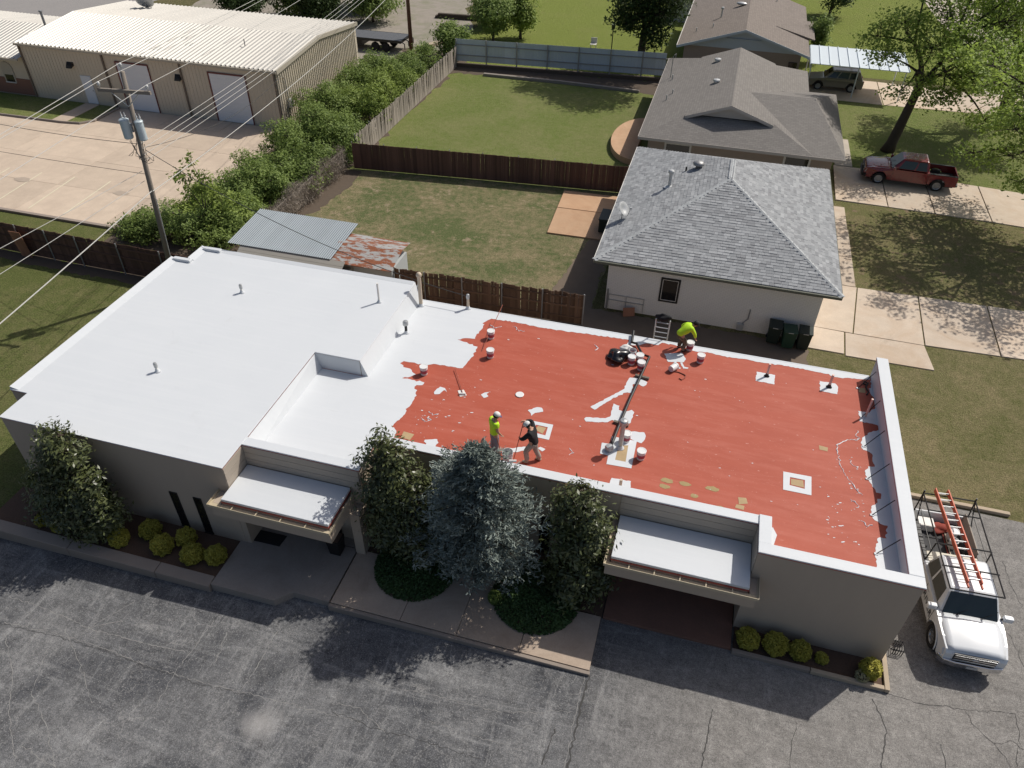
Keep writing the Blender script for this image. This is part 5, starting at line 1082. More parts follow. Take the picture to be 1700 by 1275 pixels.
# trees and brush at the top of the picture
for lab, x, y, h, r, mm in (('leafy tree filling the gap behind the trailer yard', -45.5,79.5,6.5,3.4,'hedge_leaf'),('big dark tree at the very top behind the warehouse', -40.0,84.0,7.0,3.6,'dark_tree_leaf'),('bushy tree left of the far green yard', -23.2,76.5,4.6,2.2,'hedge_leaf'),('lime green young tree beside the far green yard', -20.9,78.5,5.2,1.5,'hedge_leaf_lime'),('dark rounded shrub at the corner of the metal fence', -25.4,70.6,3.2,1.6,'hedge_leaf'),('pale green bush behind the timber stack', -24.8,81.5,4.2,2.0,'hedge_leaf'),('broad tree behind the warehouse roof', -42.5,76.5,5.8,3.0,'dark_tree_leaf'),('rounded tree at the back corner of the warehouse', -37.5,79.5,5.4,2.6,'hedge_leaf'),('dark tree behind the warehouse ridge', -49.5,74.5,5.0,2.6,'dark_tree_leaf'),('dark tree at the top beside the gabled house', 9.8,98,8.0,2.6,'dark_tree_leaf'),('narrow dark conifer between gabled house and carport', 7.6,80.0,4.2,.8,'hedge_leaf')):
    bl = [(x+random.uniform(-.4,.4)*r,y+random.uniform(-.4,.4)*r,h*random.uniform(.25,.8),r*random.uniform(.45,.8),r*random.uniform(.45,.8),h*random.uniform(.14,.24)) for _ in range(10)]
    plant('background_tree', lab, 'tree', (x,y), bl, mm, .14, 3.6, 14, .28, (.14,h*.3), .5, shell=.45, twigs=1)
# ---------------- utility poles and wires ----------------
mat('pole_wood', (.23,.2,.17), .95, .3, 3, .4, 20, stretch=(2,2,.2)); mat('pole_brown', (.16,.085,.055), .95, .25, 3, .4, 20); mat('transformer_grey', (.46,.53,.56), .4, .06); mat('porcelain', (.55,.56,.56), .3, .05); mat('wire_pale', (.50,.49,.46), .5, .1); mat('wire_dark', (.05,.05,.05), .6, .1)
UP = thing('utility_pole', 'leaning wooden utility pole with crossarm and two grey transformers', 'utility pole', (-26.35,28.2,0))
b0, b1 = Vector((-26.35,28.2,-.1)), Vector((-25.5,28.2,11.2)); at = lambda z: b0+(b1-b0)*((z+.1)/11.3)
MB().tube([b0,at(5),b1], [.145,.125,.095], 12).build('pole', 'pole_wood', UP, smooth=True)
c = at(10.4); arm = Vector((1,.12,0)).normalized()
o = MB().box(-1.25,1.25,-.06,.06,-.07,.07).xf(Matrix.Translation(c+Vector((0,-.17,0)))@Matrix.Rotation(.12,4,'Z')).build('crossarm', 'pole_wood', UP)
ins = [c+arm*-1.15+Vector((0,-.17,.18)), at(11.2)+Vector((0,0,.2)), c+arm*1.15+Vector((0,-.17,.18))]
for p in ins: MB().lathe([(.03,-.12),(.03,0),(.07,.02),(.05,.06),(.08,.08),(.05,.16),(.001,.18)], 10, p).build('insulator', 'porcelain', UP, smooth=True)
for s in (-1,1): MB().tube([c+arm*s*.7+Vector((0,-.19,-.03)),at(9.7)+Vector((0,-.13,0))], .02, 6).build('arm_brace', 'galv', UP)
for dx, dy, s in ((-.38,-.2,.88),(.38,-.17,.76)):
    p = at(8.7)+Vector((dx,dy,0)); tr = MB().lathe([(.2*s,-.48),(.235*s,-.44),(.235*s,.34),(.255*s,.345),(.255*s,.39),(.2*s,.43),(.001,.47)], 18, p).build('transformer', 'transformer_grey', UP, smooth=False)
    for k in (-.09,.09): MB().lathe([(.025,.4),(.045,.46),(.025,.5),(.045,.55),(.025,.6),(.015,.72)], 8, p+Vector((k,.05,0))).build('bushing', 'porcelain', tr)
    MB().box(-.05,.05,-.05,.05,-.2,.2).xf(Matrix.Translation(at(8.7)+Vector((dx*.45,dy*.45,0)))).build('bracket', 'galv', UP)
m = MB()
for k in range(9):
    a = at(8.3-random.uniform(0,.4))+Vector((random.uniform(-.5,.5),-.2,0)); b = at(7.4)+Vector((random.uniform(-.4,.7),-.15,random.uniform(-.4,.2))); mid = (a+b)/2+Vector((random.uniform(-.4,.4),-.2,-.35)); m.tube([a,(a+mid)/2+Vector((0,0,-.1)),mid,(b+mid)/2+Vector((0,0,-.1)),b], .012, 5, False)
m.build('jumper_wires', 'wire_dark', UP)
MB().tube([at(5.2)+Vector((.18,-.05,0)),at(2)+Vector((.19,-.05,0)),at(.2)+Vector((.2,-.05,0))], .025, 6).build('ground_conduit', 'galv', UP)
P2 = thing('utility_pole', 'brown utility pole standing by the trailer yard at the top', 'utility pole', (-29.8,71.1,0)); MB().tube([(-29.8,71.1,-.1),(-29.85,71.1,11.3)], [.2,.13], 12).build('pole', 'pole_brown', P2, smooth=True); MB().box(-31.1,-28.6,70.95,71.05,10.6,10.75).build('crossarm', 'pole_wood', P2)
def wire(label, a, b, sag, r=.012, m='wire_pale', seg=22):
    a, b = Vector(a), Vector(b); pts = [a+(b-a)*(i/seg)-Vector((0,0,sag*4*(i/seg)*(1-i/seg))) for i in range(seg+1)]
    tag(MB().tube(pts, r, 5).build('overhead_wire', m), label, 'wire', 'overhead wires')
e2 = [Vector((-30.9,71,10.9)),Vector((-29.85,71,11.5)),Vector((-28.75,71,10.9))]; back = [Vector((x,y,z)) for x, y, z in ((-23.3,-16,11.2),(-21.8,-16,11.6),(-20.6,-16,11.2))]
for p, q, r_, nm in zip(ins, e2, back, ('leftmost','middle','rightmost')):
    wire(nm+' top power wire from the transformer pole to the far pole', p+Vector((0,0,.16)), q, .5, .012); wire(nm+' top power wire running toward the left foreground', p+Vector((0,0,.16)), r_, .5, .012)
for i in range(4): wire(('upper','second','third','lowest')[i]+' of the four service wires crossing the warehouse front', at(8.0-i*.28)+Vector((.15,-.1,0)), (-29.65,71,8.6-i*.3), .5, .012)
wire('thick pale cable stretched across in front of the hedge', at(5.6)+Vector((.16,-.12,0)), (-29.6,71,6.6), .7, .02); wire('thick pale cable falling across the left lawn', at(5.6)+Vector((.1,-.12,0)), (-20.8,-16,6.3), .5, .022)
wire('upper thin cable over the dark left fence', at(6.6)+Vector((-.16,-.12,0)), (-30.5,-6,7.2), .4, .012); wire('lower thin cable over the dark left fence', at(6.1)+Vector((-.16,-.12,0)), (-28.0,-8,6.6), .5, .012)
wire('dark cable sagging left over the warehouse yard', at(7.9)+Vector((-.1,0,0)), (-60,36,6.6), .9, .014, 'wire_dark'); wire('lower dark cable crossing the warehouse yard', at(6.4)+Vector((-.1,0,0)), (-62,33,5.0), .35, .012, 'wire_dark')
wire('black service cable drooping over the shed to the roof mast', at(7.7)+Vector((.3,-.1,0)), (-9.22,26.45,3.7), .75, .016, 'wire_dark'); wire('dark drop line to the warehouse corner', at(7.8)+Vector((.3,0,0)), (-31.4,50.3,3.9), .8, .012, 'wire_dark')
# ---------------- vehicles ----------------
mat('paint_white', (.66,.68,.70), .25, .02, 1, coat=.6); mat('paint_red', (.17,.010,.014), .25, .05, 1, coat=.7); mat('paint_tan', (.22,.20,.165), .3, .04, 1, coat=.5); mat('chrome', (.62,.63,.65), .12, .03, metal=1.); mat('tyre', (.018,.018,.019), .85, .15, 9); mat('rim', (.42,.43,.44), .3, .05, metal=.8); mat('lamp_glass', (.55,.57,.6), .1, .03, coat=.8); mat('tail_red', (.3,.01,.01), .2, .05); mat('bed_liner', (.045,.045,.047), .8, .2, 8); mat('car_glass', (.018,.026,.028), .05, 0, spec=.7); mat('ladder_orange', (.56,.11,.05), .5, .1); mat('rack_black', (.014,.014,.015), .4, .1); mat('cream_box', (.62,.58,.48), .6, .06)
def arch_line(x0, x1, zb, wheels, R, zc):
    pts = []
    for x in np.linspace(x0, x1, 60):
        z = zb
        for w in wheels:
            if abs(x-w) < R: z = max(z, zc+math.sqrt(R*R-(x-w)**2))
        pts.append((x,z))
    return pts
def side_extrude(bottom, top, yw, name, m, parent, bevel=.04, y_in=None, taper=None):
    """closed side outline (bottom pts left->right, top pts right->left) extruded across +-yw"""
    poly = bottom+top; n = len(poly); mb = MB(); vs = []
    tp = taper or (lambda x, z: 1.)
    for s in (-1,1):
        for x, z in poly: vs.append((x, s*yw*tp(x,z), z))
    nb = len(bottom); fs = [(i, n+i, n+(i+1)%n, (i+1)%n) for i in range(n)]
    mb.add(vs, fs+[tuple(range(n)), tuple(range(n,2*n))[::-1]])
    return mb.build(name, m, parent, bevel=bevel, world=False)
def lerp(a, b, t): return Vector(a)+(Vector(b)-Vector(a))*t
def pane_on(quad, u0, u1, v0, v1, off, name, m, parent, vfun=None):
    a, b, c, d = map(Vector, quad)          # a b bottom, d c top
    f = lambda u, v: lerp(lerp(a,b,u), lerp(d,c,u), v); nrm = (b-a).cross(d-a).normalized()*off
    P = [f(u0,v0)+nrm, f(u1,v0)+nrm, f(u1 if not vfun else vfun[1],v1)+nrm, f(u0 if not vfun else vfun[0],v1)+nrm]
    Q = [p-nrm*.8 for p in P]
    return MB().add(P+Q, [(0,1,2,3),(4,7,6,5),(0,4,5,1),(1,5,6,2),(2,6,7,3),(3,7,4,0)]).build(name, m, parent, world=False)
def wheel(parent, x, y, r=.40, w=.26, spokes=6):
    s = 1 if y > 0 else -1; M4 = Matrix.Translation((x,y,r))@Matrix.Rotation(-s*PI/2,4,'X')
    t = MB().lathe([(r*.62,-w/2),(r*.92,-w/2),(r,-w*.32),(r,w*.32),(r*.92,w/2),(r*.62,w/2)], 24, cap=False).xf(M4).build('wheel', 'tyre', parent, world=False, smooth=False)
    m = MB().lathe([(r*.62,-w*.4),(r*.63,w*.42),(r*.55,w*.36),(r*.5,w*.15),(.001,w*.12)], 24).xf(M4).build('rim', 'rim', t, world=False)
    k = MB()
    for i in range(spokes):
        a = 2*PI*i/spokes; b = MB().box(.03,r*.56,-.03,.03,w*.16,w*.34); b.xf(M4@Matrix.Rotation(a,4,'Z')); k.add(b.v, b.f)
    h = MB().lathe([(.07,w*.14),(.06,w*.36),(.001,w*.37)], 10).xf(M4); k.add(h.v, h.f); k.build('hub', 'rim', t, world=False)
def pickup(label, loc, rot, paint, chrome_front=True, cb=(1.02,.36,-.84,-1.0), wh=(1.86,-1.78)):
    T = thing('pickup_truck', label, 'pickup truck', loc, rot); W = .99; WH_ = wh; c0, c1, c2, c3 = cb; bx = c3-.02
    tp = lambda x, z: 1-.11*max(0,(x-1.8)/1.08)**1.8-.03*max(0,z-.8)-.04*max(0,.55-z)
    bot = arch_line(bx,2.84,.42,[wh[0]],.5,.42)
    top = [(2.88,.62),(2.88,.92),(2.80,1.04),(2.4,1.13),(c0+.3,1.18),(c0-.04,1.20),(c0-.4,1.17),(bx,1.14)]
    body = side_extrude(bot, top, W, 'body', paint, T, .05, taper=tp)
    # bonnet with two creases
    hg = MB(); nx, ny = 8, 8
    for i in range(nx+1):
        for j in range(ny+1):
            x = c0-.02+(2.84-c0)*i/nx; v = -1+2*j/ny; z = 1.192-.05*(i/nx)-.105*(i/nx)**3+.035*(1-v*v)+(.012 if abs(v) < .5 else 0)*(1-.4*i/nx); hg.v.append((x, v*.92*(1-.10*(i/nx)**2), z))
    hg.f = [(i*(ny+1)+j,(i+1)*(ny+1)+j,(i+1)*(ny+1)+j+1,i*(ny+1)+j+1) for i in range(nx) for j in range(ny)]; hood = hg.build('bonnet', paint, T, world=False, smooth=True)
    hood.modifiers.new('thickness','SOLIDIFY').thickness = .02
    # cab
    b = [(c0,-.93,1.16),(c0,.93,1.16),(c3,.93,1.16),(c3,-.93,1.16)]; t = [(c1,-.74,1.84),(c1,.74,1.84),(c2,.75,1.86),(c2,-.75,1.86)]
    cab = MB().add(b+t, [(3,2,1,0),(4,5,6,7),(0,1,5,4),(1,2,6,5),(2,3,7,6),(3,0,4,7)]).build('cab', paint, T, bevel=.13, world=False)
    wind = pane_on((b[0],b[1],t[1],t[0]), .05,.95,.06,.93,.006,'windscreen','car_glass',cab); pane_on((b[2],b[3],t[3],t[2]), .1,.9,.2,.88,.006,'rear_window','car_glass',cab)
    for s in (0,1):
        q = (b[1],b[2],t[2],t[1]) if s else (b[3],b[0],t[0],t[3])
        if s: pane_on(q,.16,.58,.12,.86,.006,'side_window','car_glass',cab,(.10,.58)); pane_on(q,.63,.93,.12,.86,.006,'side_window','car_glass',cab,(.63,.90))
        else: pane_on(q,.42,.84,.12,.86,.006,'side_window','car_glass',cab,(.42,.90)); pane_on(q,.07,.37,.12,.86,.006,'side_window','car_glass',cab,(.10,.37))
    for s in (-1,1):
        MB().box((c1+c2)/2+.12,(c1+c2)/2+.27,s*.985-.012,s*.985+.012,.98,1.02).build('door_handle', paint if not chrome_front else 'chrome', body, world=False); MB().box(c2+.1,c2+.25,s*.985-.012,s*.985+.012,.98,1.02).build('door_handle', paint if not chrome_front else 'chrome', body, world=False)
        for xx in (c0-.14,(c1+c2)/2+.02,c3+.05): MB().box(xx-.006,xx+.006,s*.99-.004,s*.99+.004,.5,1.1).build('door_gap', 'black', body, world=False)
        m = MB().box(-.06,.10,-.14,.14,-.09,.10); m.xf(Matrix.Translation((c0-.16,s*1.13,1.27))); o = m.build('wing_mirror', paint, T, bevel=.03, world=False); MB().box(c0-.18,c0-.12,min(s*.94,s*1.02),max(s*.94,s*1.02),1.2,1.24).build('mirror_arm', 'black', o, world=False); MB().box(c0-.225,c0-.221,s*1.13-.11,s*1.13+.11,1.2,1.35).build('mirror_glass', 'chrome', o, world=False)
    for s in (-.45,.3): MB().tube([(c0+.03,s,1.215),(c0-.22,s+.5,1.44)], .008, 5).build('wiper', 'black', T, world=False)
    # front: grille, bumper, lamps
    gr = MB().box(2.86,2.905,-.62,.62,.70,.98).build('grille', 'black', T, world=False)
    for z in (.74,.84,.93): MB().box(2.90,2.925,-.60,.60,z-.022,z+.022).build('grille_bar', 'chrome' if chrome_front else 'black', gr, world=False)
    MB().ellipsoid((2.925,0,.84),(.02,.12,.045),10,6).build('badge', 'chrome', gr, world=False)
    bp = MB(); P = [(2.99,-.5),(2.99,.5),(2.93,.85),(2.78,.97),(2.70,.97),(2.70,-.97),(2.78,-.97),(2.93,-.85)]; bp.prism(P,.42,.66); bp.build('front_bumper', 'chrome' if chrome_front else 'black', T, bevel=.03, world=False)
    MB().box(2.992,3.0,-.16,.16,.47,.57).build('number_plate', 'galv', T, world=False)
    for s in (-1,1): MB().add([(2.86,s*.63,.72),(2.80,s*.92,.74),(2.72,s*.94,.96),(2.85,s*.63,.97),(2.90,s*.63,.73),(2.83,s*.925,.75),(2.74,s*.945,.95),(2.89,s*.63,.96)], [(4,5,6,7),(0,1,5,4),(1,2,6,5),(2,3,7,6),(3,0,4,7)]).build('headlight', 'lamp_glass', T, world=False)
    # bed
    bb = arch_line(-2.88,bx-.04,.46,[wh[1]],.5,.42)
    for s in (-1,1):
        poly = bb+[(bx-.04,1.14),(-2.88,1.14)]; n = len(poly); ya, yb = s*.84, s*.985
        m = MB().add([(x,ya,z) for x,z in poly]+[(x,yb,z) for x,z in poly], [tuple(range(n)),tuple(range(n,2*n))[::-1]]+[(i,n+i,n+(i+1)%n,(i+1)%n) for i in range(n)]); o = m.build('bed_side', paint, T, bevel=.02, world=False)
        MB().box(-2.86,bx-.06,min(s*.83,s*.97),max(s*.83,s*.97),1.142,1.165).build('bed_rail', 'black', o, world=False)
        MB().box(-2.90,-2.885,min(s*.86,s*.97),max(s*.86,s*.97),.75,1.05).build('tail_light', 'tail_red', T, world=False)
    MB().box(-2.88,bx-.02,-.838,.838,.62,.68).build('bed_floor', 'bed_liner', T, world=False); MB().box(bx-.04,bx-.01,-.96,.96,.5,1.14).build('bed_front', paint, T, world=False); MB().box(-2.92,-2.86,-.835,.835,.58,1.13).build('tailgate', paint, T, bevel=.015, world=False)
    for s in (-1,1): MB().prism([(wh[1]-.3,s*.835),(wh[1]+.3,s*.835),(wh[1]+.28,s*.60),(wh[1]-.28,s*.60)],.68,.90).build('wheel_box', 'bed_liner', T, bevel=.03, world=False)
    MB().prism([(-3.02,-.9),(-2.9,-.95),(-2.9,.95),(-3.02,.9)],.46,.62).build('rear_bumper', 'chrome' if chrome_front else 'black', T, bevel=.02, world=False)
    MB().box(-2.8,2.6,-.75,.75,.32,.5).build('chassis', 'black', T, world=False)
    for x in WH_:
        for s in (-1,1): MB().tube([(x+.5*math.cos(a),s*.985,.42+.5*math.sin(a)) for a in np.linspace(.0,PI,14)], .022, 6).build('arch_trim', paint, T, world=False, smooth=True)
        for s in (-1,1): wheel(T, x, s*.83)
    return T, body, cab
def label_text(txt, size, parent, M4, m='black'):
    c = bpy.data.curves.new('lettering','FONT'); c.body = txt; c.size = size; c.extrude = .001; c.align_x = 'CENTER'; c.space_character = 1.15; c.materials.append(MATS[m])
    o = bpy.data.objects.new('lettering', c); COL.objects.link(o); bpy.context.view_layer.update(); me = bpy.data.meshes.new_from_object(o.evaluated_get(bpy.context.evaluated_depsgraph_get())); bpy.data.objects.remove(o)
    o = link('lettering', me, parent); o.matrix_basis = M4; return o
TW = Matrix.Translation((10.47,18.72,0))
T, body, cab = pickup('white pickup with black ladder rack parked right of the building', (10.47,18.70,0), RAD(-90+3), 'paint_white', True, (1.60,1.12,-.30,-.45), (1.98,-1.68))
label_text('RIVER', .34, T, Matrix(((1,0,0,.95),(0,0,-1,-.998),(0,1,0,.62),(0,0,0,1))))
MB().lathe([(.03,0),(.025,.05),(.001,.08)], 8, (.3,.35,1.85)).build('antenna', 'black', T, world=False)
# ladder rack
rk = MB(); zr = 2.02
for s in (-1,1):
    rk.tube([(-2.85,s*.86,zr),(1.25,s*.80,zr)], .025, 8); rk.tube([(-2.85,s*.86,zr),(-2.8,s*.9,1.16)], .025, 8); rk.tube([(-.58,s*.86,zr),(-.58,s*.9,1.16)], .025, 8); rk.tube([(-2.85,s*.86,zr),(-2.3,s*.9,1.16)], .02, 6); rk.tube([(-2.8,s*.88,1.6),(-.58,s*.88,1.6)], .018, 6)
    rk.tube([(-2.85,s*.86,zr),(-2.85,s*.86,zr+.14)], .03, 8)
for x in (-2.85,-2.05,-.58,.35,1.25): rk.tube([(x,-.86 if x < .5 else -.80,zr),(x,.86 if x < .5 else .80,zr)], .025, 8)
rk.build('ladder_rack', 'rack_black', T, world=False)
Mt = Matrix.Translation((10.47,18.70,0))@Matrix.Rotation(RAD(-87),4,'Z')
def on_truck(x, y, z): return Mt@Vector((x,y,z))
LD = thing('extension_ladder', 'orange extension ladder lying on the pickup rack', 'ladder', on_truck(-3.0,-.28,2.06), RAD(-87+3))
for dz, l0, l1 in ((0,0,4.15),(.09,.0,4.0)):
    for s in (-.21,.21): MB().box(l0,l1,s-.018,s+.018,dz,dz+.085).build('rail', 'ladder_orange', LD, world=False)
x = .15
while x < 3.95: MB().tube([(x,-.2,.045),(x,.2,.045)], .017, 6).build('rung', 'galv', LD, world=False); MB().tube([(x+.05,-.2,.135),(x+.05,.2,.135)], .017, 6).build('rung', 'galv', LD, world=False); x += .305
# load in the bed
mat('bucket_white', (.70,.70,.69), .4, .05); mat('bucket_label', (.36,.07,.10), .6, .1); mat('bucket_shadow', (.3,.3,.3), .6, .1)
def bucket(label, x, y, z, s=1., lid=True, lab=True, rotx=0, rotz=0, m='bucket_white', lm='bucket_label', group='paint buckets'):
    t = thing('bucket', label, 'bucket', (x,y,z), rotz, group); t.rotation_euler = (rotx,0,rotz); r0, r1, h = .125*s, .145*s, .37*s
    b = MB().lathe([(r0,0),(r0*1.02,.01),(r1-.004,h*.8),(r1+.008,h*.81),(r1+.008,h*.84),(r1,h*.85),(r1+.004,h*.97)]+([] if lid else [(r1-.008,h*.97),(r0-.006,.06),(.001,.05)]), 20).build('body', m, t, world=False)
    if lid: MB().lathe([(r1+.012,h*.93),(r1+.014,h*1.0),(r1-.01,h*1.01),(r1-.02,h*.985),(.001,h*.985)], 20).build('lid', m, t, world=False)
    if lab: MB().lathe([(r0+.012*s,h*.25),(r1+.0,h*.62)], 20).build('paper_label', lm, t, world=False)
    MB().tube([((r1+.01)*math.cos(a),(r1+.01)*math.sin(a)*.35-(r1+.006)*.9*math.sin(a),h*.78-.14*s*math.sin(a)) for a in np.linspace(0,PI,10)], .004, 4).build('handle', 'galv', t, world=False)
    return t
p = on_truck(-2.15,.35,.69); bucket('large white bucket standing in the pickup bed near the tailgate', p.x,p.y,p.z,1.15,True,False,group='things in the pickup bed'); p = on_truck(-1.75,.30,.69); bucket('open white bucket in the pickup bed with red top', p.x,p.y,p.z,1.0,False,False,group='things in the pickup bed')
TB = thing('tool_box', 'cream tool chest across the front of the pickup bed', 'tool box', on_truck(-.75,0,.69), RAD(-87)); MB().box(-.2,.2,-.8,.8,0,.42).build('chest', 'cream_box', TB, bevel=.02, world=False); MB().box(-.22,.22,-.82,.82,.424,.47).build('lid', 'cream_box', TB, bevel=.015, world=False)
mat('red_cloth', (.26,.05,.035), .85, .3, 6)
def lump(name, label, cat, c, r, m, seed, rough=.22, group=None):
    rs = np.random.default_rng(seed); b = MB().ellipsoid((0,0,0),(1,1,1),22,14); V = np.array(b.v); V = V/np.linalg.norm(V,axis=1)[:,None]; k = rs.normal(size=(9,3))*2.6; ph = rs.uniform(0,6,9); f = 1+rough*sum(np.sin(V@k[i]+ph[i]) for i in range(9))/3.2; V = V*f[:,None]*np.array(r); V[:,2] = np.maximum(V[:,2],-r[2]*.75); b.v = [tuple(v) for v in V+np.array([0,0,r[2]*.75])]
    o = b.build(name, m, None, smooth=True); o.location = c; return tag(o, label, cat, group)
p = on_truck(-2.45,.05,.69); lump('tarp_bundle','crumpled red tarp bundle at the back of the pickup bed','tarp',p,(.3,.22,.12),'red_cloth',4,.35)
p = on_truck(-2.5,-.5,.69); o = MB().box(-.22,.22,-.3,.3,0,.3).build('storage_tote','white_pvc',bevel=.04); o.location = p; o.rotation_euler = (0,0,RAD(-87)); tag(o,'pale plastic tote in the rear corner of the pickup bed','tote')
o = MB().box(-.9,.9,-.02,.02,0,.6).build('plywood_sheet','grey_fence'); o.location = on_truck(-2.0,.74,.69); o.rotation_euler = (RAD(-10),0,RAD(-87)); tag(o,'grey board leaning on the right side inside the pickup bed','board')
for i, dy in enumerate((.12,.2)):
    o = MB().tube([(-.75,0,0),(.75,0,0)],.02,6).build('broom','red_cloth' if i == 0 else 'tan_pvc'); o.location = on_truck(-1.95,dy,.72); o.rotation_euler = (0,0,RAD(-87)); tag(o,('reddish','tan')[i]+' broom lying in the pickup bed','broom')
# red pickup and the car under the carport
T2, b2, c2 = pickup('red pickup truck parked on the far driveway under the trees', (13.0,53.9,0), RAD(180-2), 'paint_red', False, (1.25,.62,-.95,-1.1))
def suv(label, loc, rot, paint):
    T = thing('parked_suv', label, 'car', loc, rot); bot = arch_line(-2.2,2.2,.35,[1.35,-1.35],.42,.38)
    body = side_extrude(bot, [(2.26,.5),(2.26,.8),(2.1,.92),(1.05,1.06),(-2.2,1.05),(-2.28,.8),(-2.26,.5)], .92, 'body', paint, T, .06)
    b = [(1.05,-.86,1.02),(1.05,.86,1.02),(-2.18,.86,1.02),(-2.18,-.86,1.02)]; t = [(.35,-.66,1.66),(.35,.66,1.66),(-1.85,.66,1.68),(-1.85,-.66,1.68)]
    cab = MB().add(b+t, [(3,2,1,0),(4,5,6,7),(0,1,5,4),(1,2,6,5),(2,3,7,6),(3,0,4,7)]).build('cab', paint, T, bevel=.07, world=False)
    pane_on((b[0],b[1],t[1],t[0]),.06,.94,.08,.92,.006,'windscreen','car_glass',cab); pane_on((b[2],b[3],t[3],t[2]),.1,.9,.15,.88,.006,'rear_window','car_glass',cab)
    for q, fl in (((b[1],b[2],t[2],t[1]),1),((b[3],b[0],t[0],t[3]),0)):
        for u0, u1 in ((.08,.30),(.34,.62),(.66,.88)):
            pane_on(q,u0,u1,.15,.85,.006,'side_window','car_glass',cab)
    for s in (-1,1):
        MB().box(2.15,2.27,s*.6-.18,s*.6+.18,.66,.8).build('headlight','lamp_glass',T,world=False); MB().box(-2.3,-2.25,s*.7-.1,s*.7+.1,.75,1.0).build('tail_light','tail_red',T,world=False)
        o = MB().box(.75,.92,s*1.0-.1,s*1.0+.1,1.02,1.17).build('wing_mirror',paint,T,bevel=.03,world=False)
        MB().tube([(.2,s*.6,1.7),(-1.7,s*.6,1.72)],.02,6).build('roof_rail','black',T,world=False)
        for x in (1.35,-1.35): wheel(T,x,s*.8,.35,.22,5)
    MB().box(2.24,2.29,-.5,.5,.55,.78).build('grille','black',T,world=False); MB().box(-2.0,2.0,-.7,.7,.28,.4).build('chassis','black',T,world=False)
    return T
suv('tan SUV parked in the shade of the white carport', (9.1,72.6,0), RAD(180), 'paint_tan')
suv('dark SUV partly in view on the street at the top right', (31.2,104.2,0), RAD(80), 'bed_liner')
# flatbed trailer in the gravel yard
TR = thing('flatbed_trailer', 'dark flatbed truck body parked behind the warehouse', 'trailer', (-33,71.3,0)); mat('deck_grey', (.10,.105,.115), .7, .2, 3)
for i in range(10): MB().box(-36.2+i*.58,-35.63+i*.58,69.9,72.3,1.12,1.18).build('deck_plank','deck_grey',TR)
m = MB(); m.box(-36.2,-30.4,69.85,69.9,.95,1.19); m.box(-36.2,-30.4,72.3,72.35,.95,1.19); m.box(-30.4,-30.3,69.85,72.35,.95,1.19); m.box(-36,-30.5,70.6,70.75,.8,1.1); m.box(-36,-30.5,71.4,71.55,.8,1.1); m.build('frame','rack_black',TR)
m = MB(); [m.tube([(-30.35,y,1.1),(-30.0,y,.9),(-30.0,y,.45)],.05,6) for y in (70.0,71,72.2)]; m.build('rear_hanger','rack_black',TR)
for x in (-32.0,-33.1):
    for y in (70.15,72.05):
        t = MB().lathe([(.2,-.12),(.38,-.12),(.42,-.06),(.42,.06),(.38,.12),(.2,.12)],18).xf(Matrix.Translation((x,y,.42))@Matrix.Rotation(PI/2,4,'X')).build('wheel','tyre',TR); MB().lathe([(.2,-.1),(.18,.05),(.001,.06)],12).xf(Matrix.Translation((x,y,.42))@Matrix.Rotation(PI/2,4,'X')).build('rim','rim',t)
MB().box(-36.2,-34.5,70.2,72.0,.35,.95).build('cab_end','rack_black',TR)
# stacked lumber and bits in the yard beyond
for i, (x, y, l, a, mm, lb) in enumerate(((-27.9,74.6,5.0,RAD(62),'wood_kerb','pale long board lying along the brush by the far pole'),(-28.6,83.6,6.4,RAD(4),'bark','stack of dark old timbers at the head of the gravel yard'))):
    o = thing('timber_stack', lb, 'timber', (x,y,0), a)
    for j in range(3): MB().box(-l/2,l/2,-.3+j*.2,-.12+j*.2,.02,.25).build('timber',mm,o,world=False)
    if i: [MB().box(-l/2+.3,l/2-.4,-.25+j*.2,-.07+j*.2,.26,.48).build('timber',mm,o,world=False) for j in range(2)]
LP = thing('lamp_post', 'short black garden lamp post behind the metal fence', 'lamp post', (-11.4,77.6,0)); MB().tube([(-11.4,77.6,0),(-11.4,77.6,1.9)],.05,8).build('post','black',LP); MB().lathe([(.05,1.9),(.16,1.95),(.2,2.3),(.1,2.42),(.001,2.45)],8,(-11.4,77.6,0)).build('lantern','black',LP); MB().lathe([(.14,2.44),(.12,2.52),(.001,2.54)],8,(-11.4,77.6,0)).build('lantern_cap','white_trim',LP)
GC = thing('garden_chair', 'small white garden chair on the far lawn by the lamp post', 'chair', (-13.2,77.5,0)); MB().box(-13.5,-12.9,77.2,77.8,.4,.45).build('seat','white_trim',GC); MB().box(-13.5,-12.9,77.75,77.8,.45,.95).build('backrest','white_trim',GC); [MB().tube([(x,y,0),(x,y,.4)],.025,6).build('leg','white_trim',GC) for x in (-13.45,-12.95) for y in (77.25,77.75)]
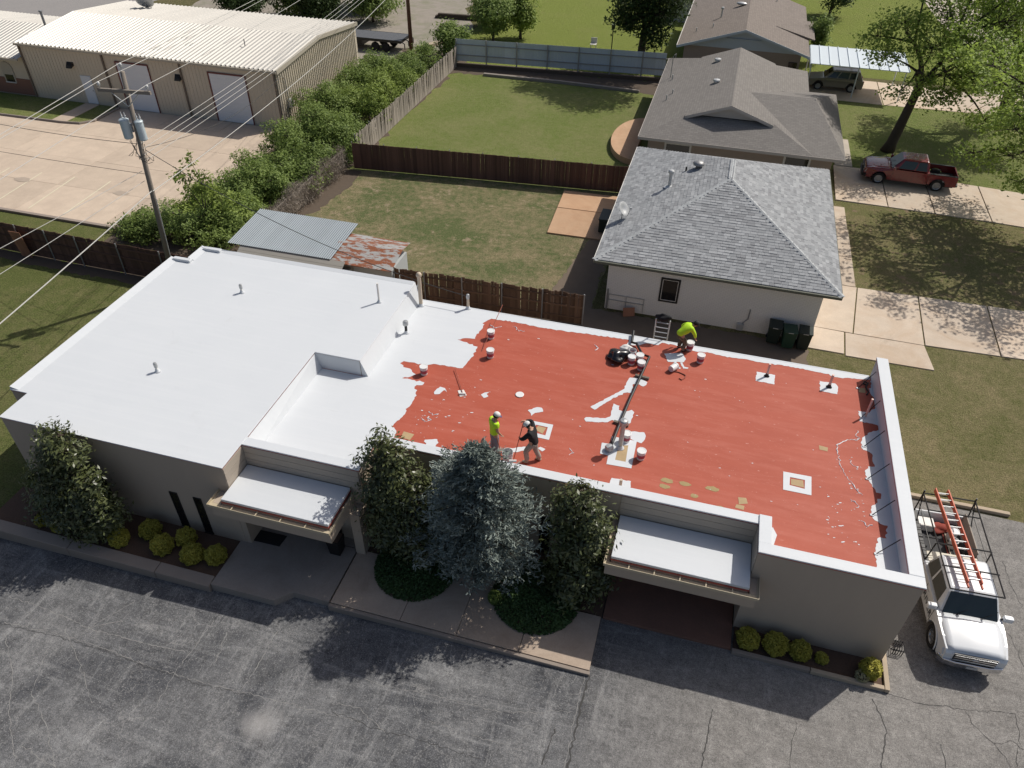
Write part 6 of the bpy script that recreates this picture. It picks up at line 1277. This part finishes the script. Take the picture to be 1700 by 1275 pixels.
# ---------------- bins, patio box ----------------
mat('bin_green', (.012,.022,.019), .5, .15, 4); mat('bin_green2', (.014,.045,.028), .5, .15, 4)
def bin_(label, x, y, m, rot):
    t = thing('wheelie_bin', label, 'bin', (x,y,0), rot, 'wheelie bins against the white wall'); MB().add([(-.26,-.28,.08),(.26,-.28,.08),(.26,.26,.0),(-.26,.26,.0),(-.31,-.34,1.0),(.31,-.34,1.0),(.31,.34,1.0),(-.31,.34,1.0)],[(3,2,1,0),(4,5,6,7),(0,1,5,4),(1,2,6,5),(2,3,7,6),(3,0,4,7)]).build('body',m,t,bevel=.03,world=False)
    MB().prism([(-.33,-.38),(.33,-.38),(.33,.36),(-.33,.36)],1.005,lambda a, b: 1.06+.04*(b > 0)).build('lid',m,t,bevel=.02,world=False); MB().tube([(-.28,.42,1.0),(.28,.42,1.0)],.02,6).build('handle',m,t,world=False); MB().box(-.12,.12,-.395,-.383,1.02,1.05).build('sticker','galv',t,world=False)
    for s in (-.28,.28): MB().lathe([(.1,-.03),(.1,.03)],12).xf(Matrix.Translation((s,.3,.1))@Matrix.Rotation(PI/2,4,'Y')).build('wheel','tyre',t,world=False)
bin_('dark green wheelie bin farthest left against the white wall', 4.5,32.3,'bin_green',RAD(-4)); bin_('brighter green wheelie bin in the middle of the three', 5.18,32.1,'bin_green2',RAD(3)); bin_('dark green wheelie bin nearest the driveway', 5.9,32.2,'bin_green',RAD(-2))
AC = thing('storage_bench', 'dark storage box on the patio beside the hip roofed house', 'box', (-5.3,41.2,.09)); MB().box(-.45,.45,-.7,.7,.05,.85).build('body','bin_green',AC,bevel=.03,world=False); MB().box(-.48,.48,-.73,.73,.855,.93).build('lid','bin_green',AC,bevel=.02,world=False)
tag(MB().prism([(-13.43,14.68),(-12.34,14.7),(-12.38,14.2),(-13.45,14.18)],.118,.135).build('door_mat','black_rubber'), 'black door mat on the entry court under the left canopy', 'mat')
PB = thing('planter_box', 'black square planter box at the right end of the left canopy', 'planter', (-10.3,14.62,.115)); MB().add([(-.2,-.2,0),(.2,-.2,0),(.2,.2,0),(-.2,.2,0),(-.25,-.25,.75),(.25,-.25,.75),(.25,.25,.75),(-.25,.25,.75)],[(3,2,1,0),(4,5,6,7),(0,1,5,4),(1,2,6,5),(2,3,7,6),(3,0,4,7)]).build('box','black',PB,bevel=.02,world=False); MB().box(-.21,.21,-.21,.21,.751,.77).build('soil','mulch',PB,world=False)
bk = bucket('lone bucket standing on the dirt behind the roof edge', -1.55,29.9,.0,1.0,False,True,group='paint buckets'); 
o = MB().box(-.3,.3,-.02,.02,0,.45).build('scrap_board','red_fence'); o.location = (-2.6,32.4,.02); o.rotation_euler = (RAD(-25),0,RAD(20)); tag(o,'scrap of red board leaning at the foot of the white wall','board')
# ---------------- people ----------------
mat('skin', (.42,.24,.16), .55, .06); mat('hi_vis', (.52,.82,.03), .75, .06, 4); mat('jeans_grey', (.20,.21,.235), .85, .15, 6); mat('black_shirt', (.014,.014,.016), .85, .2, 6); mat('khaki_grey', (.32,.29,.25), .85, .12, 6); mat('boot_tan', (.34,.29,.22), .8, .2); mat('boot_dark', (.06,.045,.035), .8, .2); mat('cap_white', (.66,.65,.63), .7, .05); mat('cap_dark', (.03,.03,.03), .8, .1); mat('hair', (.02,.014,.01), .8, .1); mat('brim_red', (.3,.02,.04), .7, .1); mat('cap_blue', (.06,.07,.16), .7, .1)
def camo():
    m = bpy.data.materials.new('camo'); n, b = nodes_of(m); MATS['camo'] = m; tc = position(n)
    L(n, ramp(n, noise(n, tc, 9, 2), [(.4,(.07,.055,.035)),(.48,(.17,.13,.085)),(.56,(.10,.085,.05)),(.64,(.24,.19,.13))]), b.inputs['Base Color']); b.inputs['Roughness'].default_value = .9
camo()
def skinned(name, chains, m, parent, sub=2):
    """chains: list of lists of (point, radius); points that coincide are merged"""
    vs = []; rs = []; ed = []; key = {}
    for ch in chains:
        prev = None
        for p, r in ch:
            k = tuple(round(c,4) for c in p)
            if k not in key: key[k] = len(vs); vs.append(p); rs.append(r)
            i = key[k]
            if prev is not None and prev != i: ed.append((prev,i))
            prev = i
    me = bpy.data.meshes.new(name); me.from_pydata(vs, ed, []); me.materials.append(MATS[m]); o = link(name, me, parent)
    sk = o.modifiers.new('skin','SKIN'); sk.use_smooth_shade = True
    for i, d in enumerate(me.skin_vertices[0].data):
        r = rs[i]; k = 1.22 if name in ('shirt','trousers','body') else 1.12; r = r if hasattr(r,'__len__') else (r,r); d.radius = (r[0]*(k if r[0] > .03 else 1),r[1]*(k if r[1] > .03 else 1)); d.use_root = (i == 0)
    s = o.modifiers.new('subdiv','SUBSURF'); s.levels = sub; s.render_levels = sub
    return o
def V3(*a): return Vector(a)
def person(label, loc, rot, J, shirt, trousers, boots, cap, brim_m, cap_style='cap', hair='hair', sleeve=.55):
    """J: joint positions, x right, y forward, z up from the feet"""
    T = thing('person', label, 'person', loc, rot)
    t = lambda a, b, k: tuple(lerp(a,b,k))
    pel, ch, nk, hd = J['pelvis'], J['chest'], J['neck'], J['head']; fw = Vector(J['face']).normalized(); hup = (Vector(hd)-Vector(nk)).normalized()
    chains = [[(pel,(.13,.10)),(t(pel,ch,.5),(.12,.09)),(ch,(.15,.10)),(nk,.055),(t(nk,hd,.45),.062),(hd,(.085,.10)),(tuple(Vector(hd)+hup*.09),(.07,.085))]]
    nose = tuple(Vector(hd)+fw*.115-hup*.01); chains.append([(hd,(.085,.10)),(nose,.016)])
    hands = []
    for s in ('l','r'):
        sh, el, wr = J['sh'+s], J['el'+s], J['wr'+s]; chains.append([(ch,(.15,.10)),(sh,.062),(el,.042),(t(el,wr,.5),.036),(wr,.027)])
        hp, kn, an = J['hip'+s], J['kn'+s], J['an'+s]; toe = J['toe'+s]; chains.append([(pel,(.13,.10)),(hp,.09),(kn,.058),(t(kn,an,.35),.055),(an,.038),(toe,.03)])
        d = (Vector(wr)-Vector(el)).normalized(); sd = d.cross(Vector(J.get('palm'+s,(0,1,0)))).normalized(); pn = sd.cross(d).normalized(); pc = Vector(wr)+d*.055
        chains.append([(wr,.027),(tuple(pc),(.036,.018))])
        for k, (off, l) in enumerate(((-.03,.065),(-.010,.078),(.010,.074),(.030,.058))):
            b0 = pc+sd*off+d*.035; b1 = b0+d*l*.5+pn*.012; b2 = b1+d*l*.25+pn*l*.45
            chains.append([(tuple(pc),(.036,.018)),(tuple(b0),.0095),(tuple(b1),.009),(tuple(b2),.0075)])
        th = pc-sd*.035-d*.015; th1 = th-sd*.022+d*.03+pn*.012; chains.append([(tuple(pc),(.036,.018)),(tuple(th),.011),(tuple(th1),.010),(tuple(th1+d*.028+pn*.01),.008)])
    body = skinned('body', chains, 'skin', T)
    # clothing follows the same joints with a little more room
    sc_ = [[(tuple(Vector(pel)-Vector((0,0,.07))),(.16,.13)),(t(pel,ch,.0),(.165,.13)),(t(pel,ch,.5),(.16,.125)),(ch,(.18,.13)),(t(ch,nk,.75),(.085,.08))]]
    for s in ('l','r'): sc_.append([(ch,(.18,.13)),(J['sh'+s],.085),(t(J['sh'+s],J['el'+s],.6),.072)]+([(J['el'+s],.062),(t(J['el'+s],J['wr'+s],.85),.045)] if sleeve > .9 else []))
    skinned('shirt', sc_, shirt, T)
    tc = [[(tuple(Vector(pel)+Vector((0,0,.02))),(.15,.12)),(tuple(Vector(pel)-Vector((0,0,.06))),(.15,.125))]]
    for s in ('l','r'): tc.append([(tuple(Vector(pel)-Vector((0,0,.06))),(.15,.125)),(J['hip'+s],.11),(J['kn'+s],.082),(t(J['kn'+s],J['an'+s],.55),.076),(t(J['kn'+s],J['an'+s],.95),.078)])
    skinned('trousers', tc, trousers, T)
    for s in ('l','r'):
        an, toe = Vector(J['an'+s]), Vector(J['toe'+s]); d = (toe-an); d.z = 0; d = d.normalized(); g = Vector((an.x,an.y,.045)); skinned('boot', [[(tuple(an+Vector((0,0,.02))),.06),(tuple(g+Vector((0,0,.0))),(.05,.05)),(tuple(g+d*.10),(.048,.042)),(tuple(g+d*.19),(.04,.032))]], boots, T)
    # cap: dome and brim, hair below, ears, eyes
    R3 = Matrix((fw.cross(hup).normalized(), fw, fw.cross(hup).normalized().cross(fw))).transposed(); R4 = Matrix.Translation(Vector(hd)+hup*.055)@R3.to_4x4()
    c = MB(); c.lathe([(.112,-.01),(.113,.03),(.098,.075),(.06,.108),(.001,.118)], 18); c.xf(R4@Matrix.Diagonal((1,1.13,1,1))); cp = c.build('cap', cap, T, smooth=True, world=False)
    b = MB(); n = 10; P = [(.105*math.cos(a),.08+.135*math.sin(a),.0-.02*math.sin(a)) for a in np.linspace(0,PI,n)]+[(-.10,.04,.012),(.10,.04,.012)]; b.add(P+[(x,y,z+.012) for x, y, z in P], [tuple(range(n+2))[::-1],tuple(range(n+2,2*n+4))]+[(i,(i+1)%(n+2),n+2+(i+1)%(n+2),n+2+i) for i in range(n+2)]); b.xf(R4); b.build('cap_brim', brim_m, T, world=False)
    h = MB().lathe([(.09,-.09),(.104,-.06),(.106,-.02)], 16).xf(R4@Matrix.Translation((0,-.012,0))@Matrix.Diagonal((1,1.08,1,1))); h.f = [f for f in h.f if sum((R4.inverted()@Vector(h.v[i])).y for i in f)/len(f) < .02]; h.build('hair', hair, T, world=False)
    for s in (-1,1): MB().ellipsoid((0,0,0),(.012,.02,.032),8,6).xf(Matrix.Translation(Vector(hd)+R3.col[0]*s*.098)@R3.to_4x4()).build('ear', 'skin', T, smooth=True, world=False); MB().ellipsoid(tuple(Vector(hd)+fw*.098+R3.col[0]*s*.034+hup*.015),(.011,.011,.011),8,6).build('eye', 'cap_dark', T, smooth=True, world=False)
    MB().ellipsoid((0,0,0),(.028,.008,.007),8,6).xf(Matrix.Translation(Vector(hd)+fw*.096-hup*.055)@R3.to_4x4()).build('mouth', 'brim_red', T, smooth=True, world=False)
    return T
stand = dict(pelvis=(0,0,.96), chest=(0,.01,1.34), neck=(0,.02,1.52), head=(0,.06,1.66), face=(0,1,-.25),
  shl=(-.19,0,1.43), ell=(-.25,.02,1.15), wrl=(-.22,.16,.93), shr=(.19,0,1.43), elr=(.25,.02,1.15), wrr=(.22,.16,.93),
  hipl=(-.10,0,.90), knl=(-.12,.03,.49), anl=(-.13,-.02,.08), toel=(-.15,.14,.03), hipr=(.10,0,.90), knr=(.12,.03,.49), anr=(.13,-.02,.08), toer=(.15,.14,.03))
# hi-vis worker standing near the front edge, looking down to the right
JA = dict(stand, face=(.1,1,-.6), head=(0,.08,1.65)); person('person in lime hi-vis shirt and white cap standing behind the cedar tip', (-5.45,17.95,rz(0,17.95)), RAD(-48), JA, 'hi_vis','jeans_grey','boot_dark','cap_white','cap_blue')
# worker in black rolling the parapet: right hand up, left hand low on the pole
JB = dict(stand, pelvis=(0,-.05,.95), chest=(0,.06,1.33), neck=(0,.12,1.50), head=(.0,.20,1.60), face=(.05,1,-1.0), shl=(-.19,.06,1.42), ell=(-.30,.26,1.20), wrl=(-.12,.42,1.02), shr=(.19,.06,1.42), elr=(.36,.22,1.52), wrr=(.16,.40,1.60), knl=(-.13,.20,.50), anl=(-.14,.12,.08), toel=(-.16,.29,.03), knr=(.13,-.06,.48), anr=(.15,-.24,.08), toer=(.18,-.08,.03), palml=(1,0,0), palmr=(-1,0,0))
person('person in black long-sleeve shirt and grey trousers rolling paint at the front edge', (-4.06,17.88,rz(0,17.88)), RAD(82), JB, 'black_shirt','khaki_grey','boot_tan','cap_white','brim_red', sleeve=1.)
# worker bending to a bucket at the back edge
JC = dict(stand, pelvis=(0,-.12,.86), chest=(.03,.22,1.10), neck=(.04,.36,1.20), head=(.05,.46,1.27), face=(.1,1,-.9), shl=(-.17,.24,1.16), ell=(-.34,.10,.98), wrl=(-.38,.22,.76), shr=(.20,.28,1.14), elr=(.24,.42,.90), wrr=(.22,.50,.66), hipl=(-.10,-.10,.80), knl=(-.13,.12,.45), anl=(-.14,-.02,.08), toel=(-.16,.14,.03), hipr=(.10,-.10,.80), knr=(.12,.14,.44), anr=(.14,.04,.08), toer=(.16,.20,.03))
person('person in lime shirt and camouflage trousers bending at the back edge', (.18,26.1,rz(0,26.1)), RAD(-62), JC, 'hi_vis','camo','boot_dark','cap_dark','cap_dark', sleeve=1.)
# ---------------- painting gear on the roof ----------------
RB = [('upper of the two buckets standing near the white coat edge',-7.58,24.56),('lower of the two buckets standing near the white coat edge',-7.21,23.25),('bucket half on the white coat at the left end of the red roof',-9.38,21.4),('bucket beside the black bag, front left of its cluster',-1.62,24.5),('bucket behind the others beside the black bag',-1.32,24.72),('bucket nearest the camera beside the black gas pipe',-1.2,24.25),('bucket held by the person bending at the back edge',.57,26.22),('bucket standing alone right of the bending person',1.07,25.45),('bucket with crumpled wrapper behind the black bag',-1.66,24.95),('bucket standing right of the tall flue patch',-.47,19.1),('bucket hidden behind the tall flue',-1.1,19.85)]
for lb, x, y in RB: bucket(lb, x, y, rz(x,y)+.012, 1.05, 'crumpled' not in lb, True, 0, random.uniform(0,6), group='paint buckets on the roof')
bucket('open white tub in front of the person in black', -4.87,17.62,rz(0,17.6)+.012,1.3,False,False,group='paint buckets on the roof')
t = bucket('tipped bucket lying on its side by the fallen hose', -.02,24.42,rz(0,24.4)+.16,1.0,False,False,group='paint buckets on the roof'); t.rotation_euler = (RAD(95),0,RAD(150))
tag(MB().lathe([(.16,.0),(.165,.02),(.15,.028),(.001,.024)],20,(-5.42,21.25,rz(0,21.25)+.012)).build('round_cover','bucket_white'), 'round white bucket lid lying alone on the red roof', 'lid')
mat('bag_black', (.008,.008,.009), .25, .1, spec=.6); lump('rubbish_bag','shiny black rubbish bag beside the buckets on the red roof','bag',(-2.2,24.62,rz(0,24.6)+.01),(.46,.36,.22),'bag_black',11,.42)
lump('plastic_wrap','crumpled clear plastic wrapping lying behind the bag','wrapping',(-1.95,25.3,rz(0,25.3)+.01),(.26,.2,.16),'white_pvc',21,.35)
# gas line on wooden blocks
GP = thing('gas_pipe', 'black gas pipe running across the red roof on wooden blocks', 'pipe', (-1.2,23,3.1)); z = lambda y: rz(0,y)+.13
MB().tube([(-1.85,26.6,z(26)+.05),(-1.8,25.85,z(25.9)),(-1.6,25.83,z(25.9)),(-1.26,25.12,z(25.1)),(-.96,25.04,z(25)),(-1.10,23.80,z(23.8)),(-1.32,22.0,z(22)),(-1.44,20.74,z(20.7)),(-1.54,19.5,z(19.5)),(-1.56,19.3,z(19.3)-.1)], .055, 8).build('pipe','black',GP)
for x, y in ((-1.06,23.70),(-1.41,20.68)): MB().box(-.28,.28,-.05,.05,0,.09).xf(Matrix.Translation((x,y,rz(0,y)+.012))@Matrix.Rotation(-.12,4,'Z')).build('block','bark_pale',GP)
MB().lathe([(.14,.0),(.14,.1),(.16,.12),(.12,.2),(.001,.21)],14,(-1.6,19.2,rz(0,19.2)+.015)).build('regulator','grey_metal',GP)
# brush handles, rollers, hose
mat('handle_red', (.28,.08,.05), .6, .1)
def roller(label, a, b, head=None):
    t = thing('paint_roller', label, 'paint roller', a); MB().tube([a,b],.014,6).build('handle','handle_red',t)
    if head: MB().tube([(head[0]-.12,head[1]-.03,head[2]),(head[0]+.12,head[1]+.03,head[2])],.045,10).build('roller','cap_white',t)
roller('long paint roller lying on a small white pad left of centre', (-7.54,20.68,rz(0,20.7)+.05), (-8.3,22.0,rz(0,22)+.08), (-7.52,20.62,rz(0,20.6)+.05)); MB().prism([(-7.77,20.79),(-7.56,20.90),(-7.35,20.62),(-7.57,20.47)],rz(0,20.7)+.003,rz(0,20.7)+.02).build('foam_pad','white_pvc'); tag(bpy.data.objects['foam_pad'],'small white pad under the long paint roller','pad')
roller('long handled roller propped behind the two left buckets', (-7.66,23.55,rz(0,23.5)+.03), (-7.52,26.1,rz(0,26)+.75))
roller('roller pole held by the person in black', (-4.52,17.1,3.95), (-4.42,17.98,rz(0,18)+1.72), (-4.53,17.05,3.965))
roller('short brush held low by the standing person in lime', (-5.28,17.72,rz(0,17.8)+.95), (-5.1,17.5,rz(0,17.8)+.6))
m = MB().tube([(.08,24.49,rz(0,24.5)+.03),(.3,24.5,rz(0,24.5)+.025),(.5,24.42,rz(0,24.4)+.025),(.6,24.35,rz(0,24.4)+.03),(.58,24.2,rz(0,24.2)+.03),(.47,24.02,rz(0,24)+.025),(.36,24.1,rz(0,24)+.025)],.022,6).build('hose','handle_red'); tag(m,'short reddish hose end lying on the roof by the tipped bucket','hose')
m = MB().tube([(7.62,26.0,rz(0,26)+.04),(7.55,25.85,rz(0,26)+.04),(7.42,25.9,rz(0,26)+.04),(7.45,26.05,rz(0,26)+.04),(7.6,25.95,rz(0,26)+.06),(7.5,25.7,rz(0,26)+.04),(7.58,25.4,rz(0,26)+.04),(7.5,25.2,rz(0,26)+.04)],.03,6).build('cable_coil','black'); tag(m,'black coiled cable in the shaded back corner of the red roof','cable')
# access ladder at the back edge with a dark jacket over its top
AL = thing('access_ladder', 'pale aluminium access ladder rising above the back roof edge', 'ladder', (-.7,26.9,0))
for s in (-.27,.27): MB().tube([(-.7+s,27.7,0),(-.7+s*1.08,26.62,4.05)],.03,8).build('rail','galv',AL)
for k in np.arange(.25,4.0,.3): f = k/4.05; MB().tube([(-.7-.27,27.7-1.08*f,k),(-.7+.27,27.7-1.08*f,k)],.02,6).build('rung','galv',AL)
lump('dark_jacket','dark jacket slung over the top of the access ladder','jacket',(-.7,26.72,3.95),(.28,.14,.2),'black_shirt',31,.3)
# black wire boot rack by the front right corner of the wall
HR = thing('boot_rack', 'small black wire rack on the asphalt at the building corner by the pickup', 'rack', (8.62,16.15,0))
for k in range(5): MB().tube([(8.5+k*.07,15.95,.0),(8.5+k*.07,15.95,.28),(8.5+k*.07,16.1,.34),(8.5+k*.07,16.3,.28),(8.5+k*.07,16.3,.0)], .014, 6).build('hoop', 'black', HR)
for y_, z_ in ((15.95,.25),(16.3,.25),(16.12,.02)): MB().tube([(8.48,y_,z_),(8.8,y_,z_)], .014, 6).build('bar', 'black', HR)
